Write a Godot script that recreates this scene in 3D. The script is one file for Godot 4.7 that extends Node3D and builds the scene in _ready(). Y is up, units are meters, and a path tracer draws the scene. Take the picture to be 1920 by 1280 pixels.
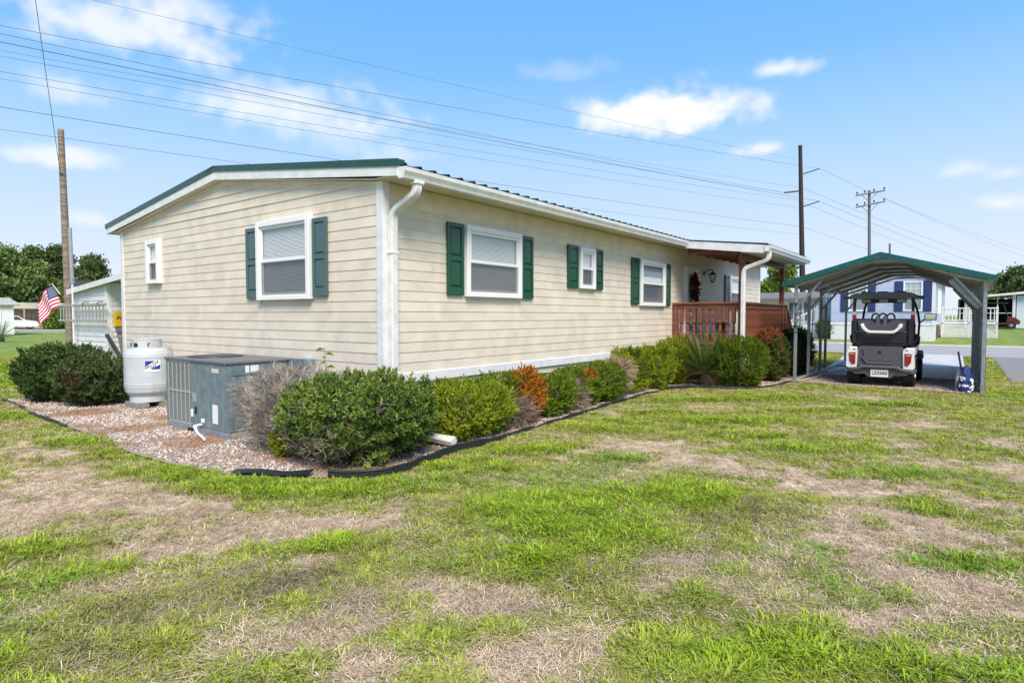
extends Node3D
# ---------------------------------------------------------------- mesh builder
class MB:
	var v := PackedVector3Array()
	var n := PackedVector3Array()
	var u := PackedVector2Array()
	func tri(a: Vector3, b: Vector3, c: Vector3, na: Vector3, nb: Vector3, nc: Vector3, ua := Vector2.ZERO, ub := Vector2.ZERO, uc := Vector2.ZERO) -> void:
		# a, b, c run counter-clockwise seen from outside; Godot wants clockwise
		v.append(a); v.append(c); v.append(b)
		n.append(na); n.append(nc); n.append(nb)
		u.append(ua); u.append(uc); u.append(ub)
	func face(p: Array) -> void:
		var q: Vector3 = (p[1] - p[0]).cross(p[2] - p[0])
		if q.length() < 1e-12 and p.size() > 3:
			q = (p[2] - p[0]).cross(p[3] - p[0])
		q = q.normalized()
		for i in range(1, p.size() - 1):
			tri(p[0], p[i], p[i + 1], q, q, q)
	func face_uv(p: Array, t: Array) -> void:
		var q: Vector3 = (p[1] - p[0]).cross(p[2] - p[0]).normalized()
		for i in range(1, p.size() - 1):
			tri(p[0], p[i], p[i + 1], q, q, q, t[0], t[i], t[i + 1])
	func out(p: Array, c: Vector3) -> void:
		var m := Vector3.ZERO
		for x in p: m += x
		m /= p.size()
		var q: Vector3 = (p[1] - p[0]).cross(p[2] - p[0])
		if q.dot(m - c) < 0.0: p.reverse()
		face(p)
	func box(c: Vector3, s: Vector3, b := Basis()) -> MB:
		var h := s * 0.5
		var q := []
		for i in 8:
			q.append(c + b * Vector3(h.x if i & 1 else -h.x, h.y if i & 2 else -h.y, h.z if i & 4 else -h.z))
		for f in [[0, 1, 3, 2], [4, 5, 7, 6], [0, 1, 5, 4], [2, 3, 7, 6], [0, 2, 6, 4], [1, 3, 7, 5]]:
			out([q[f[0]], q[f[1]], q[f[2]], q[f[3]]], c)
		return self
	func span(a: Vector3, b: Vector3) -> MB:
		return box((a + b) * 0.5, (b - a).abs())
	func cspan(a: Vector3, b: Vector3, bev := 0.005) -> MB:
		return cbox((a + b) * 0.5, (b - a).abs(), bev)
	func cbox(c: Vector3, s: Vector3, bev := 0.005, b := Basis()) -> MB:
		var h := s * 0.5
		var e := minf(bev, minf(h.x, minf(h.y, h.z)) * 0.9)
		var p := {}
		for i in 8:
			var g := Vector3(1 if i & 1 else -1, 1 if i & 2 else -1, 1 if i & 4 else -1)
			p[[i, 0]] = c + b * Vector3(g.x * h.x, g.y * (h.y - e), g.z * (h.z - e))
			p[[i, 1]] = c + b * Vector3(g.x * (h.x - e), g.y * h.y, g.z * (h.z - e))
			p[[i, 2]] = c + b * Vector3(g.x * (h.x - e), g.y * (h.y - e), g.z * h.z)
		for f in [[0, 4, 6, 2, 0], [1, 5, 7, 3, 0], [0, 1, 5, 4, 1], [2, 3, 7, 6, 1], [0, 1, 3, 2, 2], [4, 5, 7, 6, 2]]:
			out([p[[f[0], f[4]]], p[[f[1], f[4]]], p[[f[2], f[4]]], p[[f[3], f[4]]]], c)
		for i in 8:
			for ax in 3:
				var j: int = i | (1 << ax)
				if j == i: continue
				var k1 := (ax + 1) % 3
				var k2 := (ax + 2) % 3
				out([p[[i, k1]], p[[j, k1]], p[[j, k2]], p[[i, k2]]], c)
			out([p[[i, 0]], p[[i, 1]], p[[i, 2]]], c)
		return self
	func hexa(q: Array) -> MB:
		# q: four corners of one end, then the matching four of the other
		var c := Vector3.ZERO
		for x in q: c += x
		c /= 8.0
		out([q[0], q[1], q[2], q[3]], c)
		out([q[4], q[5], q[6], q[7]], c)
		for i in 4:
			var j := (i + 1) % 4
			out([q[i], q[j], q[4 + j], q[4 + i]], c)
		return self
	func prism(poly: Array, xf: Transform3D, depth: float) -> MB:
		# polygon in local xy, extruded along local +z
		var pp := PackedVector2Array(poly)
		if Geometry2D.is_polygon_clockwise(pp): pp.reverse()
		var idx := Geometry2D.triangulate_polygon(pp)
		var flip := xf.basis.determinant() < 0.0
		for i in range(0, idx.size(), 3):
			var a := pp[idx[i]]
			var b := pp[idx[i + 1]]
			var c := pp[idx[i + 2]]
			if (b - a).cross(c - a) < 0.0:
				var t := b
				b = c
				c = t
			var A := [xf * Vector3(a.x, a.y, depth), xf * Vector3(b.x, b.y, depth), xf * Vector3(c.x, c.y, depth)]
			var B := [xf * Vector3(a.x, a.y, 0), xf * Vector3(c.x, c.y, 0), xf * Vector3(b.x, b.y, 0)]
			if flip:
				A.reverse(); B.reverse()
			face(A); face(B)
		for i in pp.size():
			var a := pp[i]
			var b := pp[(i + 1) % pp.size()]
			var Q := [xf * Vector3(a.x, a.y, 0), xf * Vector3(b.x, b.y, 0), xf * Vector3(b.x, b.y, depth), xf * Vector3(a.x, a.y, depth)]
			if flip: Q.reverse()
			face(Q)
		return self
	func frame_at(path: Array, i: int, up: Vector3) -> Array:
		var d: Vector3
		if i == 0: d = path[1] - path[0]
		elif i == path.size() - 1: d = path[i] - path[i - 1]
		else: d = (path[i + 1] - path[i]).normalized() + (path[i] - path[i - 1]).normalized()
		d = d.normalized()
		var s := d.cross(up)
		if s.length() < 0.02: s = d.cross(Vector3(0.9, 0.1, 0.3))
		s = s.normalized()
		return [s, s.cross(d).normalized(), d]
	func tube(path: Array, r, sides := 8, caps := true, up := Vector3(0.03, 1, 0.02)) -> MB:
		var rings := []
		for i in path.size():
			var f := frame_at(path, i, up)
			var rad: float = r[i] if r is Array else r
			var ring := []
			for k in sides:
				var a := TAU * k / sides
				var nn: Vector3 = f[0] * cos(a) + f[1] * sin(a)
				ring.append([path[i] + nn * rad, nn])
			rings.append(ring)
		for i in path.size() - 1:
			for k in sides:
				var k2 := (k + 1) % sides
				var a = rings[i][k]
				var b = rings[i][k2]
				var c = rings[i + 1][k2]
				var d = rings[i + 1][k]
				# seen from outside, along the path: order a, d, c, b turns clockwise or not with the frame; fix by the normal
				if (b[0] - a[0]).cross(c[0] - a[0]).dot(a[1]) > 0.0:
					tri(a[0], b[0], c[0], a[1], b[1], c[1]); tri(a[0], c[0], d[0], a[1], c[1], d[1])
				else:
					tri(a[0], c[0], b[0], a[1], c[1], b[1]); tri(a[0], d[0], c[0], a[1], d[1], c[1])
		if caps:
			for e in [0, path.size() - 1]:
				var p := []
				for k in sides: p.append(rings[e][k][0])
				out(p, path[1] if e == 0 else path[e - 1])
		return self
	func sweep(path: Array, sec: Array, up := Vector3.UP, caps := true) -> MB:
		# section points in (side, up) of the path's frame
		var rings := []
		for i in path.size():
			var f := frame_at(path, i, up)
			var ring := []
			for q in sec: ring.append(path[i] + f[0] * q.x + f[1] * q.y)
			rings.append(ring)
		var m := sec.size()
		for i in path.size() - 1:
			var c := Vector3.ZERO
			for x in rings[i]: c += x
			for x in rings[i + 1]: c += x
			c /= 2.0 * m
			for k in m:
				var k2 := (k + 1) % m
				out([rings[i][k], rings[i][k2], rings[i + 1][k2], rings[i + 1][k]], c)
		if caps:
			out(rings[0].duplicate(), path[1])
			out(rings[path.size() - 1].duplicate(), path[path.size() - 2])
		return self
	func lathe(prof: Array, sides := 24, xf := Transform3D()) -> MB:
		# prof: Vector2(radius, y) from bottom to top
		for i in prof.size() - 1:
			var d: Vector2 = prof[i + 1] - prof[i]
			var nn := Vector2(d.y, -d.x).normalized()
			for k in sides:
				var a := TAU * k / sides
				var b := TAU * (k + 1) / sides
				var A := Vector3(cos(a), 0, sin(a))
				var B := Vector3(cos(b), 0, sin(b))
				var p := [A * prof[i].x + Vector3(0, prof[i].y, 0), B * prof[i].x + Vector3(0, prof[i].y, 0), B * prof[i + 1].x + Vector3(0, prof[i + 1].y, 0), A * prof[i + 1].x + Vector3(0, prof[i + 1].y, 0)]
				var na := (xf.basis * (A * nn.x + Vector3(0, nn.y, 0))).normalized()
				var nb := (xf.basis * (B * nn.x + Vector3(0, nn.y, 0))).normalized()
				for j in 4: p[j] = xf * p[j]
				if (p[2] - p[0]).cross(p[3] - p[1]).dot(na) > 0.0:
					tri(p[0], p[1], p[2], na, nb, nb); tri(p[0], p[2], p[3], na, nb, na)
				else:
					tri(p[0], p[2], p[1], na, nb, nb); tri(p[0], p[3], p[2], na, na, nb)
		return self
	func ball(c: Vector3, s: Vector3, rings := 8, sides := 12) -> MB:
		var prof := []
		for i in rings + 1:
			var a := -PI / 2 + PI * i / rings
			prof.append(Vector2(maxf(cos(a), 0.001), sin(a)))
		return lathe(prof, sides, Transform3D(Basis().scaled(s), c))
	func mesh() -> ArrayMesh:
		var a := []
		a.resize(Mesh.ARRAY_MAX)
		a[Mesh.ARRAY_VERTEX] = v
		a[Mesh.ARRAY_NORMAL] = n
		a[Mesh.ARRAY_TEX_UV] = u
		var m := ArrayMesh.new()
		m.add_surface_from_arrays(Mesh.PRIMITIVE_TRIANGLES, a)
		return m

# ---------------------------------------------------------------- nodes
var taken := {}
func numbered(called: String) -> String:
	if not taken.has(called):
		taken[called] = 0
		return called
	taken[called] += 1
	return "%s_%03d" % [called, taken[called]]
func thing(called: String, label: String, category: String, at := Vector3.ZERO, turn := 0.0, group := "") -> Node3D:
	var o := Node3D.new()
	o.name = numbered(called)
	add_child(o)
	o.position = at
	o.rotation.y = turn
	tag(o, label, category, group)
	return o
func tag(o: Node3D, label: String, category := "", group := "") -> void:
	if label: o.set_meta("label", label)
	if category: o.set_meta("category", category)
	if group: o.set_meta("group", group)
func part(parent: Node3D, called: String, m, mt: Material, xf := Transform3D()) -> MeshInstance3D:
	var o := MeshInstance3D.new()
	o.name = called
	o.mesh = m.mesh() if m is MB else m
	o.material_override = mt
	parent.add_child(o, true)
	o.transform = xf
	return o
func structure(called: String, m, mt: Material) -> MeshInstance3D:
	var o := MeshInstance3D.new()
	o.name = numbered(called)
	o.mesh = m.mesh() if m is MB else m
	o.material_override = mt
	add_child(o)
	o.set_meta("kind", "structure")
	return o
func scatter(parent: Node3D, called: String, m: Mesh, mt: Material, xfs: Array, cols: Array) -> MultiMeshInstance3D:
	var mm := MultiMesh.new()
	mm.transform_format = MultiMesh.TRANSFORM_3D
	mm.use_colors = true
	mm.mesh = m
	mm.instance_count = xfs.size()
	for i in xfs.size():
		mm.set_instance_transform(i, xfs[i])
		mm.set_instance_color(i, cols[i])
	var o := MultiMeshInstance3D.new()
	o.name = called if parent != self else numbered(called)
	o.multimesh = mm
	o.material_override = mt
	parent.add_child(o, true)
	o.set_meta("kind", "stuff")
	return o
func stuff(o: Node3D) -> Node3D:
	o.set_meta("kind", "stuff")
	return o

# ---------------------------------------------------------------- materials
var tex := {}
func grey(seed_: int, freq: float, oct: int, lo: float, hi: float, size := 512, stretch := 1.0, ridged := false) -> ImageTexture:
	var fn := FastNoiseLite.new()
	fn.seed = seed_
	fn.noise_type = FastNoiseLite.TYPE_SIMPLEX_SMOOTH
	fn.frequency = freq
	fn.fractal_type = FastNoiseLite.FRACTAL_RIDGED if ridged else FastNoiseLite.FRACTAL_FBM
	fn.fractal_octaves = oct
	var im: Image = fn.get_seamless_image(int(size / stretch) if stretch > 1.0 else size, size)
	if stretch > 1.0: im.resize(size, size, Image.INTERPOLATE_CUBIC)
	im.convert(Image.FORMAT_L8)
	var d := im.get_data()
	for i in d.size(): d[i] = int(clampf(lo + (hi - lo) * d[i] / 255.0, 0, 1) * 255.0)
	return ImageTexture.create_from_image(Image.create_from_data(size, size, false, Image.FORMAT_L8, d))
func relief(seed_: int, freq: float, oct: int, strength: float, size := 512, stretch := 1.0) -> ImageTexture:
	var t := grey(seed_, freq, oct, 0.0, 1.0, size, stretch)
	var im := t.get_image()
	im.convert(Image.FORMAT_RGBA8)
	im.bump_map_to_normal_map(strength)
	return ImageTexture.create_from_image(im)
func lin(r: float, g: float, b: float) -> Color:
	return Color(r, g, b).linear_to_srgb()
func mat(c: Color, rough: float, metal := 0.0, albedo = null, scale := 1.0, normal = null, nscale := 0.5) -> StandardMaterial3D:
	var m := StandardMaterial3D.new()
	m.albedo_color = c
	m.roughness = rough
	m.metallic = metal
	if albedo or normal:
		m.uv1_triplanar = true
		m.uv1_world_triplanar = true
		m.uv1_scale = Vector3.ONE * scale
	if albedo: m.albedo_texture = albedo
	if normal:
		m.normal_enabled = true
		m.normal_texture = normal
		m.normal_scale = nscale
	return m
func leaf_mat(rough: float, back: float, spec := 0.5) -> StandardMaterial3D:
	var m := StandardMaterial3D.new()
	m.albedo_color = Color.WHITE
	m.vertex_color_use_as_albedo = true
	m.roughness = rough
	m.metallic_specular = spec
	m.backlight_enabled = true
	m.backlight = Color(back, back, back * 0.6)
	m.cull_mode = BaseMaterial3D.CULL_DISABLED
	return m
func glass_mat(alpha := 0.08) -> StandardMaterial3D:
	var m := StandardMaterial3D.new()
	m.albedo_color = Color(0.75, 0.82, 0.85, alpha)
	m.transparency = BaseMaterial3D.TRANSPARENCY_ALPHA
	m.roughness = 0.02
	m.metallic_specular = 0.7
	return m
var M := {}
func make_materials() -> void:
	tex.mottle = grey(11, 0.012, 4, 0.80, 1.0)
	tex.soft = grey(12, 0.006, 3, 0.90, 1.0)
	tex.fine = grey(13, 0.06, 3, 0.72, 1.0)
	tex.speck = grey(14, 0.18, 2, 0.55, 1.0)
	tex.wood = grey(15, 0.03, 4, 0.55, 1.0, 512, 12.0)
	tex.streak = grey(16, 0.02, 4, 0.82, 1.0, 512, 8.0)
	tex.nfine = relief(21, 0.08, 3, 3.0)
	tex.nsoft = relief(22, 0.02, 3, 4.0)
	tex.nwood = relief(23, 0.03, 4, 4.0, 512, 12.0)
	M.siding = mat(lin(0.785, 0.69, 0.575), 0.62, 0, tex.soft, 0.6, tex.nfine, 0.12)
	M.siding_pale = mat(lin(0.80, 0.705, 0.595), 0.62, 0, tex.soft, 0.45, tex.nfine, 0.12)
	M.white = mat(lin(0.80, 0.80, 0.82), 0.5, 0, tex.soft, 1.1)
	M.white_metal = mat(lin(0.80, 0.80, 0.80), 0.38, 0, tex.soft, 1.6)
	M.skirt = mat(lin(0.72, 0.73, 0.75), 0.6, 0, tex.streak, 1.2)
	M.vinyl = mat(lin(0.82, 0.82, 0.84), 0.35)
	M.green_metal = mat(lin(0.016, 0.085, 0.060), 0.32, 0.0, tex.mottle, 1.3)
	M.dark_roof = mat(lin(0.012, 0.035, 0.030), 0.42, 0.0, tex.mottle, 1.3)
	M.green_shutter = mat(lin(0.008, 0.098, 0.047), 0.30, 0, tex.fine, 3.0)
	M.sky_sheen_shutter = mat(lin(0.085, 0.165, 0.175), 0.36, 0, tex.fine, 3.0)  # shutter green with the bluish sky reflection mixed into the colour
	M.glass = glass_mat(0.06)
	M.dark = mat(lin(0.012, 0.012, 0.014), 0.8)
	M.room = mat(lin(0.42, 0.40, 0.37), 0.9)
	M.blind = mat(lin(0.74, 0.77, 0.79), 0.6)
	M.screen = StandardMaterial3D.new()
	M.screen.albedo_color = Color(0.30, 0.31, 0.34, 0.50)
	M.screen.transparency = BaseMaterial3D.TRANSPARENCY_ALPHA
	M.screen.roughness = 0.7
	M.curtain = mat(lin(0.30, 0.40, 0.50), 0.9, 0, tex.fine, 4.0)
	M.white_cloth = mat(lin(0.75, 0.75, 0.76), 0.9)
	M.stain = mat(lin(0.36, 0.115, 0.058), 0.6, 0, tex.wood, 1.5, tex.nwood, 0.5)
	M.galv = mat(lin(0.44, 0.48, 0.52), 0.42, 0.55, tex.mottle, 1.5)
	M.galv_dull = mat(lin(0.46, 0.45, 0.43), 0.5, 0.15, tex.mottle, 1.5)
	M.sheet_under = mat(lin(0.74, 0.69, 0.62), 0.5, 0.0, tex.mottle, 1.5)
	M.teal = mat(lin(0.010, 0.115, 0.110), 0.35, 0.0, tex.mottle, 1.2)
	M.cab = mat(lin(0.19, 0.255, 0.295), 0.42, 0.0, tex.mottle, 1.0, tex.nsoft, 0.08)
	M.cab_dark = mat(lin(0.11, 0.155, 0.185), 0.45, 0.0, tex.mottle, 1.0)
	M.cab_top = mat(lin(0.22, 0.23, 0.24), 0.6, 0.0, tex.fine, 1.4)
	M.grille_wire = mat(lin(0.40, 0.42, 0.41), 0.5, 0.3)
	M.fin = mat(lin(0.09, 0.10, 0.085), 0.6, 0.3, tex.fine, 6.0)
	M.tank = mat(lin(0.58, 0.62, 0.65), 0.36, 0.0, tex.soft, 0.9)
	M.sticker = mat(lin(0.80, 0.80, 0.80), 0.5)
	M.blue_ink = mat(lin(0.02, 0.03, 0.35), 0.5)
	M.ink = mat(lin(0.015, 0.015, 0.02), 0.6)
	M.concrete = mat(lin(0.66, 0.645, 0.63), 0.85, 0, tex.mottle, 0.35, tex.nfine, 0.3)
	M.block = mat(lin(0.45, 0.44, 0.43), 0.9, 0, tex.speck, 2.0, tex.nfine, 0.6)
	M.asphalt = mat(lin(0.62, 0.59, 0.57), 0.9, 0, tex.speck, 1.2, tex.nfine, 0.5)
	M.gravel_drive = mat(lin(0.42, 0.40, 0.40), 0.95, 0, tex.speck, 1.5, tex.nfine, 0.8)
	M.edging = mat(lin(0.022, 0.026, 0.027), 0.45, 0, tex.mottle, 2.0)
	M.pole_wood = mat(lin(0.40, 0.31, 0.245), 0.85, 0, tex.wood, 0.9, tex.nwood, 0.9)
	M.pole_grey = mat(lin(0.26, 0.25, 0.24), 0.85, 0, tex.wood, 0.8, tex.nwood, 0.8)
	M.pole_rust = mat(lin(0.040, 0.026, 0.024), 0.8, 0.0, tex.mottle, 0.4)
	M.old_wood = mat(lin(0.26, 0.21, 0.18), 0.85, 0, tex.wood, 1.6, tex.nwood, 0.8)
	M.old_green = mat(lin(0.045, 0.060, 0.050), 0.8, 0, tex.wood, 1.6)
	M.aluminium = mat(lin(0.62, 0.60, 0.56), 0.4, 0.5, tex.fine, 3.0)
	M.yellow = mat(lin(0.75, 0.46, 0.010), 0.4, 0, tex.mottle, 3.0)
	M.wire = mat(lin(0.10, 0.10, 0.11), 0.6)
	M.iron = mat(lin(0.012, 0.012, 0.013), 0.45)
	M.bark = mat(lin(0.12, 0.085, 0.06), 0.9, 0, tex.wood, 1.0, tex.nwood, 1.0)
	M.twig = mat(lin(0.24, 0.19, 0.16), 0.9)
	M.leaf = leaf_mat(0.6, 0.40, 0.25)
	M.leaf_gloss = leaf_mat(0.36, 0.25, 0.4)
	M.grass = leaf_mat(0.7, 0.45, 0.12)
	M.straw = leaf_mat(0.85, 0.2, 0.1)
	M.stone = leaf_mat(0.85, 0.0, 0.3)
	M.stone.backlight_enabled = false
	M.tyre = mat(lin(0.018, 0.018, 0.019), 0.8, 0, tex.fine, 5.0)
	M.alloy = mat(lin(0.5, 0.5, 0.52), 0.3, 0.8)
	M.cart_dark = mat(lin(0.105, 0.094, 0.115), 0.42, 0.0, tex.soft, 2.0)
	M.cart_grey = mat(lin(0.13, 0.135, 0.155), 0.4, 0.0, tex.soft, 2.0)
	M.cart_black = mat(lin(0.016, 0.015, 0.018), 0.4)
	M.cart_seat = mat(lin(0.030, 0.024, 0.030), 0.55, 0, tex.fine, 6.0)
	M.cart_white = mat(lin(0.78, 0.78, 0.80), 0.22)
	M.lens = mat(lin(0.28, 0.025, 0.022), 0.15)
	M.red = mat(lin(0.55, 0.015, 0.015), 0.4)
	M.red_hose = mat(lin(0.50, 0.07, 0.05), 0.5)
	M.navy = mat(lin(0.028, 0.055, 0.19), 0.45, 0, tex.fine, 2.0)
	M.blue_siding = mat(lin(0.50, 0.56, 0.72), 0.6, 0, tex.soft, 0.5)
	M.grey_roof = mat(lin(0.33, 0.30, 0.27), 0.8, 0, tex.speck, 0.8)
	M.shingle = mat(lin(0.13, 0.12, 0.13), 0.9, 0, tex.speck, 0.8)
	M.tan_wall = mat(lin(0.46, 0.38, 0.30), 0.8, 0, tex.soft, 0.5)
	M.brown_rail = mat(lin(0.30, 0.15, 0.08), 0.7, 0, tex.wood, 1.0)
	M.clay = mat(lin(0.40, 0.12, 0.05), 0.8)
	M.car_white = mat(lin(0.80, 0.82, 0.85), 0.2)
	M.maroon = mat(lin(0.12, 0.02, 0.02), 0.3)
	M.blue_plastic = mat(lin(0.05, 0.07, 0.26), 0.4)

# ---------------------------------------------------------------- camera and ground maths
const CAM := Vector3(-4.64, 1.45, 5.32)
const FOCAL := 1142.0   # pixels of the 1920-wide photograph
var fwd := Vector3(0.79863551, 0, -0.60181502)
var rgt := Vector3(0.60181502, 0, 0.79863551)
var pitch := atan(48.0 / FOCAL)
func ray(px: float, py: float) -> Vector3:
	var f := fwd * cos(pitch) - Vector3.UP * sin(pitch)
	var up := rgt.cross(f)
	return f + rgt * (px - 960.0) / FOCAL - up * (py - 640.0) / FOCAL
func on_ground(px: float, py: float) -> Vector3:
	var r := ray(px, py)
	return CAM - r * (CAM.y / r.y)
func at_depth(px: float, py: float, d: float) -> Vector3:
	return CAM + ray(px, py) * d

func _ready() -> void:
	var cam := Camera3D.new()
	cam.name = "camera"
	add_child(cam)
	cam.fov = rad_to_deg(2.0 * atan(640.0 / FOCAL))
	cam.near = 0.05
	cam.far = 6000.0
	cam.look_at_from_position(CAM, CAM + fwd * cos(pitch) - Vector3.UP * sin(pitch), Vector3.UP)
	cam.current = true
	var env := Environment.new()
	env.background_mode = Environment.BG_SKY
	env.tonemap_mode = Environment.TONE_MAPPER_LINEAR
	env.tonemap_exposure = 3.4
	env.sdfgi_enabled = true
	env.ssao_enabled = true
	env.ssil_enabled = true
	env.sky = Sky.new()
	env.sky.sky_material = make_sky(1.0 / 3.4)
	var we := WorldEnvironment.new()
	we.name = "world_environment"
	we.environment = env
	add_child(we)
	var sun := DirectionalLight3D.new()
	sun.name = "sun"
	sun.light_energy = 0.5
	sun.light_color = Color(1.0, 0.955, 0.88)
	sun.light_angular_distance = 26.0
	sun.shadow_enabled = true
	add_child(sun)
	sun.look_at_from_position(Vector3.ZERO, -Vector3(-0.42, 0.76, 0.50), Vector3.UP)   # towards the ground; the vector names where the sun stands
	make_materials()
	lawn_fields()
	build_setting()
	build_house()
	build_porch()
	build_carport()
	build_cart()
	build_yard_things()
	build_neighbours()
	build_poles()
	build_trees()
	build_shrubs()
	build_lawn()

# ---------------------------------------------------------------- sky
func make_sky(gain: float) -> PanoramaSkyMaterial:
	var W := 2048
	var H := 1024
	var dens := PackedFloat32Array()
	dens.resize(W * H)
	var fn := FastNoiseLite.new()
	fn.seed = 5
	fn.frequency = 0.05
	fn.fractal_octaves = 4
	fn.noise_type = FastNoiseLite.TYPE_SIMPLEX_SMOOTH
	# clouds in view: where they stand in the photograph, as directions; then more of the same all round
	var blobs := []
	for c in [[235, 50, 210, 62, 0.80], [330, 15, 150, 45, 0.55], [120, 165, 75, 34, 0.55], [560, 205, 220, 62, 0.62], [470, 195, 110, 40, 0.55], [740, 290, 90, 26, 0.35], [1250, 212, 185, 58, 1.15], [1180, 220, 100, 45, 0.9], [1470, 126, 58, 22, 0.85], [1415, 280, 50, 18, 0.85], [110, 292, 90, 24, 0.75], [1800, 316, 48, 20, 0.55], [1885, 378, 60, 20, 0.8], [150, 408, 60, 18, 0.5], [1885, 322, 30, 12, 0.4], [1060, 130, 110, 26, 0.22], [640, 255, 160, 40, 0.30]]:
		var d := ray(c[0], c[1]).normalized()
		blobs.append([atan2(d.x, -d.z), asin(d.y), c[2] / FOCAL * 0.95, c[3] / FOCAL * 0.95, c[4]])
	var rng := RandomNumberGenerator.new()
	rng.seed = 77
	for i in 40:
		var az := rng.randf_range(0.0, TAU)
		var mid := atan2(fwd.x, -fwd.z)
		if absf(angle_difference(az, mid)) < 0.80: continue
		blobs.append([az, rng.randf_range(0.08, 0.75), rng.randf_range(0.05, 0.20), rng.randf_range(0.02, 0.06), rng.randf_range(0.4, 1.1)])
	for b in blobs:
		var cx: float = fposmod(b[0] / TAU, 1.0) * W
		var cy: float = (0.5 - b[1] / PI) * H
		var rx: float = b[2] / TAU * W * 1.5 / cos(b[1])
		var ry: float = b[3] / PI * H * 1.6
		for y in range(maxi(0, int(cy - ry)), mini(H / 2, int(cy + ry) + 1)):
			for x in range(int(cx - rx), int(cx + rx) + 1):
				var dx := (x - cx) / rx * 1.5
				var dy := (y - cy) / ry * 1.6
				if dy > 0.0: dy *= 1.25
				var body := 1.0 - sqrt(dx * dx + dy * dy)
				var no := fn.get_noise_2d(x * 0.8 + b[4] * 300.0, y * 1.25) + 0.25 * fn.get_noise_2d(x * 2.4, y * 3.2 + 500.0)
				var k: float = smoothstep(-0.05, 0.95, body * 1.05 + no * 0.62) * smoothstep(-0.5, 0.25, body) * b[4]
				var at := y * W + posmod(x, W)
				dens[at] = 1.0 - (1.0 - dens[at]) * (1.0 - clampf(k, 0.0, 1.0))
	var stops := [[-0.02, Color(0.84, 0.89, 0.98)], [0.03, Color(0.83, 0.90, 1.03)], [0.10, Color(0.72, 0.85, 1.04)], [0.20, Color(0.54, 0.76, 1.05)], [0.29, Color(0.37, 0.66, 1.05)], [0.38, Color(0.225, 0.545, 1.05)], [0.52, Color(0.165, 0.475, 1.04)], [1.0, Color(0.09, 0.33, 0.82)], [1.6, Color(0.07, 0.26, 0.70)]]
	var im := Image.create_empty(W, H, false, Image.FORMAT_RGBF)
	for y in H:
		var el := PI * (0.5 - (y + 0.5) / H)
		var base: Color = stops[0][1]
		if el < 0.0:
			base = Color(0.30, 0.31, 0.24)
		else:
			for i in stops.size() - 1:
				if el >= stops[i][0] and el <= stops[i + 1][0]:
					base = stops[i][1].lerp(stops[i + 1][1], (el - stops[i][0]) / (stops[i + 1][0] - stops[i][0]))
		if y >= H / 2:
			im.fill_rect(Rect2i(0, y, W, 1), Color(base.r * gain, base.g * gain, base.b * gain))
			continue
		for x in W:
			var k := dens[y * W + x]
			var c := base
			if k > 0.001: c = base.lerp(Color(1.02, 1.03, 1.06), k)
			im.set_pixel(x, y, Color(c.r * gain, c.g * gain, c.b * gain))
	var m := PanoramaSkyMaterial.new()
	m.panorama = ImageTexture.create_from_image(im)
	m.filter = true
	return m

# ---------------------------------------------------------------- the setting
var bed := PackedVector2Array()
var bed_edge := []
var slab := PackedVector2Array()
var strip := PackedVector2Array()
var drive2 := PackedVector2Array()
var keep_off := []
var bump := FastNoiseLite.new()
func rise(x: float) -> float:
	# the lots across the street lie a little higher
	if x < 25.5: return 0.0
	if x < 28.0: return (x - 25.5) / 2.5 * 0.12
	if x < 31.0: return 0.12 + (x - 28.0) / 3.0 * 0.16
	if x < 55.0: return 0.28 + (x - 31.0) / 24.0 * 0.26
	return 0.54
func lawn_y(x: float, z: float) -> float:
	var m := clampf((8.0 - x) / 3.0, 0.0, 1.0) * clampf((z + 20.0) / 6.0, 0.0, 1.0)
	return bump.get_noise_2d(x * 60.0, z * 60.0) * 0.03 * m - 0.004 * m
func sheet(poly: PackedVector2Array, y: float) -> MB:
	var m := MB.new()
	var idx := Geometry2D.triangulate_polygon(poly)
	for i in range(0, idx.size(), 3):
		var p := []
		for k in 3: p.append(Vector3(poly[idx[i + k]].x, y, poly[idx[i + k]].y))
		m.out(p, Vector3(p[0].x, y - 10.0, p[0].z))
	return m
func slab_block(poly: PackedVector2Array, y0: float, y1: float) -> MB:
	# polygon in (x, z) with thickness
	var q := []
	for p in poly: q.append(Vector2(p.x, -p.y))
	return MB.new().prism(q, Transform3D(Basis(Vector3.RIGHT, Vector3.FORWARD, Vector3.UP), Vector3(0, y0, 0)), y1 - y0)

# lawn: how bare, how dark and how green the turf is, read off the photograph and laid on the ground
const GN := 400
const G0 := Vector2(-14.0, -26.0)
const GS := 0.1
var f_bare := PackedFloat32Array()
var f_dark := PackedFloat32Array()
var f_green := PackedFloat32Array()
func blob(f: PackedFloat32Array, px: float, py: float, rx: float, ry: float, amount: float) -> PackedFloat32Array:
	var c := on_ground(px, py)
	var depth := (c - CAM).dot(fwd)
	var a := rx * depth / FOCAL                      # half width, across
	var b := ry * depth * depth / (FOCAL * CAM.y)    # half length, away from the viewer
	var rr := maxf(a, b) * 2.0
	for j in range(maxi(0, int((c.z - rr - G0.y) / GS)), mini(GN, int((c.z + rr - G0.y) / GS) + 1)):
		for i in range(maxi(0, int((c.x - rr - G0.x) / GS)), mini(GN, int((c.x + rr - G0.x) / GS) + 1)):
			var d := Vector3(G0.x + i * GS - c.x, 0, G0.y + j * GS - c.z)
			var s := d.dot(rgt) / a
			var t := d.dot(fwd) / b
			f[j * GN + i] += amount * exp(-(s * s + t * t) * 1.1)
	return f
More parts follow.
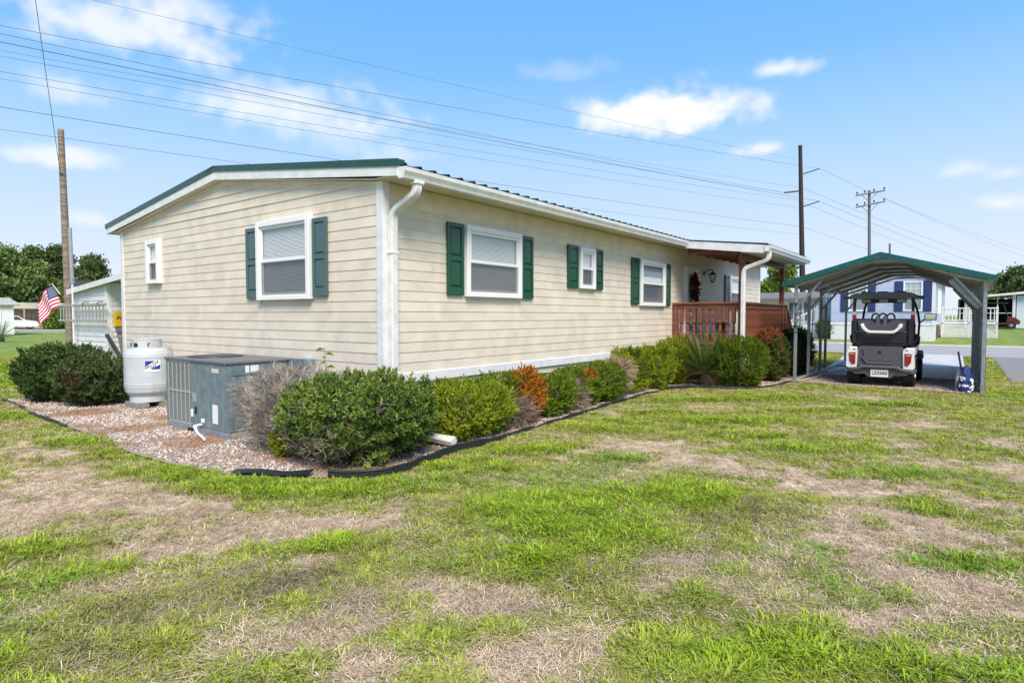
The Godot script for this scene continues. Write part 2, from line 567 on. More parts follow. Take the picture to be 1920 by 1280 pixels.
func read_field(f: PackedFloat32Array, x: float, z: float) -> float:
	var u := clampf((x - G0.x) / GS, 0.0, GN - 1.001)
	var w := clampf((z - G0.y) / GS, 0.0, GN - 1.001)
	var i := int(u)
	var j := int(w)
	var fu := u - i
	var fw := w - j
	return lerpf(lerpf(f[j * GN + i], f[j * GN + i + 1], fu), lerpf(f[(j + 1) * GN + i], f[(j + 1) * GN + i + 1], fu), fw)
func lawn_fields() -> void:
	bump.seed = 9
	bump.frequency = 0.01
	bump.fractal_octaves = 3
	for f in 3:
		var a := PackedFloat32Array()
		a.resize(GN * GN)
		if f == 0: f_bare = a
		elif f == 1: f_dark = a
		else: f_green = a
	for b in [[80, 905, 95, 22], [190, 925, 150, 30], [330, 950, 150, 34], [450, 975, 130, 32], [330, 1025, 130, 30], [215, 1100, 95, 24], [55, 1145, 45, 18], [330, 1160, 40, 26], [170, 1262, 55, 22], [540, 1000, 100, 26], [690, 975, 90, 20], [600, 1052, 70, 14], [800, 1105, 120, 20], [890, 1155, 90, 30], [560, 1185, 80, 22], [430, 1232, 120, 32], [640, 1255, 90, 22], [905, 1225, 75, 32], [30, 830, 60, 12], [115, 852, 60, 10], [60, 960, 70, 20],
			[1090, 850, 80, 9], [1180, 838, 80, 8], [1260, 860, 110, 13], [1420, 882, 120, 18], [1490, 905, 70, 16], [985, 908, 60, 14], [1620, 915, 90, 18], [1660, 965, 120, 24], [1720, 1005, 120, 28], [1600, 1015, 80, 22], [1280, 1050, 55, 16], [1450, 1060, 85, 22], [1505, 1115, 100, 26], [1240, 1095, 80, 18], [1040, 1240, 100, 38], [1090, 1195, 70, 28], [1650, 1060, 100, 22], [1780, 1100, 110, 28], [1830, 1000, 80, 28], [1620, 1165, 130, 26], [1720, 1150, 100, 22], [1870, 1140, 80, 26], [1850, 945, 70, 22], [1880, 875, 60, 11], [1720, 872, 60, 9], [1700, 832, 70, 8], [1590, 812, 60, 6], [1740, 800, 60, 6], [1560, 762, 50, 4], [1710, 757, 60, 4.5], [1640, 748, 50, 3], [1240, 830, 60, 6], [1380, 835, 70, 7], [1580, 850, 60, 7], [1850, 830, 50, 7], [1330, 1190, 60, 16], [970, 1110, 60, 14]]:
		f_bare = blob(f_bare, b[0], b[1], b[2], b[3], 0.95)
	for b in [[230, 1150, 120, 30], [130, 1215, 110, 30], [450, 1112, 110, 38], [560, 1090, 80, 30], [650, 1130, 80, 20], [860, 1168, 55, 18], [60, 1262, 90, 22], [1450, 950, 110, 14], [1400, 980, 120, 22], [1250, 1038, 110, 14], [1150, 1078, 130, 18], [1090, 1108, 80, 14], [1560, 1068, 100, 11], [1860, 1160, 60, 16], [330, 1235, 70, 14], [1000, 1160, 70, 12], [1780, 1070, 60, 10], [620, 1090, 60, 12], [1260, 1140, 90, 14]]:
		f_dark = blob(f_dark, b[0], b[1], b[2], b[3], 0.75)
	for b in [[150, 830, 120, 9], [260, 855, 110, 12], [360, 885, 120, 14], [480, 915, 150, 16], [620, 925, 170, 16], [780, 905, 150, 13], [880, 875, 120, 11], [1000, 845, 110, 9], [1120, 808, 110, 7], [1230, 775, 100, 5], [1330, 752, 110, 4.5], [1450, 746, 120, 4.5], [1180, 790, 60, 4], [50, 1030, 80, 24], [110, 1090, 60, 22], [180, 1068, 70, 16], [540, 1030, 70, 11], [650, 1022, 70, 14], [570, 1200, 65, 20], [650, 1228, 50, 13], [790, 1222, 80, 32], [500, 1268, 130, 16], [20, 1232, 40, 26], [1150, 940, 190, 36], [1050, 1000, 150, 34], [1300, 925, 90, 30], [1000, 1060, 80, 22], [1200, 1000, 90, 24], [1550, 842, 170, 10], [1650, 892, 130, 10], [1660, 760, 100, 3], [1380, 790, 140, 8], [1200, 860, 100, 7], [1540, 1030, 34, 9], [1640, 1080, 45, 10], [1470, 1185, 65, 24], [1480, 1235, 250, 32], [1760, 1262, 210, 20], [1330, 1262, 130, 20], [1310, 1122, 45, 12], [1870, 1058, 70, 14], [1890, 1268, 70, 20], [1880, 740, 70, 9], [1800, 1045, 50, 10], [950, 960, 110, 20], [1430, 820, 110, 7], [1750, 960, 50, 8], [1500, 770, 120, 5], [60, 715, 90, 18], [20, 660, 80, 14], [30, 690, 140, 20], [90, 645, 110, 7], [30, 780, 80, 12]]:
		f_green = blob(f_green, b[0], b[1], b[2], b[3], 0.8)
	for e in [[-1.6, -7.9], [-1.65, -6.9], [-1.8, -5.5], [-1.84, -4.07], [-1.85, -3.12], [-1.98, -1.7], [-1.95, -0.86], [-1.83, -0.09], [-1.62, 0.35], [-1.34, 0.78], [-1.12, 1.10], [-0.80, 1.18], [-0.35, 1.06], [0.28, 0.97], [1.17, 0.94], [2.4, 0.84], [4.29, 0.67], [5.8, 0.60], [6.75, 0.64], [7.25, 0.92], [7.45, 1.35], [7.75, 1.88], [8.6, 2.14], [9.55, 2.22], [10.9, 2.22], [12.2, 2.20], [13.4, 2.12], [14.2, 1.85], [14.6, 1.2], [14.6, 0.02]]:
		bed_edge.append(Vector2(e[0], e[1]))
	bed = PackedVector2Array(bed_edge)
	bed.append_array(PackedVector2Array([Vector2(0.06, 0.02), Vector2(0.06, -7.9)]))
	slab = PackedVector2Array([Vector2(11.6, 2.28), Vector2(12.25, 5.28), Vector2(22.3, 5.12), Vector2(22.3, 1.5), Vector2(17.5, 1.95), Vector2(13.0, 2.24)])
	strip = PackedVector2Array([Vector2(9.72, 2.32), Vector2(9.55, 3.0), Vector2(9.42, 4.0), Vector2(9.40, 4.8), Vector2(9.5, 5.50), Vector2(12.35, 5.45), Vector2(11.7, 2.26)])
	drive2 = PackedVector2Array([Vector2(12.5, 6.05), Vector2(22.4, 5.95), Vector2(22.4, 9.6), Vector2(12.9, 9.6)])
	keep_off = [bed, slab, strip, drive2]

func ground_image() -> ImageTexture:
	# turf from above: thatch, sand and grass, for the lots around
	var a := FastNoiseLite.new()
	a.seed = 31; a.frequency = 0.012; a.fractal_octaves = 4
	var b := FastNoiseLite.new()
	b.seed = 32; b.frequency = 0.09; b.fractal_octaves = 3
	var ia := a.get_seamless_image(512, 512)
	var ib := b.get_seamless_image(512, 512)
	var im := Image.create_empty(512, 512, false, Image.FORMAT_RGB8)
	for y in 512:
		for x in 512:
			var k := ia.get_pixel(x, y).r
			var s := ib.get_pixel(x, y).r
			var c := Color(0.15, 0.25, 0.025).lerp(Color(0.28, 0.30, 0.06), smoothstep(0.35, 0.75, k))
			c = c.lerp(Color(0.30, 0.25, 0.16), smoothstep(0.70, 0.95, k) * 0.6)
			c = c * lerpf(0.62, 1.25, s)
			im.set_pixel(x, y, Color(c.r, c.g, c.b).linear_to_srgb())
	return ImageTexture.create_from_image(im)

func build_setting() -> void:
	var gt := ground_image()
	var gm := StandardMaterial3D.new()
	gm.albedo_texture = gt
	gm.uv1_triplanar = true
	gm.uv1_world_triplanar = true
	gm.uv1_scale = Vector3.ONE * 0.16
	gm.roughness = 0.95
	gm.normal_enabled = true
	gm.normal_texture = tex.nfine
	var xs := [-2500.0, -800.0, -250.0, -90.0, -40.0, -14.0, 0.0, 12.0, 20.0, 22.0, 25.5, 26.5, 28.0, 29.5, 31.0, 36.0, 45.0, 55.0, 90.0, 250.0, 800.0, 2500.0]
	var zs := [-2500.0, -800.0, -250.0, -120.0, -60.0, -26.0, -10.0, 0.0, 14.0, 40.0, 120.0, 400.0, 2500.0]
	var g := MB.new()
	for i in xs.size() - 1:
		for j in zs.size() - 1:
			var q := []
			for e in [[i, j], [i, j + 1], [i + 1, j + 1], [i + 1, j]]:
				q.append(Vector3(xs[e[0]], rise(xs[e[0]]) - 0.05, zs[e[1]]))
			g.face(q)
	structure("ground", g, gm)
	# lawn of the lot itself
	var L := MB.new()
	var n := 110
	var ext := GN * GS - 0.4
	for i in n:
		for j in n:
			var q := []
			var t := []
			for e in [[i, j], [i, j + 1], [i + 1, j + 1], [i + 1, j]]:
				var x: float = G0.x + ext * e[0] / n
				var z: float = G0.y + ext * e[1] / n
				if x > 22.3: x = minf(x, 22.35)
				q.append(Vector3(x, lawn_y(x, z), z))
				t.append(Vector2((x - G0.x) / ext, (z - G0.y) / ext))
			if q[0].x < 22.3: L.face_uv(q, t)
	var lm := StandardMaterial3D.new()
	lm.albedo_texture = lawn_image(ext)
	lm.roughness = 0.95
	lm.metallic_specular = 0.2
	structure("lawn", L, lm)
	# planting bed of pale chips
	var bm := MB.new()
	structure("gravel_bed", sheet(bed, 0.012), mat(lin(0.58, 0.48, 0.41), 0.95, 0, tex.speck, 1.1, tex.nfine, 0.8))
	structure("driveway_slab", slab_block(slab, -0.06, 0.045), M.concrete)
	structure("gravel_strip", sheet(strip, 0.014), mat(lin(0.33, 0.25, 0.20), 0.95, 0, tex.speck, 1.3, tex.nfine, 0.8))
	structure("gravel_driveway", sheet(drive2, 0.016), M.gravel_drive)
	var road := MB.new()
	for i in 4:
		var xa: float = [22.3, 24.0, 25.5, 26.8][i]
		var xb: float = [24.0, 25.5, 26.8, 28.1][i]
		road.face([Vector3(xa, rise(xa) + 0.012, -160), Vector3(xa, rise(xa) + 0.012, 160), Vector3(xb, rise(xb) + 0.012, 160), Vector3(xb, rise(xb) + 0.012, -160)])
	structure("road", road, M.asphalt)
	var kerb := MB.new().cspan(Vector3(28.1, 0.0, -160), Vector3(28.35, rise(28.2) + 0.05, 160), 0.03)
	structure("kerb", kerb, M.concrete)
	# a lane across the far end of the next lot
	var lane := MB.new()
	var a := CAM + fwd * 55.0 - rgt * 90.0
	var b := CAM + fwd * 55.0 - rgt * 14.0
	var w := fwd * 2.2
	a.y = -0.02; b.y = -0.02
	lane.out([a, b, b + w, a + w], Vector3(0, -50, 0))
	lane.out([a + fwd * 6.0, b + fwd * 6.0, b + fwd * 6.0 + w * 2, a + fwd * 6.0 + w * 2], Vector3(0, -50, 0))
	structure("lane", lane, M.concrete)

func turf(x: float, z: float, na: float, nb: float) -> Vector3:
	# (bare, dark, green), each 0..1; na and nb are noise, -1..1
	var bare := read_field(f_bare, x, z) * 0.92 + 0.03 + na * 0.40 + nb * 0.66
	var green := read_field(f_green, x, z) * 0.95 + 0.14 - na * 0.22 - nb * 0.30
	var dark := read_field(f_dark, x, z) + nb * 0.55 - 0.12
	bare = clampf(bare - green * 0.62 - dark * 0.35, 0.0, 1.0)
	return Vector3(smoothstep(0.24, 0.54, bare), clampf(dark, 0.0, 1.0), clampf(green, 0.0, 1.0))
var n1 := FastNoiseLite.new()
var n2 := FastNoiseLite.new()
func turf_at(x: float, z: float) -> Vector3:
	return turf(x, z, n1.get_noise_2d(x, z) * 1.5, n2.get_noise_2d(x, z) * 1.6)
func lawn_image(ext: float) -> ImageTexture:
	n1.seed = 41; n1.frequency = 0.55; n1.fractal_octaves = 4
	n2.seed = 42; n2.frequency = 3.2; n2.fractal_octaves = 5; n2.fractal_gain = 0.62
	var n3 := FastNoiseLite.new()
	n3.seed = 43; n3.frequency = 0.35; n3.fractal_octaves = 2
	var S := 1200
	var im := Image.create_empty(S, S, false, Image.FORMAT_RGB8)
	for j in S:
		var z := G0.y + ext * (j + 0.5) / S
		for i in S:
			var x := G0.x + ext * (i + 0.5) / S
			var t := turf_at(x, z)
			var sp := n3.get_noise_2d(i, j)
			var c := Color(0.25, 0.25, 0.070).lerp(Color(0.19, 0.26, 0.030), t.z)
			var soil := Color(0.70, 0.56, 0.43).lerp(Color(0.36, 0.26, 0.18), smoothstep(-0.05, 0.40, n2.get_noise_2d(x * 1.9 + 30.0, z * 1.9)))
			c = c.lerp(soil, t.x)
			c = c.lerp(Color(0.14, 0.115, 0.065), t.y * 0.7)
			c = c * (1.0 + sp * 0.55)
			im.set_pixel(i, j, Color(maxf(c.r, 0), maxf(c.g, 0), maxf(c.b, 0)).linear_to_srgb())
	return ImageTexture.create_from_image(im)

func blade_mesh(blades: int, h: float, w: float, lean: float, spread: float, seed_: int, flat := false) -> ArrayMesh:
	var rng := RandomNumberGenerator.new()
	rng.seed = seed_
	var m := MB.new()
	for k in blades:
		var a := rng.randf() * TAU
		var o := Vector3(cos(a), 0, sin(a)) * spread * sqrt(rng.randf())
		var d := Vector3(cos(a + rng.randf_range(-1.2, 1.2)), 0, sin(a + rng.randf_range(-1.2, 1.2)))
		var s := d.cross(Vector3.UP).normalized() * w * rng.randf_range(0.7, 1.2)
		var L := h * rng.randf_range(0.5, 1.45)
		var p0 := o
		var p1: Vector3
		var p2: Vector3
		if flat:
			p0 += Vector3(0, rng.randf_range(0.002, 0.012), 0)
			p1 = p0 + d * L * 0.5 + Vector3(0, rng.randf_range(0.0, 0.014), 0)
			p2 = p0 + d * L + Vector3(0, rng.randf_range(-0.003, 0.012), 0)
		else:
			var le := lean * rng.randf_range(0.4, 1.4)
			p1 = p0 + Vector3(0, L * 0.55, 0) + d * L * le * 0.35
			p2 = p0 + Vector3(0, L * (1.0 - le * 0.35), 0) + d * L * le
		m.face([p0 - s, p0 + s, p1 + s * 0.8, p1 - s * 0.8])
		m.face([p1 - s * 0.8, p1 + s * 0.8, p2])
	return m.mesh()

func in_any(p: Vector2) -> bool:
	for q in keep_off:
		if Geometry2D.is_point_in_polygon(p, q): return true
	if p.x > 0.0 and p.x < 15.4 and p.y < 0.1 and p.y > -7.2: return true
	if p.x > 22.25: return true
	return false

func build_lawn() -> void:
	var rng := RandomNumberGenerator.new()
	rng.seed = 1234
	var green_x := []
	var green_c := []
	var lush_x := []
	var lush_c := []
	var straw_x := []
	var straw_c := []
	var r0 := 1.7
	var r1 := 27.0
	for i in 300000:
		var t := rng.randf()
		var r := pow(lerpf(pow(r0, 0.62), pow(r1, 0.62), t), 1.0 / 0.62)
		var a := rng.randf_range(-0.93, 0.90)
		var p := CAM + (fwd * cos(a) + rgt * sin(a)) * r
		var q := Vector2(p.x, p.z)
		var pick := rng.randf()
		var hue := rng.randf()
		var turn := rng.randf() * TAU
		var grow := rng.randf_range(0.75, 1.35) * (1.0 + clampf((r - 6.0) * 0.045, 0.0, 0.9))
		if in_any(q): continue
		var f := turf_at(p.x, p.z)
		var pos := Vector3(p.x, lawn_y(p.x, p.z), p.z)
		var bs := Basis(Vector3.UP, turn)
		if pick < 0.60:
			if rng.randf() < f.x * (0.97 if n2.get_noise_2d(p.x * 1.7 + 90.0, p.z * 1.7) < 0.22 else 0.45): continue
			if f.y > 0.55 and rng.randf() < 0.35: continue
			var c := Color(0.37, 0.385, 0.075).lerp(Color(0.265, 0.38, 0.026), clampf(f.z * 1.1, 0, 1))
			c = c.lerp(Color(0.12, 0.33, 0.045), smoothstep(0.05, 0.45, n1.get_noise_2d(p.x * 0.6 + 70.0, p.z * 0.6)) * smoothstep(0.2, 0.9, hue) * 0.75)
			c = c.lerp(Color(0.48, 0.39, 0.20), clampf(f.x * 0.7 + (0.25 if hue < 0.18 else 0.0), 0, 1))
			c = c.lerp(Color(0.135, 0.14, 0.050), clampf(f.y * 0.85, 0, 1))
			c = c * rng.randf_range(0.5, 1.45)
			var s := grow * lerpf(0.72, 1.12, f.z) * (1.0 + clampf(n2.get_noise_2d(p.x * 1.3 + 11.0, p.z * 1.3) * 1.2, -0.35, 0.6))
			if f.z + hue * 0.5 > 0.85 and r < 12.0:
				lush_x.append(Transform3D(bs.scaled(Vector3(s, s * 0.95, s)), pos))
				lush_c.append(c)
			else:
				green_x.append(Transform3D(bs.scaled(Vector3(s, s * 0.8, s)), pos))
				green_c.append(c)
		else:
			if r > 17.0: continue
			if rng.randf() > 0.22 + f.x * 0.50: continue
			var c := Color(0.76, 0.61, 0.44).lerp(Color(0.52, 0.38, 0.26), hue) * rng.randf_range(0.5, 1.45)
			c = c.lerp(Color(0.34, 0.24, 0.16), smoothstep(-0.05, 0.40, n2.get_noise_2d(p.x * 1.9 + 30.0, p.z * 1.9)) * 0.75)
			c = c.lerp(Color(0.20, 0.16, 0.11), clampf(f.y * 0.7, 0, 1))
			straw_x.append(Transform3D(bs.scaled(Vector3.ONE * grow), pos))
			straw_c.append(c)
	var g1 := scatter(self, "lawn_grass", blade_mesh(14, 0.036, 0.0023, 0.9, 0.065, 3), M.grass, green_x, green_c)
	tag(g1, "thin patchy yellow green turf covering the yard", "grass")
	stuff(g1)
	var g2 := scatter(self, "lush_grass", blade_mesh(14, 0.040, 0.0026, 1.0, 0.065, 4), M.grass, lush_x, lush_c)
	tag(g2, "thicker bright green turf in patches and along the planting bed", "grass")
	stuff(g2)
	var g3 := scatter(self, "dry_thatch", blade_mesh(14, 0.060, 0.0015, 0.5, 0.07, 5, true), M.straw, straw_x, straw_c)
	tag(g3, "dead straw coloured thatch lying on the bare sandy patches", "straw")
	stuff(g3)
	# chips in the planting bed and pebbles under the carport
	var stone := MB.new()
	stone.ball(Vector3.ZERO, Vector3(0.5, 0.32, 0.4), 3, 6)
	var sm := stone.mesh()
	var bx := []
	var bc := []
	var px := []
	var pc := []
	for i in 90000:
		var x := rng.randf_range(-2.0, 10.0)
		var z := rng.randf_range(-7.9, 2.4)
		var s := rng.randf_range(0.012, 0.034)
		var h := rng.randf()
		var bs := Basis.from_euler(Vector3(rng.randf_range(-0.5, 0.5), rng.randf() * TAU, rng.randf_range(-0.5, 0.5))).scaled(Vector3.ONE * s)
		var q := Vector2(x, z)
		if not Geometry2D.is_point_in_polygon(q, bed): continue
		if x > 0.05 and z < -0.02: continue
		var near := false
		for e in bed_edge.size() - 1:
			if Geometry2D.get_closest_point_to_segment(q, bed_edge[e], bed_edge[e + 1]).distance_squared_to(q) < 0.0025:
				near = true
				break
		if near: continue
		var c := Color(0.78, 0.69, 0.62).lerp(Color(0.56, 0.44, 0.36), h)
		if h > 0.74: c = Color(0.34, 0.21, 0.14)
		var rust := n1.get_noise_2d(x * 1.6 + 40.0, z * 1.6) * 1.7
		if x < 0.3 and rust > 0.10: c = c.lerp(Color(0.38, 0.19, 0.08), clampf(rust * 1.6, 0, 0.9))
		bx.append(Transform3D(bs, Vector3(x, 0.014 + s * 0.15, z)))
		bc.append(c * rng.randf_range(0.8, 1.1))
	for i in 16000:
		var x := rng.randf_range(9.3, 12.4)
		var z := rng.randf_range(2.2, 5.6)
		var s := rng.randf_range(0.016, 0.045)
		var h := rng.randf()
		var bs := Basis.from_euler(Vector3(rng.randf_range(-0.5, 0.5), rng.randf() * TAU, rng.randf_range(-0.5, 0.5))).scaled(Vector3.ONE * s)
		if not Geometry2D.is_point_in_polygon(Vector2(x, z), strip) or Geometry2D.is_point_in_polygon(Vector2(x, z), slab): continue
		px.append(Transform3D(bs, Vector3(x, 0.016 + s * 0.15, z)))
		pc.append(Color(0.58, 0.47, 0.39).lerp(Color(0.26, 0.18, 0.14), h) * rng.randf_range(0.75, 1.15))
	# brown litter over the chips
	var lx := []
	var lc := []
	for i in 9000:
		var x := rng.randf_range(-2.0, 9.5)
		var z := rng.randf_range(-7.9, 2.2)
		var turn := rng.randf() * TAU
		var sc := rng.randf_range(0.5, 1.0)
		var h := rng.randf()
		if not Geometry2D.is_point_in_polygon(Vector2(x, z), bed): continue
		if x > 0.05 and z < -0.02: continue
		if n1.get_noise_2d(x * 1.6 + 40.0, z * 1.6) < -0.02 + h * 0.2 - (0.25 if x > 0.2 else 0.0): continue
		lx.append(Transform3D(Basis(Vector3.UP, turn).scaled(Vector3.ONE * sc), Vector3(x, 0.022, z)))
		lc.append(Color(0.42, 0.24, 0.12).lerp(Color(0.24, 0.14, 0.08), h))
	var lt := scatter(self, "leaf_litter", blade_mesh(9, 0.06, 0.0035, 0.5, 0.06, 8, true), M.straw, lx, lc)
	tag(lt, "brown dry leaf litter strewn over the planting bed", "litter")
	stuff(lt)
	var c1 := scatter(self, "bed_gravel", sm, M.stone, bx, bc)
	tag(c1, "pale pinkish stone chips spread over the planting bed", "gravel")
	stuff(c1)
	var c2 := scatter(self, "carport_gravel", sm, M.stone, px, pc)
	tag(c2, "brown and cream pebbles spread under the carport opening", "gravel")
	stuff(c2)

# ---------------------------------------------------------------- the house
const STEP := 0.1213
var unit_board := {}
func board_mesh(h: float, thick := 0.0105) -> ArrayMesh:
	# one lap board: 1 m long, its lower edge stands proud of the board below
	var key := "%.4f/%.3f" % [h, thick]
	if not unit_board.has(key):
		var sec := [Vector2(0, 0), Vector2(thick - 0.002, 0), Vector2(thick, 0.003), Vector2(thick, 0.010), Vector2(0.0045, h), Vector2(0, h)]
		var q := []
		for s in sec: q.append(Vector2(s.x, s.y))
		unit_board[key] = MB.new().prism(q, Transform3D(Basis(Vector3(0, 0, 1), Vector3(0, 1, 0), Vector3(1, 0, 0)), Vector3.ZERO), 1.0).mesh()
	return unit_board[key]
func wall_basis(dir: Vector3) -> Basis:
	return Basis(dir, Vector3.UP, dir.cross(Vector3.UP))
func siding(parent: Node3D, o: Vector3, dir: Vector3, length: float, y0: float, y1: float, step: float, openings: Array, mats: Array, joint := 3.66, seed_ := 1) -> void:
	var rng := RandomNumberGenerator.new()
	rng.seed = seed_
	var k := 0
	var y := y0
	while y < y1 - 0.012:
		var h := minf(step, y1 - y)
		var spans := [[0.0, length]]
		for op in openings:
			var cover := minf(op[3], y + h) - maxf(op[2], y)
			if cover < h * 0.45: continue
			var next := []
			for s in spans:
				if op[1] <= s[0] or op[0] >= s[1]: next.append(s)
				else:
					if op[0] - s[0] > 0.02: next.append([s[0], op[0]])
					if s[1] - op[1] > 0.02: next.append([op[1], s[1]])
			spans = next
		var off := rng.randf_range(0.4, joint)
		if k % 2 == 1: off = rng.randf_range(0.4, joint)
		for s in spans:
			var a: float = s[0]
			while a < s[1] - 0.01:
				var b: float = off + ceilf((a - off + 0.35) / joint) * joint
				if b > s[1] - 0.3: b = s[1]
				var bs := wall_basis(dir)
				bs.x *= (b - a - (0.0015 if b < s[1] else 0.0))
				part(parent, "siding_board", board_mesh(h), mats[(k + int(a * 3.0)) % mats.size()], Transform3D(bs, o + dir * a + Vector3(0, y, 0)))
				a = b
		y += h
		k += 1

func window(parent: Node3D, o: Vector3, dir: Vector3, w: float, h: float, inside := "blind", proud := 0.075, case_w := 0.075) -> MeshInstance3D:
	# o: bottom middle of the casing, on the face of the wall
	var xf := Transform3D(wall_basis(dir), o)
	var c := MB.new()
	c.cspan(Vector3(-w / 2, 0, 0.002), Vector3(-w / 2 + case_w, h, proud), 0.006)
	c.cspan(Vector3(w / 2 - case_w, 0, 0.002), Vector3(w / 2, h, proud), 0.006)
	c.cspan(Vector3(-w / 2 + case_w, h - case_w, 0.002), Vector3(w / 2 - case_w, h, proud - 0.002), 0.006)
	c.cspan(Vector3(-w / 2 + case_w, 0, 0.002), Vector3(w / 2 - case_w, case_w * 0.8, proud - 0.002), 0.006)
	var f := part(parent, "window", c, M.vinyl, xf)
	var x0 := -w / 2 + case_w
	var x1 := w / 2 - case_w
	var ya := case_w * 0.8
	var yb := h - case_w
	var ym := (ya + yb) * 0.5
	var r := minf(0.036, w * 0.07)
	for i in 2:
		var s := MB.new()
		var lo := ya if i == 0 else ym - r * 0.4
		var hi := ym + r * 0.4 if i == 0 else yb
		var z0 := 0.020 if i == 0 else 0.032
		var z1 := z0 + 0.022
		s.cspan(Vector3(x0, lo, z0), Vector3(x0 + r, hi, z1), 0.004)
		s.cspan(Vector3(x1 - r, lo, z0), Vector3(x1, hi, z1), 0.004)
		s.cspan(Vector3(x0 + r, lo, z0), Vector3(x1 - r, lo + r * 1.1, z1), 0.004)
		s.cspan(Vector3(x0 + r, hi - r, z0), Vector3(x1 - r, hi, z1), 0.004)
		part(f, "sash", s, M.vinyl)
		var g := MB.new()
		var zg := (z0 + z1) * 0.5
		g.face([Vector3(x0 + r, lo + r, zg), Vector3(x1 - r, lo + r, zg), Vector3(x1 - r, hi - r, zg), Vector3(x0 + r, hi - r, zg)])
		part(f, "pane", g, M.glass)
		if i == 0:
			var sc := MB.new()
			var zs := z1 + 0.004
			sc.face([Vector3(x0 + 0.004, lo + 0.01, zs), Vector3(x1 - 0.004, lo + 0.01, zs), Vector3(x1 - 0.004, hi - r, zs), Vector3(x0 + 0.004, hi - r, zs)])
			part(f, "insect_screen", sc, M.screen)
	var rm := MB.new()
	rm.face([Vector3(x0, ya, 0.003), Vector3(x1, ya, 0.003), Vector3(x1, yb, 0.003), Vector3(x0, yb, 0.003)])
	part(f, "room_backing", rm, M.room)  # plain beige sheet that stands for the room interior
	if inside == "blind":
		var b := MB.new()
		var yy := ya + 0.01
		while yy < yb - 0.01:
			b.box(Vector3((x0 + x1) / 2, yy, 0.012), Vector3(x1 - x0 - 0.01, 0.0012, 0.017), Basis(Vector3.RIGHT, 0.95))
			yy += 0.017
		stuff(part(f, "blind", b, M.blind))
	elif inside == "curtain":
		var b := MB.new()
		var nn := 26
		for k in nn:
			var xa := lerpf(x0, x1, float(k) / nn)
			var xb := lerpf(x0, x1, float(k + 1) / nn)
			var za := 0.010 + 0.005 * sin(k * 1.3)
			var zb := 0.010 + 0.005 * sin((k + 1) * 1.3)
			b.face([Vector3(xa, ym + 0.14, za), Vector3(xb, ym + 0.14, zb), Vector3(xb, yb, zb), Vector3(xa, yb, za)])
		part(f, "curtain", b, M.curtain)
		var v := MB.new()
		for k in nn:
			var xa := lerpf(x0, x1, float(k) / nn)
			var xb := lerpf(x0, x1, float(k + 1) / nn)
			var za := 0.010 + 0.004 * sin(k * 1.9)
			var zb := 0.010 + 0.004 * sin((k + 1) * 1.9)
			v.face([Vector3(xa, ym - 0.02, za), Vector3(xb, ym - 0.02, zb), Vector3(xb, ym + 0.14, zb), Vector3(xa, ym + 0.14, za)])
		part(f, "valance", v, M.white_cloth)
		var l := MB.new()
		for k in nn:
			var xa := lerpf(x0, x0 + (x1 - x0) * 0.8, float(k) / nn)
			var xb := lerpf(x0, x0 + (x1 - x0) * 0.8, float(k + 1) / nn)
			var za := 0.010 + 0.004 * sin(k * 1.7)
			var zb := 0.010 + 0.004 * sin((k + 1) * 1.7)
			l.face([Vector3(xa, ya + 0.12, za), Vector3(xb, ya + 0.12, zb), Vector3(xb, ym - 0.05, zb), Vector3(xa, ym - 0.05, za)])
		part(f, "lower_curtain", l, M.curtain)
	elif inside == "shade":
		var b := MB.new()
		b.span(Vector3(x0 + 0.005, ym - 0.03, 0.006), Vector3(x1 - 0.005, yb, 0.010))
		part(f, "shade", b, M.white_cloth)
	# small nail fin hooks at the corners of the casing
	return f

func shutter(parent: Node3D, o: Vector3, dir: Vector3, w: float, h: float, mt: Material) -> void:
	var xf := Transform3D(wall_basis(dir), o + wall_basis(dir).z * 0.017)
	var st := 0.052
	var s := MB.new()
	s.cspan(Vector3(-w / 2, 0, 0), Vector3(-w / 2 + st, h, 0.032), 0.005)
	s.cspan(Vector3(w / 2 - st, 0, 0), Vector3(w / 2, h, 0.032), 0.005)
	var bars := [[0.0, 0.105], [h * 0.475, h * 0.475 + 0.065], [h - 0.055, h]]
	for b in bars: s.cspan(Vector3(-w / 2 + st, b[0], 0), Vector3(w / 2 - st, b[1], 0.031), 0.005)
	s.span(Vector3(-w / 2 + 0.01, 0.01, 0.001), Vector3(w / 2 - 0.01, h - 0.01, 0.010))
	var o2 := part(parent, "shutter", s, mt, xf)
	for i in 2:
		var ya: float = bars[i][1] + 0.016
		var yb: float = bars[i + 1][0] - 0.016
		part(o2, "raised_panel", MB.new().cspan(Vector3(-w / 2 + st + 0.014, ya, 0.008), Vector3(w / 2 - st - 0.014, yb, 0.027), 0.014), mt)

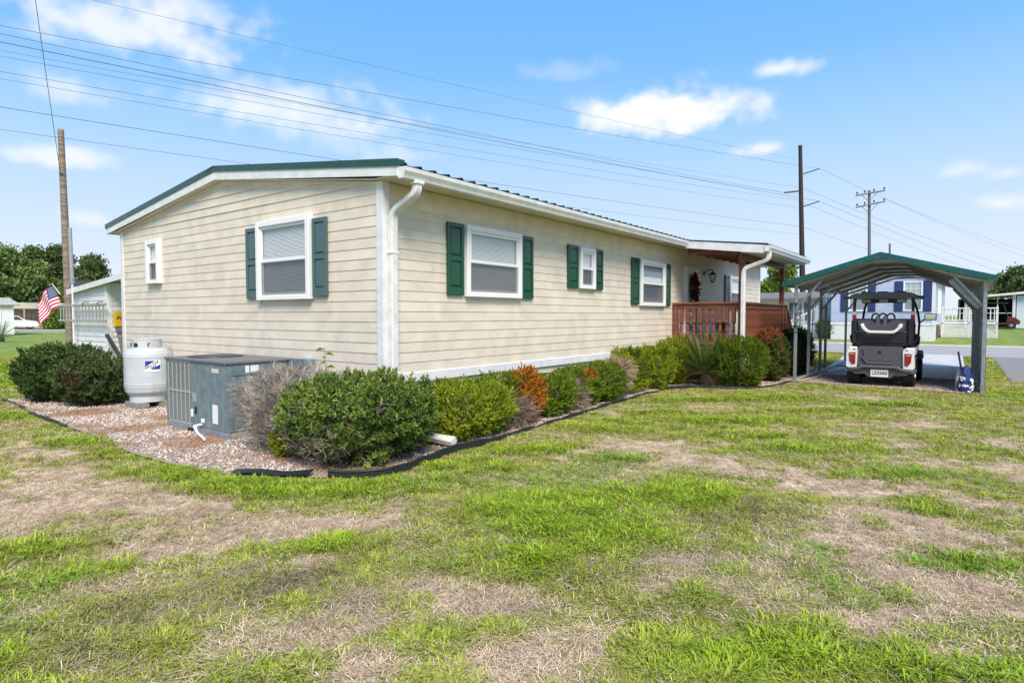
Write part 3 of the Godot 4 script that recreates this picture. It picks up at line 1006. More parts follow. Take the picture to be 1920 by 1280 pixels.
func rib_panel(width: float, run: float, ribs: int, rib_h := 0.024, rib_w := 0.055) -> ArrayMesh:
	# a roofing sheet: x across, y up the slope, z out
	var prof := []
	var pitch_ := width / ribs
	for i in ribs:
		var c := pitch_ * (i + 0.5)
		prof.append_array([Vector2(pitch_ * i, 0), Vector2(c - rib_w * 0.5, 0), Vector2(c - rib_w * 0.22, rib_h), Vector2(c + rib_w * 0.22, rib_h), Vector2(c + rib_w * 0.5, 0)])
	prof.append(Vector2(width, 0))
	var m := MB.new()
	for i in prof.size() - 1:
		var a: Vector2 = prof[i]
		var b: Vector2 = prof[i + 1]
		if b.x - a.x < 1e-6: continue
		m.face([Vector3(a.x, 0, a.y), Vector3(b.x, 0, b.y), Vector3(b.x, run, b.y), Vector3(a.x, run, a.y)])
		m.face([Vector3(b.x, 0, b.y - 0.004), Vector3(a.x, 0, a.y - 0.004), Vector3(a.x, run, a.y - 0.004), Vector3(b.x, run, b.y - 0.004)])
		m.face([Vector3(a.x, 0, a.y - 0.004), Vector3(b.x, 0, b.y - 0.004), Vector3(b.x, 0, b.y), Vector3(a.x, 0, a.y)])
	return m.mesh()

func gutter_section() -> Array:
	# K-style: (out, up), back edge at 0
	return [Vector2(0, 0), Vector2(0.085, 0), Vector2(0.095, 0.03), Vector2(0.118, 0.072), Vector2(0.122, 0.115), Vector2(0.112, 0.115), Vector2(0.108, 0.075), Vector2(0.086, 0.036), Vector2(0.078, 0.008), Vector2(0.006, 0.008), Vector2(0.006, 0.12), Vector2(0, 0.12)]

func rounded(path: Array, r: float) -> Array:
	# polyline with its corners rounded
	var q := [path[0]]
	for i in range(1, path.size() - 1):
		var a: Vector3 = path[i - 1]
		var b: Vector3 = path[i]
		var c: Vector3 = path[i + 1]
		var rr := minf(r, minf(a.distance_to(b), b.distance_to(c)) * 0.48)
		var p := b + (a - b).normalized() * rr
		var s := b + (c - b).normalized() * rr
		for k in 6:
			var t := k / 5.0
			q.append(p.lerp(b, t).lerp(b.lerp(s, t), t))
	q.append(path[path.size() - 1])
	return q

func rect_sec(w: float, h: float) -> Array:
	var e := minf(w, h) * 0.16
	return [Vector2(-w / 2 + e, -h / 2), Vector2(w / 2 - e, -h / 2), Vector2(w / 2, -h / 2 + e), Vector2(w / 2, h / 2 - e), Vector2(w / 2 - e, h / 2), Vector2(-w / 2 + e, h / 2), Vector2(-w / 2, h / 2 - e), Vector2(-w / 2, -h / 2 + e)]

func build_house() -> void:
	var H := thing("mobile_home", "cream lap sided single storey home with dark green metal roof", "house")
	var LEN := 15.3
	var WID := 7.1
	# core
	var pent := [Vector2(-WID + 0.004, 0.55), Vector2(-0.004, 0.55), Vector2(-0.004, 2.97), Vector2(-3.5, 3.42), Vector2(-WID + 0.004, 2.97)]
	# polygon in (z, y): local x -> world z, local y -> world y, extruded along -x, so start at the far end
	part(H, "wall", MB.new().prism(pent, Transform3D(Basis(Vector3(0, 0, 1), Vector3(0, 1, 0), Vector3(-1, 0, 0)), Vector3(LEN - 0.004, 0, 0)), LEN - 0.008), M.siding)
	var mats := [M.siding, M.siding_pale, M.siding]
	# long wall, along +x
	var ops := [[1.36, 2.58, 1.70, 2.64], [4.25, 4.77, 1.91, 2.61], [6.62, 7.83, 1.65, 2.58], [9.02, 9.92, 0.78, 2.60], [12.24, 13.2, 1.65, 2.54]]
	siding(H, Vector3(0.075, 0, 0), Vector3.RIGHT, LEN - 0.15, 0.772, 2.96, STEP, ops.map(func(q): return [q[0] - 0.075, q[1] - 0.075, q[2], q[3]]), mats, 3.66, 3)
	# gable wall, along +z
	var gops := [[WID - 5.95, WID - 5.48, 1.99, 2.72], [WID - 2.5, WID - 1.29, 1.66, 2.72]]
	siding(H, Vector3(0, 0, -WID + 0.075), Vector3(0, 0, 1), WID - 0.15, 0.772, 2.955, STEP, gops.map(func(q): return [q[0] - 0.075, q[1] - 0.075, q[2], q[3]]), mats, 3.66, 4)
	# the gable's top boards, cut to the slope
	var y := 0.772 + STEP * 18.0
	# finish the run below the slope first
	var slope := (3.42 - 2.97) / 3.5
	while y < 3.41:
		var top := minf(y + STEP, 3.415)
		var ya := maxf(y, 2.955)
		var inb := maxf(0.0, (y - 2.97) / slope)
		var intp := (top - 2.97) / slope
		var za0 := -WID + maxf(inb, 0.075)
		var zb0 := -maxf(inb, 0.075)
		var za1 := -WID + maxf(intp, 0.075)
		var zb1 := -maxf(intp, 0.075)
		if zb0 - za0 > 0.15:
			if zb1 - za1 < 0.02:
				za1 = -3.56; zb1 = -3.54
			var q := MB.new()
			q.hexa([Vector3(0.0, y, za0), Vector3(-0.016, y, za0), Vector3(-0.016, y, zb0), Vector3(0.0, y, zb0), Vector3(0.0, top, za1), Vector3(-0.0045, top, za1), Vector3(-0.0045, top, zb1), Vector3(0.0, top, zb1)])
			part(H, "siding_board", q, mats[int(y * 20.0) % 3])
		y += STEP
	# corner posts
	for c in [[0.0, 0.0, 1, 1], [0.0, -WID, 1, -1], [LEN, 0.0, -1, 1]]:
		var cp := MB.new()
		var sx: float = -c[2]
		cp.cspan(Vector3(c[0] + sx * 0.024, 0.70, c[1] - c[3] * 0.085), Vector3(c[0] - sx * 0.002, 2.965, c[1] + c[3] * 0.024), 0.004)
		cp.cspan(Vector3(c[0] - sx * 0.002, 0.70, c[1] - c[3] * 0.002), Vector3(c[0] - sx * 0.085, 2.965, c[1] + c[3] * 0.0225), 0.004)
		part(H, "corner_post", cp, M.white)
	# base trim and skirting
	part(H, "base_trim", MB.new().cspan(Vector3(-0.028, 0.655, -WID - 0.02), Vector3(0.02, 0.775, 0.028), 0.006), M.white)
	part(H, "base_trim", MB.new().cspan(Vector3(0.0205, 0.655, -0.02), Vector3(LEN, 0.775, 0.028), 0.006), M.white)
	var sk := MB.new()
	for i in 3: sk.cspan(Vector3(0.136 * i + 0.002, 0, 0), Vector3(0.136 * (i + 1) - 0.006, 0.645, 0.012), 0.005)
	var skm := sk.mesh()
	for i in 37: part(H, "skirting_panel", skm, M.skirt, Transform3D(Basis(), Vector3(0.03 + 0.41 * i, 0.01, -0.030)))
	for i in 17: part(H, "skirting_panel", skm, M.skirt, Transform3D(wall_basis(Vector3(0, 0, 1)), Vector3(0.030, 0.01, -WID + 0.05 + 0.41 * i)))
	part(H, "skirting_core", MB.new().span(Vector3(0.035, 0.0, -WID + 0.04), Vector3(LEN - 0.03, 0.6, -0.034)), M.skirt)
	# windows and shutters, long wall
	window(H, Vector3(1.97, 1.70, 0), Vector3.RIGHT, 1.22, 0.94, "blind")
	shutter(H, Vector3(1.175, 1.715, 0), Vector3.RIGHT, 0.31, 0.92, M.green_shutter)
	shutter(H, Vector3(2.755, 1.705, 0), Vector3.RIGHT, 0.29, 0.92, M.green_shutter)
	window(H, Vector3(4.51, 1.91, 0), Vector3.RIGHT, 0.52, 0.70, "shade", 0.075, 0.07)
	shutter(H, Vector3(4.06, 1.91, 0), Vector3.RIGHT, 0.33, 0.71, M.green_shutter)
	shutter(H, Vector3(4.93, 1.91, 0), Vector3.RIGHT, 0.29, 0.71, M.green_shutter)
	window(H, Vector3(7.225, 1.65, 0), Vector3.RIGHT, 1.21, 0.93, "curtain")
	shutter(H, Vector3(6.41, 1.67, 0), Vector3.RIGHT, 0.34, 0.92, M.green_shutter)
	shutter(H, Vector3(8.0, 1.67, 0), Vector3.RIGHT, 0.30, 0.90, M.green_shutter)
	window(H, Vector3(12.72, 1.65, 0), Vector3.RIGHT, 0.96, 0.89, "shade")
	shutter(H, Vector3(12.05, 1.65, 0), Vector3.RIGHT, 0.34, 0.90, M.sky_sheen_shutter)
	shutter(H, Vector3(13.38, 1.65, 0), Vector3.RIGHT, 0.32, 0.90, M.sky_sheen_shutter)
	# gable windows
	window(H, Vector3(0, 1.99, -5.715), Vector3(0, 0, 1), 0.47, 0.73, "shade", 0.085, 0.07)
	window(H, Vector3(0, 1.66, -1.895), Vector3(0, 0, 1), 1.21, 1.06, "blind", 0.085)
	shutter(H, Vector3(0, 1.69, -2.665), Vector3(0, 0, 1), 0.30, 0.97, M.sky_sheen_shutter)
	shutter(H, Vector3(0, 1.69, -1.125), Vector3(0, 0, 1), 0.29, 0.97, M.sky_sheen_shutter)
	# storm door
	var dz := 0.018
	var dc := MB.new()
	dc.cspan(Vector3(9.02, 0.775, 0.002), Vector3(9.075, 2.60, 0.055), 0.005)
	dc.cspan(Vector3(9.865, 0.775, 0.002), Vector3(9.92, 2.60, 0.055), 0.005)
	dc.cspan(Vector3(9.075, 2.545, 0.002), Vector3(9.865, 2.60, 0.053), 0.005)
	var d := part(H, "door", dc, M.white)
	var leaf := MB.new()
	leaf.cspan(Vector3(9.08, 0.78, dz), Vector3(9.17, 2.54, dz + 0.03), 0.004)
	leaf.cspan(Vector3(9.775, 0.78, dz), Vector3(9.86, 2.54, dz + 0.03), 0.004)
	leaf.cspan(Vector3(9.17, 2.44, dz), Vector3(9.775, 2.54, dz + 0.029), 0.004)
	leaf.cspan(Vector3(9.17, 0.78, dz), Vector3(9.775, 1.02, dz + 0.029), 0.004)
	leaf.cspan(Vector3(9.17, 1.68, dz), Vector3(9.775, 1.76, dz + 0.029), 0.004)
	part(d, "door_leaf", leaf, M.white)
	var pane := MB.new()
	pane.face([Vector3(9.17, 1.02, dz + 0.015), Vector3(9.775, 1.02, dz + 0.015), Vector3(9.775, 2.44, dz + 0.015), Vector3(9.17, 2.44, dz + 0.015)])
	part(d, "pane", pane, M.glass)
	part(d, "inner_door", MB.new().span(Vector3(9.09, 0.79, 0.004), Vector3(9.85, 2.535, 0.010)), mat(lin(0.55, 0.56, 0.57), 0.5))
	part(d, "handle", MB.new().tube(rounded([Vector3(9.81, 1.70, dz + 0.03), Vector3(9.81, 1.70, dz + 0.08), Vector3(9.81, 1.82, dz + 0.08), Vector3(9.81, 1.82, dz + 0.03)], 0.02), 0.009, 8), M.iron)
	# scrolled iron of the storm door
	var sc := MB.new()
	for s in [-1, 1]:
		var pts := []
		for k in 22:
			var a := k / 21.0 * TAU * 1.25
			var r := 0.10 * (1.0 - k / 30.0)
			pts.append(Vector3(9.47 + s * (0.13 - r * cos(a)), 1.60 + r * sin(a), dz + 0.026))
		sc.tube(pts, 0.008, 5)
		pts = []
		for k in 22:
			var a := k / 21.0 * TAU * 1.25
			var r := 0.10 * (1.0 - k / 30.0)
			pts.append(Vector3(9.47 + s * (0.13 - r * cos(a)), 1.20 - r * sin(a), dz + 0.026))
		sc.tube(pts, 0.008, 5)
		sc.tube([Vector3(9.47 + s * 0.26, 1.03, dz + 0.026), Vector3(9.47 + s * 0.26, 1.68, dz + 0.026)], 0.008, 5)
	sc.tube([Vector3(9.18, 1.40, dz + 0.026), Vector3(9.77, 1.40, dz + 0.026)], 0.008, 5)
	part(d, "scrollwork", sc, M.iron)
	# roof
	var ridge_y := 3.545
	var eave_y := 3.055
	var run := Vector2(3.5 + 0.36, ridge_y - eave_y).length()
	var sheet_w := 0.92
	var pm := rib_panel(sheet_w, run, 4)
	var x0 := -0.12
	var upf := Vector3(0, ridge_y - eave_y, -(3.5 + 0.36)).normalized()
	var upb := Vector3(0, ridge_y - eave_y, 3.6 + 0.36).normalized()
	for i in 17:
		var nrm := Vector3.RIGHT.cross(upf)
		part(H, "roof_sheet", pm, M.dark_roof, Transform3D(Basis(Vector3.RIGHT, upf, nrm), Vector3(x0 + sheet_w * i, eave_y + 0.03, 0.38)))
		var nb := Vector3.LEFT.cross(upb)
		part(H, "roof_sheet", pm, M.dark_roof, Transform3D(Basis(Vector3.LEFT, upb, nb), Vector3(x0 + sheet_w * (i + 1), eave_y + 0.03, -WID - 0.38)))
	part(H, "ridge_cap", MB.new().prism([Vector2(-0.20, -0.035), Vector2(0, 0.015), Vector2(0.20, -0.035), Vector2(0.20, -0.028), Vector2(0.07, 0.012), Vector2(0.04, 0.035), Vector2(-0.04, 0.035), Vector2(-0.07, 0.012), Vector2(-0.20, -0.028)], Transform3D(Basis(Vector3(0, 0, 1), Vector3(0, 1, 0), Vector3(-1, 0, 0)), Vector3(x0 + sheet_w * 17, ridge_y + 0.035, -3.5)), sheet_w * 17 + 0.015), M.dark_roof)
	# roof deck under the sheets (soffit and fascia)
	for sgn in [1, -1]:
		var z0: float = 0.34 if sgn > 0 else -WID - 0.34
		var dk := MB.new()
		dk.hexa([Vector3(x0 + 0.02, eave_y + 0.012, z0), Vector3(15.5, eave_y + 0.012, z0), Vector3(15.5, eave_y - 0.045, z0), Vector3(x0 + 0.02, eave_y - 0.045, z0), Vector3(x0 + 0.02, ridge_y + 0.012, -3.5), Vector3(15.5, ridge_y + 0.012, -3.5), Vector3(15.5, ridge_y - 0.045, -3.5), Vector3(x0 + 0.02, ridge_y - 0.045, -3.5)])
		part(H, "roof_deck", dk, M.white)
		var zin: float = 0.02 if sgn > 0 else -WID - 0.02
		part(H, "soffit", MB.new().span(Vector3(x0 + 0.02, 2.965, zin), Vector3(15.45, 2.975, z0 - sgn * 0.004)), M.siding)
		part(H, "fascia", MB.new().cspan(Vector3(x0 + 0.015, 2.955, z0 - sgn * 0.002), Vector3(15.5, 3.065, z0 + sgn * 0.022), 0.004), M.white)
		# rake: white board and green metal edge on the gable end
		var rk := MB.new()
		var zo: float = z0 + sgn * 0.030
		rk.hexa([Vector3(x0, eave_y - 0.105, zo), Vector3(x0, eave_y + 0.02, zo), Vector3(x0 + 0.024, eave_y + 0.02, zo), Vector3(x0 + 0.024, eave_y - 0.105, zo), Vector3(x0, ridge_y - 0.125, -3.5), Vector3(x0, ridge_y + 0.0, -3.5), Vector3(x0 + 0.024, ridge_y + 0.0, -3.5), Vector3(x0 + 0.024, ridge_y - 0.125, -3.5)])
		part(H, "rake_board", rk, M.white)
		var ge := MB.new()
		var zt: float = z0 + sgn * 0.045
		ge.hexa([Vector3(x0 - 0.012, eave_y - 0.005, zt), Vector3(x0 - 0.012, eave_y + 0.075, zt), Vector3(x0 + 0.10, eave_y + 0.075, zt), Vector3(x0 + 0.10, eave_y + 0.03, zt), Vector3(x0 - 0.012, ridge_y - 0.01, -3.5), Vector3(x0 - 0.012, ridge_y + 0.075, -3.5), Vector3(x0 + 0.10, ridge_y + 0.075, -3.5), Vector3(x0 + 0.10, ridge_y + 0.03, -3.5)])
		part(H, "rake_trim", ge, M.green_metal)
		# rake soffit
		var rs := MB.new()
		rs.hexa([Vector3(x0 + 0.025, 2.962, sgn * 0.0 + (0.02 if sgn > 0 else -WID - 0.02)), Vector3(0.0, 2.962, 0.02 if sgn > 0 else -WID - 0.02), Vector3(0.0, 2.972, 0.02 if sgn > 0 else -WID - 0.02), Vector3(x0 + 0.025, 2.972, 0.02 if sgn > 0 else -WID - 0.02), Vector3(x0 + 0.025, 3.415, -3.5), Vector3(0.0, 3.415, -3.5), Vector3(0.0, 3.425, -3.5), Vector3(x0 + 0.025, 3.425, -3.5)])
		part(H, "soffit", rs, M.siding)
	# cream trim under the rake
	for sgn in [1, -1]:
		var z0: float = -0.02 if sgn > 0 else -WID + 0.02
		var tr := MB.new()
		tr.hexa([Vector3(-0.022, 2.925, z0), Vector3(-0.022, 2.96, z0), Vector3(0.0, 2.96, z0), Vector3(0.0, 2.925, z0), Vector3(-0.022, 3.378, -3.5), Vector3(-0.022, 3.413, -3.5), Vector3(0.0, 3.413, -3.5), Vector3(0.0, 3.378, -3.5)])
		part(H, "siding_trim", tr, M.siding_pale)
	# gutter
	var gs := gutter_section()
	var gq := []
	for p in gs: gq.append(p)
	var gx := Transform3D(Basis(Vector3(0, 0, 1), Vector3(0, 1, 0), Vector3(-1, 0, 0)), Vector3(8.02, 2.925, 0.366))
	var gu := part(H, "gutter", MB.new().prism(gq, gx, 8.02 + 0.10), M.white_metal)
	var endp := [Vector2(0, 0), Vector2(0.085, 0), Vector2(0.095, 0.03), Vector2(0.118, 0.072), Vector2(0.122, 0.115), Vector2(0, 0.12)]
	part(gu, "end_cap", MB.new().prism(endp, Transform3D(gx.basis, Vector3(-0.098, 2.925, 0.366)), 0.006), M.white_metal)
	part(gu, "end_cap", MB.new().prism(endp, Transform3D(gx.basis, Vector3(8.028, 2.925, 0.366)), 0.006), M.white_metal)
	# downspout: offset elbows back to the wall, then down beside the corner post
	var dp := rounded([Vector3(0.13, 2.93, 0.42), Vector3(0.125, 2.80, 0.42), Vector3(0.095, 2.62, 0.075), Vector3(0.092, 2.45, 0.062), Vector3(0.092, 0.70, 0.062), Vector3(0.10, 0.30, 0.07), Vector3(0.16, 0.12, 0.30), Vector3(0.23, 0.085, 0.86)], 0.13)
	part(H, "downspout", MB.new().sweep(dp, rect_sec(0.10, 0.075), Vector3(0, 0.2, 1)), M.white_metal)
	part(H, "downspout_outlet", MB.new().cspan(Vector3(0.06, 2.885, 0.375), Vector3(0.20, 2.93, 0.47), 0.01), M.white_metal)
	for yy in [2.15, 0.78]:
		part(H, "downspout_strap", MB.new().cspan(Vector3(0.035, yy, 0.020), Vector3(0.15, yy + 0.03, 0.104), 0.004), M.white_metal)
	# electrical box on the gable wall
	var eb := thing("electrical_box", "small grey metal electrical disconnect box on the gable wall", "utility box", Vector3(-0.03, 0.62, -1.38))
	part(eb, "box", MB.new().cspan(Vector3(-0.14, 0, -0.13), Vector3(0, 0.29, 0.13), 0.008), M.cab)
	part(eb, "cover", MB.new().cspan(Vector3(-0.155, -0.01, -0.14), Vector3(-0.141, 0.295, 0.14), 0.005), M.cab)
	part(eb, "conduit", MB.new().tube(rounded([Vector3(-0.07, 0.0, -0.08), Vector3(-0.07, -0.22, -0.08), Vector3(-0.10, -0.28, -0.45)], 0.08), 0.016, 8), M.cab_dark)
	# carriage lantern beside the door
	var ln := thing("wall_lantern", "bronze carriage lantern mounted beside the storm door", "lantern", Vector3(10.30, 2.50, 0.018))
	part(ln, "back_plate", MB.new().lathe([Vector2(0.055, 0), Vector2(0.06, 0.008), Vector2(0.045, 0.02), Vector2(0.001, 0.026)], 14, Transform3D(Basis(Vector3.RIGHT, PI / 2), Vector3.ZERO)), mat(lin(0.10, 0.07, 0.05), 0.4, 0.5))
	part(ln, "arm", MB.new().tube(rounded([Vector3(0, 0, 0.02), Vector3(0.06, 0.10, 0.10), Vector3(0.12, 0.07, 0.17), Vector3(0.12, 0.04, 0.17)], 0.05), 0.012, 7), mat(lin(0.10, 0.07, 0.05), 0.4, 0.5))
	part(ln, "roof_cap", MB.new().lathe([Vector2(0.10, 0.0), Vector2(0.07, 0.035), Vector2(0.03, 0.055), Vector2(0.02, 0.075), Vector2(0.001, 0.09)], 6, Transform3D(Basis(), Vector3(0.12, -0.03, 0.17))), mat(lin(0.06, 0.045, 0.035), 0.4, 0.5))
	part(ln, "glass", MB.new().lathe([Vector2(0.045, -0.20), Vector2(0.085, -0.032)], 6, Transform3D(Basis(), Vector3(0.12, 0, 0.17))), M.glass)
	var cg := MB.new()
	for k in 6:
		var a := TAU * k / 6.0
		cg.tube([Vector3(0.12 + cos(a) * 0.046, -0.205, 0.17 + sin(a) * 0.046), Vector3(0.12 + cos(a) * 0.088, -0.03, 0.17 + sin(a) * 0.088)], 0.006, 5)
	cg.lathe([Vector2(0.02, -0.235), Vector2(0.05, -0.215), Vector2(0.05, -0.20), Vector2(0.001, -0.198)], 6, Transform3D(Basis(), Vector3(0.12, 0, 0.17)))
	part(ln, "cage", cg, mat(lin(0.10, 0.07, 0.05), 0.4, 0.5))
	# wreath on the storm door
	var wr := thing("door_wreath", "dark red and green oval wreath hung on the storm door", "wreath", Vector3(9.50, 2.12, 0.075))
	var rng := RandomNumberGenerator.new()
	rng.seed = 8
	var wx := []
	var wc := []
	for k in 420:
		var a := rng.randf() * TAU
		var rr := 0.17 + rng.randf_range(-0.07, 0.07)
		wx.append(Transform3D(Basis.from_euler(Vector3(rng.randf() * TAU, rng.randf() * TAU, 0)).scaled(Vector3.ONE * 0.9), Vector3(cos(a) * rr * 0.85, sin(a) * rr * 1.35, rng.randf_range(-0.02, 0.05))))
		wc.append(Color(0.16, 0.012, 0.010).lerp(Color(0.05, 0.02, 0.012), rng.randf()) if rng.randf() < 0.72 else Color(0.03, 0.06, 0.02))
	scatter(wr, "leaves", sprig(6, 0.05, 0.03, 0.05, 21), M.leaf, wx, wc)
	part(wr, "ring", MB.new().tube(range(25).map(func(k): return Vector3(cos(TAU * k / 24.0) * 0.145, sin(TAU * k / 24.0) * 0.23, 0)), 0.03, 8, false), M.twig)

func baluster_mesh(h: float) -> ArrayMesh:
	# turned baluster, square at both ends
	var m := MB.new()
	m.cspan(Vector3(-0.038, 0, -0.038), Vector3(0.038, 0.16, 0.038), 0.004)
	m.cspan(Vector3(-0.038, h - 0.30, -0.038), Vector3(0.038, h, 0.038), 0.004)
	m.lathe([Vector2(0.034, 0.16), Vector2(0.018, 0.185), Vector2(0.034, 0.20), Vector2(0.036, 0.24), Vector2(0.030, 0.33), Vector2(0.017, h - 0.42), Vector2(0.016, h - 0.38), Vector2(0.030, h - 0.365), Vector2(0.018, h - 0.345), Vector2(0.036, h - 0.315), Vector2(0.036, h - 0.30)], 12)
	return m.mesh()

func build_porch() -> void:
	var P := thing("porch", "red brown stained wooden porch deck with roof and railings", "porch", Vector3.ZERO)
	var fy := 0.78
	var x0 := 8.30
	var x1 := 12.1
	var zf := 1.55
	# deck boards run along x
	var nb := 11
	for i in nb:
		var za := 0.03 + (zf - 0.03) * i / nb
		part(P, "deck_board", MB.new().cspan(Vector3(x0 - 0.02, fy - 0.035, za), Vector3(x1 + 0.02, fy, za + (zf - 0.03) / nb - 0.006), 0.004), M.stain)
	part(P, "rim_joist", MB.new().cspan(Vector3(x0, fy - 0.23, 0.03), Vector3(x0 + 0.04, fy - 0.037, zf), 0.003), M.stain)
	part(P, "rim_joist", MB.new().cspan(Vector3(x0 + 0.0405, fy - 0.23, zf - 0.04), Vector3(x1, fy - 0.037, zf), 0.003), M.stain)
	# posts
	for p in [[x0 + 0.05, zf - 0.05, 2.74], [11.72, zf - 0.05, 2.74]]:
		part(P, "post", MB.new().cspan(Vector3(p[0] - 0.05, 0.0, p[1] - 0.05), Vector3(p[0] + 0.05, p[2], p[1] + 0.05), 0.006), M.stain)
	for p in [[x0 + 0.05, 0.09, 1.70], [x1 - 0.05, zf - 0.05, 1.73]]:
		part(P, "rail_post", MB.new().cspan(Vector3(p[0] - 0.045, 0.0, p[1] - 0.045), Vector3(p[0] + 0.045, p[2], p[1] + 0.045), 0.006), M.stain)
	# railing at the side (turned balusters) and along the front (slim square ones)
	part(P, "handrail", MB.new().cspan(Vector3(x0 - 0.01, 1.70, 0.03), Vector3(x0 + 0.11, 1.74, zf + 0.02), 0.006), M.stain)
	part(P, "side_rail", MB.new().cspan(Vector3(x0 + 0.02, 1.60, 0.14), Vector3(x0 + 0.08, 1.70, zf - 0.11), 0.004), M.stain)
	part(P, "bottom_rail", MB.new().cspan(Vector3(x0 + 0.02, 0.83, 0.14), Vector3(x0 + 0.08, 0.91, zf - 0.11), 0.004), M.stain)
	var bm := baluster_mesh(0.69)
	for i in 9:
		part(P, "baluster", bm, M.stain, Transform3D(Basis(), Vector3(x0 + 0.05, 0.91, 0.215 + i * 0.142)))
	part(P, "handrail", MB.new().cspan(Vector3(x0 + 0.111, 1.70, zf - 0.11), Vector3(x1 + 0.01, 1.74, zf + 0.02), 0.006), M.stain)
	part(P, "front_rail", MB.new().cspan(Vector3(x0 + 0.101, 1.60, zf - 0.08), Vector3(x1 - 0.095, 1.70, zf - 0.02), 0.004), M.stain)
	part(P, "bottom_rail", MB.new().cspan(Vector3(x0 + 0.101, 0.83, zf - 0.08), Vector3(x1 - 0.095, 0.91, zf - 0.02), 0.004), M.stain)
	var sq := MB.new().cspan(Vector3(-0.02, 0, -0.02), Vector3(0.02, 0.69, 0.02), 0.004).mesh()
	for i in 25:
		var xx := x0 + 0.20 + i * 0.141
		if absf(xx - 11.72) < 0.07: continue
		part(P, "baluster", sq, M.stain, Transform3D(Basis(), Vector3(xx, 0.91, zf - 0.05)))
	# steps at the far end with a sloping rail
	for i in 4:
		part(P, "step", MB.new().cspan(Vector3(x1 + 0.02 + i * 0.22, fy - 0.19 * (i + 1) - 0.04, 0.35), Vector3(x1 + 0.27 + i * 0.22, fy - 0.19 * (i + 1), zf - 0.05), 0.006), M.stain)
	part(P, "stringer", MB.new().hexa([Vector3(x1, fy - 0.30, zf - 0.045), Vector3(x1, fy - 0.02, zf - 0.045), Vector3(x1, fy - 0.02, zf), Vector3(x1, fy - 0.30, zf), Vector3(x1 + 0.9, 0.0, zf - 0.045), Vector3(x1 + 0.98, 0.06, zf - 0.045), Vector3(x1 + 0.98, 0.06, zf), Vector3(x1 + 0.9, 0.0, zf)]), M.stain)
	part(P, "stair_rail", MB.new().hexa([Vector3(x1, 1.66, zf - 0.08), Vector3(x1, 1.74, zf - 0.08), Vector3(x1, 1.74, zf), Vector3(x1, 1.66, zf), Vector3(x1 + 0.80, 0.86, zf - 0.08), Vector3(x1 + 0.80, 0.94, zf - 0.08), Vector3(x1 + 0.80, 0.94, zf), Vector3(x1 + 0.80, 0.86, zf)]), M.stain)
	for i in 5:
		var xx := x1 + 0.09 + i * 0.14
		part(P, "baluster", MB.new().cspan(Vector3(xx - 0.02, 0.62 - (xx - x1) * 0.85, zf - 0.06), Vector3(xx + 0.02, 1.68 - (xx - x1), zf - 0.02), 0.004), M.stain)
	part(P, "rail_post", MB.new().cspan(Vector3(x1 + 0.77, 0.0, zf - 0.085), Vector3(x1 + 0.86, 0.98, zf + 0.005), 0.006), M.stain)
	# roof over it
	var rx0 := 8.05
	var rx1 := 11.78
	var zr := 2.00
	var yw := 3.06
	var yf := 2.86
	part(P, "beam", MB.new().cspan(Vector3(rx0 + 0.20, 2.62, zf - 0.09), Vector3(rx1 - 0.02, 2.76, zf - 0.01), 0.005), M.stain)
	var ce := MB.new()
	ce.hexa([Vector3(rx0 + 0.03, 2.90, 0.39), Vector3(rx1, 2.90, 0.39), Vector3(rx1, 2.93, 0.39), Vector3(rx0 + 0.03, 2.93, 0.39), Vector3(rx0 + 0.03, 2.765, zf + 0.0), Vector3(rx1, 2.765, zf + 0.0), Vector3(rx1, 2.79, zf + 0.0), Vector3(rx0 + 0.03, 2.79, zf + 0.0)])
	part(P, "ceiling", ce, M.stain)
	for i in 7:
		var xx := rx0 + 0.15 + i * 0.56
		part(P, "rafter", MB.new().hexa([Vector3(xx, 2.80, 0.40), Vector3(xx + 0.04, 2.80, 0.40), Vector3(xx + 0.04, 2.899, 0.40), Vector3(xx, 2.899, 0.40), Vector3(xx, 2.70, zf - 0.095), Vector3(xx + 0.04, 2.70, zf - 0.095), Vector3(xx + 0.04, 2.772, zf - 0.095), Vector3(xx, 2.772, zf - 0.095)]), M.stain)
	part(P, "soffit", MB.new().hexa([Vector3(rx0 + 0.03, 2.735, zf + 0.003), Vector3(rx1, 2.735, zf + 0.003), Vector3(rx1, 2.755, zf + 0.003), Vector3(rx0 + 0.03, 2.755, zf + 0.003), Vector3(rx0 + 0.03, 2.70, zr), Vector3(rx1, 2.70, zr), Vector3(rx1, 2.72, zr), Vector3(rx0 + 0.03, 2.72, zr)]), mat(lin(0.62, 0.56, 0.47), 0.6))
	for e in [rx0, rx1]:
		part(P, "side_fascia", MB.new().hexa([Vector3(e, yw - 0.16, 0.38), Vector3(e, yw, 0.38), Vector3(e + 0.025, yw, 0.38), Vector3(e + 0.025, yw - 0.16, 0.38), Vector3(e, yf - 0.165, zr), Vector3(e, yf, zr), Vector3(e + 0.025, yf, zr), Vector3(e + 0.025, yf - 0.165, zr)]), M.white)
	part(P, "front_fascia", MB.new().cspan(Vector3(rx0, yf - 0.16, zr + 0.002), Vector3(rx1 + 0.025, yf, zr + 0.022), 0.003), M.white)
	var up := Vector3(0, yw - yf, -(zr + 0.04 - 0.3)).normalized()
	var rp := rib_panel(0.94, 1.76, 4)
	for i in 4:
		part(P, "roof_sheet", rp, M.dark_roof, Transform3D(Basis(Vector3.RIGHT, up, Vector3.RIGHT.cross(up)), Vector3(rx0 - 0.01 + i * 0.94, yf + 0.012, zr + 0.06)))
	# gutter and downspout
	var gx := Transform3D(Basis(Vector3(0, 0, 1), Vector3(0, 1, 0), Vector3(-1, 0, 0)), Vector3(rx1 + 0.02, yf - 0.135, zr + 0.024))
	var gu := part(P, "gutter", MB.new().prism(gutter_section(), gx, rx1 - rx0 + 0.03), M.white_metal)
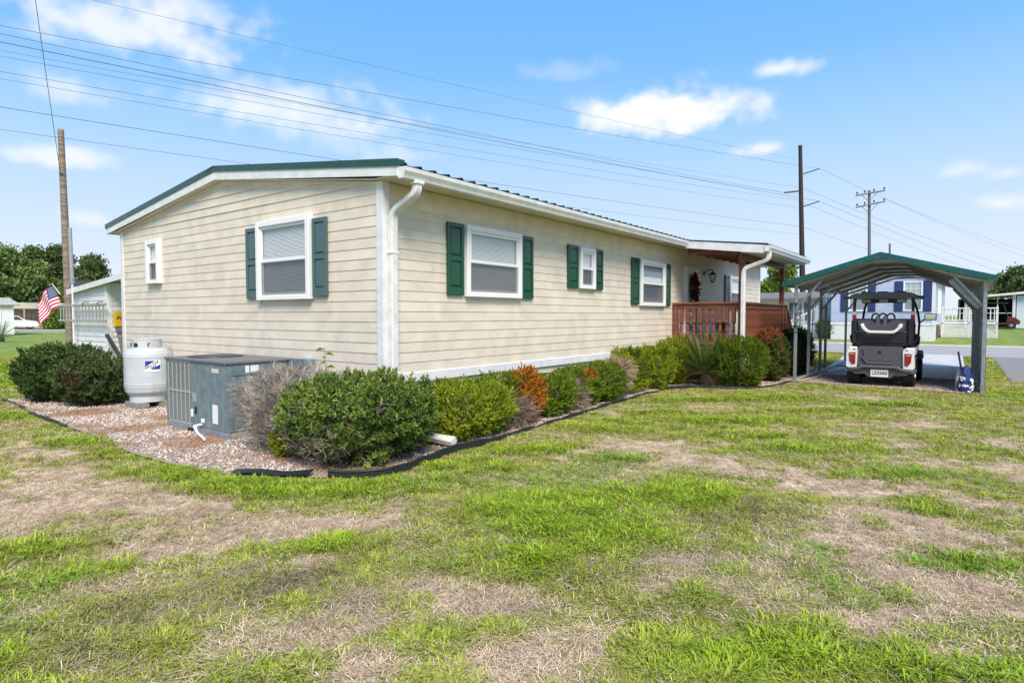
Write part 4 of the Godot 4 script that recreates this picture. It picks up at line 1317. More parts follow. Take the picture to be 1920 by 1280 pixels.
	var endp := [Vector2(0, 0), Vector2(0.085, 0), Vector2(0.095, 0.03), Vector2(0.118, 0.072), Vector2(0.122, 0.115), Vector2(0, 0.12)]
	part(gu, "end_cap", MB.new().prism(endp, Transform3D(gx.basis, Vector3(rx0 - 0.008, yf - 0.135, zr + 0.024)), 0.006), M.white_metal)
	part(P, "downspout", MB.new().sweep(rounded([Vector3(rx0 + 0.13, yf - 0.13, zr + 0.075), Vector3(rx0 + 0.13, yf - 0.28, zr + 0.075), Vector3(8.20, 2.42, zf + 0.05), Vector3(8.20, 2.25, zf + 0.03), Vector3(8.20, 0.35, zf + 0.03), Vector3(8.22, 0.14, zf + 0.02), Vector3(8.05, 0.08, zf - 0.25)], 0.14), rect_sec(0.105, 0.08), Vector3(0, 0.2, 1)), M.white_metal)
	# things on the porch
	var st := thing("plant_stand", "black iron scrolled plant rack standing by the storm door", "plant stand", Vector3(9.35, fy, 0.55))
	var fr := MB.new()
	for s in [-1, 1]:
		fr.tube(rounded([Vector3(s * 0.40, 0, -0.1), Vector3(s * 0.40, 0.72, -0.1), Vector3(s * 0.32, 0.82, -0.1), Vector3(s * 0.10, 0.80, -0.1)], 0.08), 0.011, 6)
		fr.tube([Vector3(s * 0.40, 0, 0.12), Vector3(s * 0.40, 0.22, 0.12)], 0.011, 6)
	for yy in [0.22, 0.55]:
		fr.tube([Vector3(-0.40, yy, -0.1), Vector3(0.40, yy, -0.1)], 0.010, 6)
	fr.tube([Vector3(-0.40, 0.22, 0.12), Vector3(0.40, 0.22, 0.12)], 0.010, 6)
	part(st, "frame", fr, M.iron)
	part(st, "shelf", MB.new().cspan(Vector3(-0.40, 0.20, -0.1), Vector3(0.40, 0.212, 0.12), 0.003), M.iron)
	var pot := thing("flower_pot", "small potted plant with orange red blooms behind the railing", "potted plant", Vector3(8.60, fy + 0.02, 1.02))
	part(pot, "pot", MB.new().lathe([Vector2(0.001, 0.0), Vector2(0.07, 0.0), Vector2(0.10, 0.16), Vector2(0.115, 0.165), Vector2(0.115, 0.19), Vector2(0.09, 0.19), Vector2(0.085, 0.165)], 16, Transform3D(Basis(), Vector3(0, 0.16, 0))), M.clay)
	part(pot, "saucer_stand", MB.new().lathe([Vector2(0.10, -0.018), Vector2(0.11, 0.0), Vector2(0.06, 0.02), Vector2(0.05, 0.14), Vector2(0.11, 0.158)], 14), M.block)
	var rng := RandomNumberGenerator.new()
	rng.seed = 6
	var fx := []
	var fc := []
	for k in 60:
		fx.append(Transform3D(Basis.from_euler(Vector3(rng.randf_range(-0.8, 0.8), rng.randf() * TAU, rng.randf_range(-0.8, 0.8))), Vector3(rng.randf_range(-0.10, 0.10), 0.33 + rng.randf() * 0.13, rng.randf_range(-0.10, 0.10))))
		fc.append(Color(0.45, 0.10, 0.02) if rng.randf() < 0.5 else Color(0.08, 0.14, 0.03))
	scatter(pot, "blooms", sprig(7, 0.045, 0.022, 0.08, 22), M.leaf, fx, fc)

# ---------------------------------------------------------------- carport
func build_carport() -> void:
	var C := thing("carport", "open metal carport with teal green roof edge and galvanised posts", "carport", Vector3.ZERO)
	var xs := [9.46, 10.80, 12.20, 13.5, 14.8, 16.05]
	var zl := 2.32
	var zr := 5.52
	var zm := 3.87
	var ye := 2.10
	var yp := 2.60
	var skew := func(x: float) -> float: return -0.021 * (x - 9.46)
	# posts on the house side
	for x in [9.46, 10.80, 12.20, 12.86, 16.05]:
		var top: float = ye + 0.02 if x != 12.86 else 1.72
		part(C, "post", MB.new().cspan(Vector3(x - 0.03, 0.0, zl - 0.03), Vector3(x + 0.03, top, zl + 0.03), 0.006), M.galv if x < 10 else M.galv_dull)
	# posts on the far side
	for x in xs:
		var s: float = skew.call(x)
		part(C, "post", MB.new().cspan(Vector3(x - 0.03, 0.0, zr + s - 0.03), Vector3(x + 0.03, ye + 0.02, zr + s + 0.03), 0.006), M.galv)
	# base rails
	part(C, "base_rail", MB.new().cspan(Vector3(9.5, 0.047, zl - 0.028), Vector3(16.0, 0.10, zl + 0.028), 0.006), M.galv_dull)
	# bows with a kink at the shoulders
	for x in xs:
		var bow := []
		for z in [zl - 0.02, zl + 0.28, zm - 0.32, zm, zm + 0.32, zr - 0.30, zr + 0.02]:
			var t: float = absf(z - zm) / (zm - zl)
			var y: float = lerpf(yp - 0.055, ye - 0.01, clampf((t - 0.19) / 0.81, 0, 1))
			bow.append(Vector3(x, y, z + (skew.call(x) if z > zm + 0.5 else 0.0)))
		part(C, "bow", MB.new().sweep(bow, rect_sec(0.055, 0.06)), M.galv_dull if x > 9.5 else M.galv)
	# corner braces
	for x in [9.46, 10.80, 12.20, 16.05]:
		part(C, "brace", MB.new().sweep([Vector3(x + 0.05, 1.62, zl + 0.02), Vector3(x + 0.05, 2.19, zl + 0.47)], rect_sec(0.045, 0.045)), M.galv if x < 10 else M.galv_dull)
	for x in xs:
		var s: float = skew.call(x)
		part(C, "brace", MB.new().sweep([Vector3(x + 0.06, 1.62, zr + s - 0.02), Vector3(x + 0.06, 2.19, zr + s - 0.47)], rect_sec(0.05, 0.05)), M.galv if x < 10 else M.galv_dull)
	# roofing sheets, both slopes
	var run := Vector2(zm - zl + 0.25, yp - ye + 0.06).length()
	for sgn in [-1, 1]:
		var ez: float = zl - 0.25 if sgn < 0 else zr + 0.17
		var eave := Vector3(0, ye + 0.0, ez)
		var up := (Vector3(0, yp + 0.03, zm) - eave)
		var rl := up.length()
		up = up.normalized()
		var along := Vector3.LEFT if sgn < 0 else Vector3.RIGHT
		var pm := rib_panel(0.83, rl, 4, 0.02, 0.05)
		for i in 8:
			var x := 9.32 + 0.83 * (i + (1 if sgn < 0 else 0))
			part(C, "roof_sheet", pm, M.sheet_under, Transform3D(Basis(along, up, along.cross(up)), Vector3(x, eave.y + 0.035, eave.z)))
			# the painted upper side of the sheet
		part(C, "roof_top", MB.new().hexa([Vector3(9.30, eave.y + 0.062, ez), Vector3(15.98, eave.y + 0.062, ez), Vector3(15.98, eave.y + 0.068, ez), Vector3(9.30, eave.y + 0.068, ez), Vector3(9.30, yp + 0.092, zm), Vector3(15.98, yp + 0.092, zm), Vector3(15.98, yp + 0.098, zm), Vector3(9.30, yp + 0.098, zm)]), M.teal)
		# painted end trim and eave trim
		part(C, "end_trim", MB.new().hexa([Vector3(9.285, eave.y - 0.03, ez), Vector3(9.285, eave.y + 0.074, ez), Vector3(9.315, eave.y + 0.074, ez), Vector3(9.315, eave.y - 0.03, ez), Vector3(9.285, yp - 0.005, zm), Vector3(9.285, yp + 0.105, zm), Vector3(9.315, yp + 0.105, zm), Vector3(9.315, yp - 0.005, zm)]), M.teal)
		part(C, "eave_trim", MB.new().cspan(Vector3(9.318, eave.y - 0.02, ez - 0.012), Vector3(15.98, eave.y + 0.06, ez + 0.003), 0.004), M.teal)
	# screw clips that hold the bows to the sheets
	for i in 5:
		for k in 7:
			var z := 2.62 + k * 0.40
			var t := absf(z - zm) / (zm - zl)
			var y := lerpf(yp - 0.05, ye - 0.01, clampf((t - 0.19) / 0.81, 0, 1))
			part(C, "clip", MB.new().cspan(Vector3(xs[i] - 0.06, y - 0.045, z - 0.022), Vector3(xs[i] - 0.034, y - 0.012, z + 0.022), 0.004), M.galv)
	# corrugated side wall on the far side
	var wall := rib_panel(0.83, 1.86, 4, 0.035, 0.09)
	for i in 8:
		var x := 9.50 + 0.82 * i
		var s: float = skew.call(x)
		part(C, "wall_sheet", wall, M.galv, Transform3D(Basis(Vector3.LEFT, Vector3.UP, Vector3.LEFT.cross(Vector3.UP)), Vector3(x + 0.83, 0.05, zr + s + 0.034)))
	# perforated gusset plate seen under the far shoulder
	part(C, "gusset", MB.new().hexa([Vector3(9.56, 1.62, zr - 0.06), Vector3(9.56, 1.58, zr - 0.12), Vector3(9.60, 1.58, zr - 0.12), Vector3(9.60, 1.62, zr - 0.06), Vector3(9.56, 2.16, zr - 0.50), Vector3(9.56, 2.10, zr - 0.56), Vector3(9.60, 2.10, zr - 0.56), Vector3(9.60, 2.16, zr - 0.50)]), M.galv_dull)
	# iron scroll hung on the first post
	var sc := thing("iron_scroll", "black wrought iron scroll ornament strapped to the carport post", "ornament", Vector3(9.40, 1.12, zl))
	var m := MB.new()
	for s in [-1, 1]: m.tube([Vector3(0, 0.05, s * 0.10), Vector3(0, 0.62, s * 0.10)], 0.007, 6)
	for r in 3:
		for s in [-1, 1]:
			var pts := []
			for k in 16:
				var a := k / 15.0 * TAU * 0.95
				pts.append(Vector3(-0.01, 0.13 + r * 0.19 + sin(a) * 0.08, s * (0.045 - cos(a) * 0.045)))
			m.tube(pts, 0.006, 5)
	m.tube(rounded([Vector3(-0.02, 0.02, -0.12), Vector3(-0.05, -0.03, -0.02), Vector3(-0.05, -0.01, 0.10)], 0.05), 0.012, 6)
	part(sc, "scrolls", m, M.iron)
	for yy in [0.10, 0.58]: part(sc, "strap", MB.new().cspan(Vector3(0.0, yy, -0.05), Vector3(0.025, yy + 0.025, 0.05), 0.004), M.iron)
	# hoses and cords by the posts
	var h1 := thing("red_cord", "thin red cord hanging between the galvanised carport posts", "cord", Vector3(11.5, 0, 2.25))
	part(h1, "cord", MB.new().tube(rounded([Vector3(0, 1.62, 0.02), Vector3(0.02, 0.9, 0.0), Vector3(0.0, 0.45, 0.02), Vector3(0.1, 0.30, 0.10), Vector3(-0.10, 0.26, 0.12), Vector3(0.05, 0.12, 0.05), Vector3(-0.3, 0.055, 0.12), Vector3(-0.9, 0.045, 0.16)], 0.12), 0.011, 6), M.red_hose)
	var h2 := thing("garden_hose", "pale garden hose lying along the foot of the carport posts", "hose", Vector3(9.7, 0.0, 2.4))
	part(h2, "hose", MB.new().tube(rounded([Vector3(-0.1, 0.05, -0.05), Vector3(0.6, 0.05, 0.12), Vector3(1.6, 0.05, 0.10), Vector3(2.6, 0.065, 0.22), Vector3(3.6, 0.065, 0.42), Vector3(4.6, 0.065, 0.30), Vector3(5.0, 0.065, 0.05)], 0.3), 0.014, 7), mat(lin(0.55, 0.52, 0.42), 0.5))
	var h3 := thing("black_hose", "black drip hose curving over the slab beside the posts", "hose", Vector3(12.0, 0.0, 2.5))
	part(h3, "hose", MB.new().tube(rounded([Vector3(0.0, 0.06, 0.0), Vector3(0.7, 0.06, 0.10), Vector3(1.6, 0.06, 0.30), Vector3(2.3, 0.06, 0.18), Vector3(2.5, 0.06, -0.2)], 0.3), 0.016, 7), M.edging)
	# short-handled shovel and blue bag leaning at the front post
	var bg := thing("blue_bag", "crumpled blue and white bag leaning against the carport wall", "bag", Vector3(9.60, 0.0, 5.28))
	var b := MB.new()
	var rng := RandomNumberGenerator.new()
	rng.seed = 5
	var prof := [[0.0, 0.10, 0.11], [0.10, 0.13, 0.13], [0.24, 0.12, 0.12], [0.36, 0.13, 0.10], [0.47, 0.09, 0.06], [0.52, 0.02, 0.02]]
	for i in prof.size() - 1:
		for k in 14:
			var q := []
			for e in [[i, k], [i, k + 1], [i + 1, k + 1], [i + 1, k]]:
				var a: float = TAU * (e[1] % 14) / 14.0
				var w := 1.0 + 0.16 * sin((e[1] % 14) * 2.3 + e[0] * 1.9)
				q.append(Vector3(cos(a) * prof[e[0]][1] * w, prof[e[0]][0], sin(a) * prof[e[0]][2] * w))
			b.out(q, Vector3(0, 0.25, 0))
	part(bg, "bag", b, M.blue_plastic)
	var wt := MB.new()
	for k in 26:
		var a := rng.randf_range(PI * 0.6, PI * 1.6)
		var yy := rng.randf_range(0.03, 0.30)
		wt.cbox(Vector3(cos(a) * 0.15, yy, sin(a) * 0.145), Vector3(0.01, 0.055, 0.03), 0.004, Basis.from_euler(Vector3(rng.randf() * 3.0, -a, 0)))
	stuff(part(bg, "white_print", wt, M.sticker))
	var sh := thing("short_shovel", "old shovel with worn wooden shaft leaning over the blue bag", "shovel", Vector3(9.95, 0.0, 5.20))
	part(sh, "shaft", MB.new().tube([Vector3(0.0, 0.40, 0.0), Vector3(0.22, 0.74, -0.06)], 0.018, 8), M.old_wood)
	part(sh, "blade", MB.new().hexa([Vector3(-0.20, 0.05, -0.10), Vector3(-0.20, 0.05, 0.10), Vector3(-0.19, 0.06, 0.10), Vector3(-0.19, 0.06, -0.10), Vector3(0.02, 0.42, -0.07), Vector3(0.02, 0.42, 0.07), Vector3(0.03, 0.43, 0.06), Vector3(0.03, 0.43, -0.06)]), M.galv_dull)

# ---------------------------------------------------------------- golf cart
func wheel(parent: Node3D, at: Vector3, r: float, w: float, side: float) -> void:
	var xf := Transform3D(Basis(Vector3.RIGHT, PI / 2), at)
	var prof := [Vector2(r * 0.56, -w * 0.46), Vector2(r * 0.80, -w * 0.5), Vector2(r * 0.94, -w * 0.45), Vector2(r, -w * 0.32), Vector2(r, w * 0.32), Vector2(r * 0.94, w * 0.45), Vector2(r * 0.80, w * 0.5), Vector2(r * 0.56, w * 0.46)]
	var wn := Node3D.new()
	wn.name = "wheel"
	parent.add_child(wn, true)
	var t := MB.new().lathe(prof, 28, xf)
	for k in 40:
		var a := TAU * k / 40.0
		for s in [-1, 1]:
			t.cbox(at + Vector3(cos(a + s * 0.03) * r, sin(a + s * 0.03) * r, s * w * 0.22), Vector3(0.014, r * 0.11, w * 0.36), 0.003, Basis(Vector3(0, 0, 1), a) * Basis(Vector3(1, 0, 0), s * 0.3))
	part(wn, "tyre", t, M.tyre)
	part(wn, "rim", MB.new().lathe([Vector2(r * 0.57, -w * 0.44), Vector2(r * 0.50, -w * 0.2), Vector2(r * 0.50, w * 0.2), Vector2(r * 0.57, w * 0.44)], 20, xf), M.alloy)
	var sp := MB.new()
	sp.lathe([Vector2(0.001, -0.02), Vector2(0.05, -0.02), Vector2(0.05, 0.02), Vector2(0.001, 0.02)], 12, Transform3D(xf.basis, at + Vector3(0, 0, side * w * 0.30)))
	for k in 5:
		var a := TAU * k / 5.0
		sp.cbox(at + Vector3(cos(a) * r * 0.28, sin(a) * r * 0.28, side * w * 0.30), Vector3(r * 0.52, 0.045, 0.02), 0.005, Basis(Vector3(0, 0, 1), a))
	part(wn, "spokes", sp, M.alloy)

func lettering(parent: Node3D, called: String, text: String, size: float, mt: Material, xf: Transform3D, depth := 0.002, bold := true) -> void:
	var tm := TextMesh.new()
	var f := SystemFont.new()
	f.font_names = PackedStringArray(["Droid Sans"])
	f.font_weight = 700 if bold else 400
	tm.font = f
	tm.text = text
	tm.font_size = 64
	tm.pixel_size = size / 64.0
	tm.depth = depth
	part(parent, called, tm, mt, xf)

func build_cart() -> void:
	var K := thing("golf_cart", "dark grey and white golf cart parked under the carport", "golf cart", Vector3(9.62, 0.03, 3.865))
	# x runs forward, z to its own starboard side; the tail is at x = 0
	for z in [-1, 1]:
		wheel(K, Vector3(0.36, 0.275, z * 0.475), 0.275, 0.25, z)
		wheel(K, Vector3(2.02, 0.275, z * 0.50), 0.275, 0.23, z)
	# frame and floor
	part(K, "chassis", MB.new().cspan(Vector3(0.10, 0.22, -0.34), Vector3(2.45, 0.34, 0.34), 0.02), M.cart_black)
	part(K, "floor", MB.new().cspan(Vector3(0.95, 0.341, -0.56), Vector3(1.95, 0.38, 0.56), 0.012), M.cart_black)
	# rear cowl: tapered dark moulding with a recessed lower panel
	var rc := MB.new()
	rc.prism([Vector2(-0.40, 0.42), Vector2(-0.30, 0.36), Vector2(0.30, 0.36), Vector2(0.40, 0.42), Vector2(0.42, 0.70), Vector2(0.36, 0.80), Vector2(-0.36, 0.80), Vector2(-0.42, 0.70)], Transform3D(Basis(Vector3(0, 0, 1), Vector3(0, 1, 0), Vector3(-1, 0, 0)), Vector3(0.52, 0, 0)), 0.46)
	part(K, "rear_cowl", rc, M.cart_dark)
	part(K, "cowl_panel", MB.new().prism([Vector2(-0.30, 0.76), Vector2(-0.27, 0.58), Vector2(-0.20, 0.505), Vector2(0.20, 0.505), Vector2(0.27, 0.58), Vector2(0.30, 0.76), Vector2(0.24, 0.785), Vector2(-0.24, 0.785)], Transform3D(Basis(Vector3(0, 0, 1), Vector3(0, 1, 0), Vector3(-1, 0, 0)), Vector3(0.10, 0, 0)), 0.065), M.cart_dark)
	part(K, "cowl_lip", MB.new().prism([Vector2(-0.33, 0.60), Vector2(-0.22, 0.45), Vector2(0.22, 0.45), Vector2(0.33, 0.60), Vector2(0.30, 0.60), Vector2(0.205, 0.492), Vector2(-0.205, 0.492), Vector2(-0.30, 0.60)], Transform3D(Basis(Vector3(0, 0, 1), Vector3(0, 1, 0), Vector3(-1, 0, 0)), Vector3(0.08, 0, 0)), 0.055), M.cart_grey)
	part(K, "badge", MB.new().lathe([Vector2(0.030, 0), Vector2(0.028, 0.008), Vector2(0.012, 0.010), Vector2(0.001, 0.006)], 18, Transform3D(Basis(Vector3(0, 0, 1), PI / 2), Vector3(0.034, 0.69, 0))), M.cart_black)
	part(K, "cowl_vent", MB.new().cspan(Vector3(0.03, 0.425, -0.20), Vector3(0.10, 0.452, 0.20), 0.008), M.cart_black)
	# white corner fenders with tail lights
	for s in [-1, 1]:
		var q := []
		for p in [Vector2(0.405, 0.36), Vector2(0.575, 0.36), Vector2(0.60, 0.40), Vector2(0.575, 0.74), Vector2(0.41, 0.76), Vector2(0.395, 0.70)]: q.append(Vector2(p.x * s, p.y))
		var fe := part(K, "rear_fender", MB.new().prism(q, Transform3D(Basis(Vector3(0, 0, 1), Vector3(0, 1, 0), Vector3(-1, 0, 0)), Vector3(0.16, 0, 0)), 0.125), M.cart_white)
		var gd := MB.new()
		var arch := []
		for k in 9:
			var a := PI * k / 8.0
			arch.append(Vector2(0.36 + cos(a) * 0.318, 0.275 + sin(a) * 0.33))
		for k in 9:
			var a := PI * (8 - k) / 8.0
			arch.append(Vector2(0.36 + cos(a) * 0.296, 0.275 + sin(a) * 0.30))
		gd.prism(arch, Transform3D(Basis(), Vector3(0, 0, 0.40 if s > 0 else -0.60)), 0.20)
		part(K, "wheel_arch", gd, M.cart_dark)
		part(K, "rear_quarter", MB.new().cspan(Vector3(0.17, 0.62, s * 0.42), Vector3(0.85, 0.78, s * 0.585), 0.02), M.cart_white)
		q = []
		for p in [Vector2(0.428, 0.44), Vector2(0.485, 0.42), Vector2(0.535, 0.50), Vector2(0.548, 0.665), Vector2(0.428, 0.675)]: q.append(Vector2(p.x * s, p.y))
		var tl := part(K, "tail_light", MB.new().prism(q, Transform3D(Basis(Vector3(0, 0, 1), Vector3(0, 1, 0), Vector3(-1, 0, 0)), Vector3(0.036, 0, 0)), 0.014), M.lens)
		part(tl, "reflector", MB.new().cbox(Vector3(0.020, 0.635, s * 0.49), Vector3(0.006, 0.018, 0.085), 0.002), mat(lin(0.75, 0.35, 0.33), 0.2))
		part(K, "fender_mark", MB.new().cbox(Vector3(0.033, 0.735, s * 0.455), Vector3(0.004, 0.016, 0.05), 0.001), M.ink)
	# bumper
	var bp := MB.new()
	bp.sweep(rounded([Vector3(0.22, 0.33, -0.60), Vector3(0.05, 0.33, -0.56), Vector3(0.03, 0.345, -0.38), Vector3(0.015, 0.395, -0.30), Vector3(0.015, 0.395, 0.30), Vector3(0.03, 0.345, 0.38), Vector3(0.05, 0.33, 0.56), Vector3(0.22, 0.33, 0.60)], 0.05), rect_sec(0.05, 0.055))
	part(K, "bumper", bp, M.cart_grey)
	part(K, "bumper_skirt", MB.new().prism([Vector2(-0.55, 0.30), Vector2(-0.44, 0.225), Vector2(-0.26, 0.24), Vector2(-0.20, 0.17), Vector2(0.20, 0.17), Vector2(0.26, 0.24), Vector2(0.44, 0.225), Vector2(0.55, 0.30), Vector2(0.52, 0.325), Vector2(0.32, 0.34), Vector2(0.27, 0.37), Vector2(-0.27, 0.37), Vector2(-0.32, 0.34), Vector2(-0.52, 0.325)], Transform3D(Basis(Vector3(0, 0, 1), Vector3(0, 1, 0), Vector3(-1, 0, 0)), Vector3(0.11, 0, 0)), 0.06), M.cart_dark)
	var pl := part(K, "licence_plate", MB.new().cspan(Vector3(0.028, 0.185, -0.155), Vector3(0.036, 0.335, 0.155), 0.003), M.sticker)
	var face := Basis(Vector3(0, 0, 1), Vector3(0, 1, 0), Vector3(-1, 0, 0))
	lettering(pl, "lettering", "22460", 0.088, M.ink, Transform3D(face, Vector3(0.0265, 0.262, 0.022)))
	lettering(pl, "small_letter", "L", 0.045, M.ink, Transform3D(face, Vector3(0.0265, 0.285, -0.115)))
	lettering(pl, "small_letter", "G", 0.045, M.ink, Transform3D(face, Vector3(0.0265, 0.240, -0.115)))
	# seats: the rear one faces backwards, folded up into a panel
	part(K, "seat_base", MB.new().cspan(Vector3(0.55, 0.381, -0.54), Vector3(1.25, 0.72, 0.54), 0.03), M.cart_dark)
	part(K, "front_seat", MB.new().cspan(Vector3(0.80, 0.721, -0.56), Vector3(1.30, 0.84, 0.56), 0.04), M.cart_seat)
	var br := MB.new()
	br.prism([Vector2(-0.52, 0.86), Vector2(-0.44, 0.815), Vector2(0.44, 0.815), Vector2(0.52, 0.86), Vector2(0.53, 1.25), Vector2(0.49, 1.365), Vector2(-0.49, 1.365), Vector2(-0.53, 1.25)], Transform3D(Basis(Vector3(0, 0, 1), Vector3(0, 1, 0), Vector3(-1, 0, 0)), Vector3(0.40, 0, 0)), 0.16)
	var rs := part(K, "rear_seat", br, M.cart_seat)
	part(rs, "cushion_panel", MB.new().prism([Vector2(-0.40, 1.10), Vector2(0.40, 1.10), Vector2(0.42, 1.33), Vector2(0.20, 1.345), Vector2(0.10, 1.26), Vector2(-0.10, 1.26), Vector2(-0.20, 1.345), Vector2(-0.42, 1.33)], Transform3D(Basis(Vector3(0, 0, 1), Vector3(0, 1, 0), Vector3(-1, 0, 0)), Vector3(0.245, 0, 0)), 0.035), M.cart_dark)
	part(rs, "lower_panel", MB.new().cspan(Vector3(0.222, 0.86, -0.44), Vector3(0.246, 1.085, 0.44), 0.012), M.cart_seat)
	part(rs, "seam", MB.new().cspan(Vector3(0.216, 1.088, -0.45), Vector3(0.238, 1.096, 0.45), 0.003), M.aluminium)
	for s in [-1, 1]:
		part(rs, "side_bolster", MB.new().cspan(Vector3(0.20, 0.84, s * 0.445), Vector3(0.39, 1.34, s * 0.545), 0.03), M.cart_seat)
	# white grab bar
	part(K, "grab_bar", MB.new().sweep(rounded([Vector3(0.20, 1.24, -0.34), Vector3(0.13, 1.20, -0.33), Vector3(0.11, 1.095, -0.23), Vector3(0.11, 1.09, 0.23), Vector3(0.13, 1.20, 0.33), Vector3(0.20, 1.24, 0.34)], 0.06), rect_sec(0.065, 0.055)), M.cart_white)
	for s in [-1, 1]: part(K, "grab_bar_bolt", MB.new().tube([Vector3(0.22, 1.02, s * 0.21), Vector3(0.12, 1.06, s * 0.22)], 0.012, 8), M.alloy)
	# headrest loops of the seats ahead
	for z in [-0.13, 0.0, 0.14]:
		part(K, "seat_loop", MB.new().tube(rounded([Vector3(0.44, 1.30, z - 0.075), Vector3(0.44, 1.44, z - 0.06), Vector3(0.44, 1.475, z), Vector3(0.44, 1.44, z + 0.06), Vector3(0.44, 1.30, z + 0.075)], 0.05), 0.017, 8), M.cart_black)
	for z in [-0.07, 0.06]: part(K, "seat_strap", MB.new().cspan(Vector3(0.205, 1.22, z - 0.035), Vector3(0.245, 1.42, z + 0.035), 0.01), M.cart_grey)
	part(K, "front_backrest", MB.new().cspan(Vector3(0.56, 0.84, -0.56), Vector3(0.68, 1.32, 0.56), 0.05), M.cart_seat)
	for s in [-1, 1]:
		part(K, "arm_rest", MB.new().tube(rounded([Vector3(0.50, 0.86, s * 0.55), Vector3(0.62, 0.99, s * 0.60), Vector3(0.95, 0.98, s * 0.60), Vector3(1.0, 0.82, s * 0.58)], 0.07), 0.032, 10), M.cart_black)
	# front body, dash, windscreen
	part(K, "front_cowl", MB.new().prism([Vector2(1.95, 0.34), Vector2(2.62, 0.34), Vector2(2.66, 0.55), Vector2(2.40, 0.80), Vector2(2.05, 0.98), Vector2(1.93, 0.96)], Transform3D(Basis(), Vector3(0, 0, -0.52)), 1.04), M.cart_white)
	part(K, "dash", MB.new().cspan(Vector3(1.80, 0.84, -0.54), Vector3(1.96, 1.02, 0.54), 0.03), M.cart_black)
	for s in [-1, 1]:
		part(K, "front_fender", MB.new().prism([Vector2(1.66, 0.46), Vector2(1.74, 0.60), Vector2(2.02, 0.66), Vector2(2.32, 0.60), Vector2(2.40, 0.46), Vector2(2.34, 0.46), Vector2(2.27, 0.55), Vector2(2.02, 0.60), Vector2(1.78, 0.55), Vector2(1.72, 0.46)], Transform3D(Basis(), Vector3(0, 0, 0.40 if s > 0 else -0.62)), 0.22), M.cart_dark)
	part(K, "steering_wheel", MB.new().tube(range(21).map(func(k): return Vector3(1.62 + sin(TAU * k / 20.0) * 0.08, 1.12 + sin(TAU * k / 20.0) * 0.13, -0.28 + cos(TAU * k / 20.0) * 0.16)), 0.014, 7, false), M.cart_black)
	part(K, "steering_column", MB.new().tube([Vector3(1.85, 0.95, -0.28), Vector3(1.62, 1.12, -0.28)], 0.025, 8), M.cart_black)
	var ws := MB.new()
	ws.face([Vector3(1.98, 0.98, 0.50), Vector3(1.98, 0.98, -0.50), Vector3(1.80, 1.78, -0.50), Vector3(1.80, 1.78, 0.50)])
	part(K, "windscreen", ws, M.glass)
	# roof and its supports
	for s in [-1, 1]:
		part(K, "rear_support", MB.new().sweep([Vector3(0.45, 0.78, s * 0.52), Vector3(0.45, 1.30, s * 0.53), Vector3(0.42, 1.82, s * 0.51)], rect_sec(0.052, 0.052), Vector3(1, 0, 0)), M.cart_black)
		part(K, "support_sleeve", MB.new().cspan(Vector3(0.405, 1.44, s * 0.52 - 0.031), Vector3(0.475, 1.51, s * 0.52 + 0.031), 0.004), M.cart_white)
		part(K, "support_lamp", MB.new().cspan(Vector3(0.400, 1.345, s * 0.52 - 0.034), Vector3(0.48, 1.44, s * 0.52 + 0.034), 0.006), M.red)
		part(K, "front_support", MB.new().sweep(rounded([Vector3(1.98, 0.94, s * 0.53), Vector3(1.94, 1.30, s * 0.55), Vector3(1.82, 1.60, s * 0.50), Vector3(1.78, 1.82, s * 0.42)], 0.12), rect_sec(0.045, 0.045), Vector3(1, 0, 0)), M.cart_black)
	var ro := MB.new()
	ro.prism([Vector2(-0.60, 1.785), Vector2(0.60, 1.785), Vector2(0.615, 1.82), Vector2(0.50, 1.885), Vector2(0.25, 1.905), Vector2(-0.25, 1.905), Vector2(-0.50, 1.885), Vector2(-0.615, 1.82)], Transform3D(Basis(Vector3(0, 0, 1), Vector3(0, 1, 0), Vector3(-1, 0, 0)), Vector3(2.10, 0, 0)), 1.86)
	var rf := part(K, "roof", ro, M.cart_dark)
	for z in [-0.30, 0.0, 0.30]: part(rf, "roof_rib", MB.new().cspan(Vector3(0.26, 1.899, z - 0.09), Vector3(2.05, 1.918, z + 0.09), 0.008), M.cart_black)
	for s in [-1, 1]: part(rf, "roof_handle", MB.new().tube(rounded([Vector3(0.30, 1.80, s * 0.60), Vector3(0.26, 1.80, s * 0.69), Vector3(0.60, 1.80, s * 0.69), Vector3(0.62, 1.80, s * 0.60)], 0.04), 0.022, 8), M.cart_black)
	# sound bar hanging under the roof
	var sb := part(K, "sound_bar", MB.new().cspan(Vector3(0.50, 1.685, -0.40), Vector3(0.60, 1.775, 0.40), 0.02), M.cart_black)
	for z in [-0.31, 0.0, 0.31]: part(sb, "speaker_grille", MB.new().cspan(Vector3(0.492, 1.70, z - 0.075), Vector3(0.499, 1.76, z + 0.075), 0.002), M.grille_wire)
	# mirror on the starboard side
	var mi := part(K, "side_mirror", MB.new().cspan(Vector3(1.86, 1.32, 0.64), Vector3(1.93, 1.47, 0.86), 0.02), M.cart_black)
	part(mi, "mirror_glass", MB.new().cspan(Vector3(1.853, 1.335, 0.655), Vector3(1.859, 1.455, 0.845), 0.002), mat(lin(0.8, 0.82, 0.85), 0.05, 1.0))
	part(mi, "mirror_arm", MB.new().tube([Vector3(1.95, 1.26, 0.54), Vector3(1.90, 1.36, 0.66)], 0.016, 7), M.cart_black)
	part(K, "cup_holder", MB.new().cspan(Vector3(1.75, 1.03, -0.52), Vector3(1.86, 1.10, -0.40), 0.02), M.cart_black)

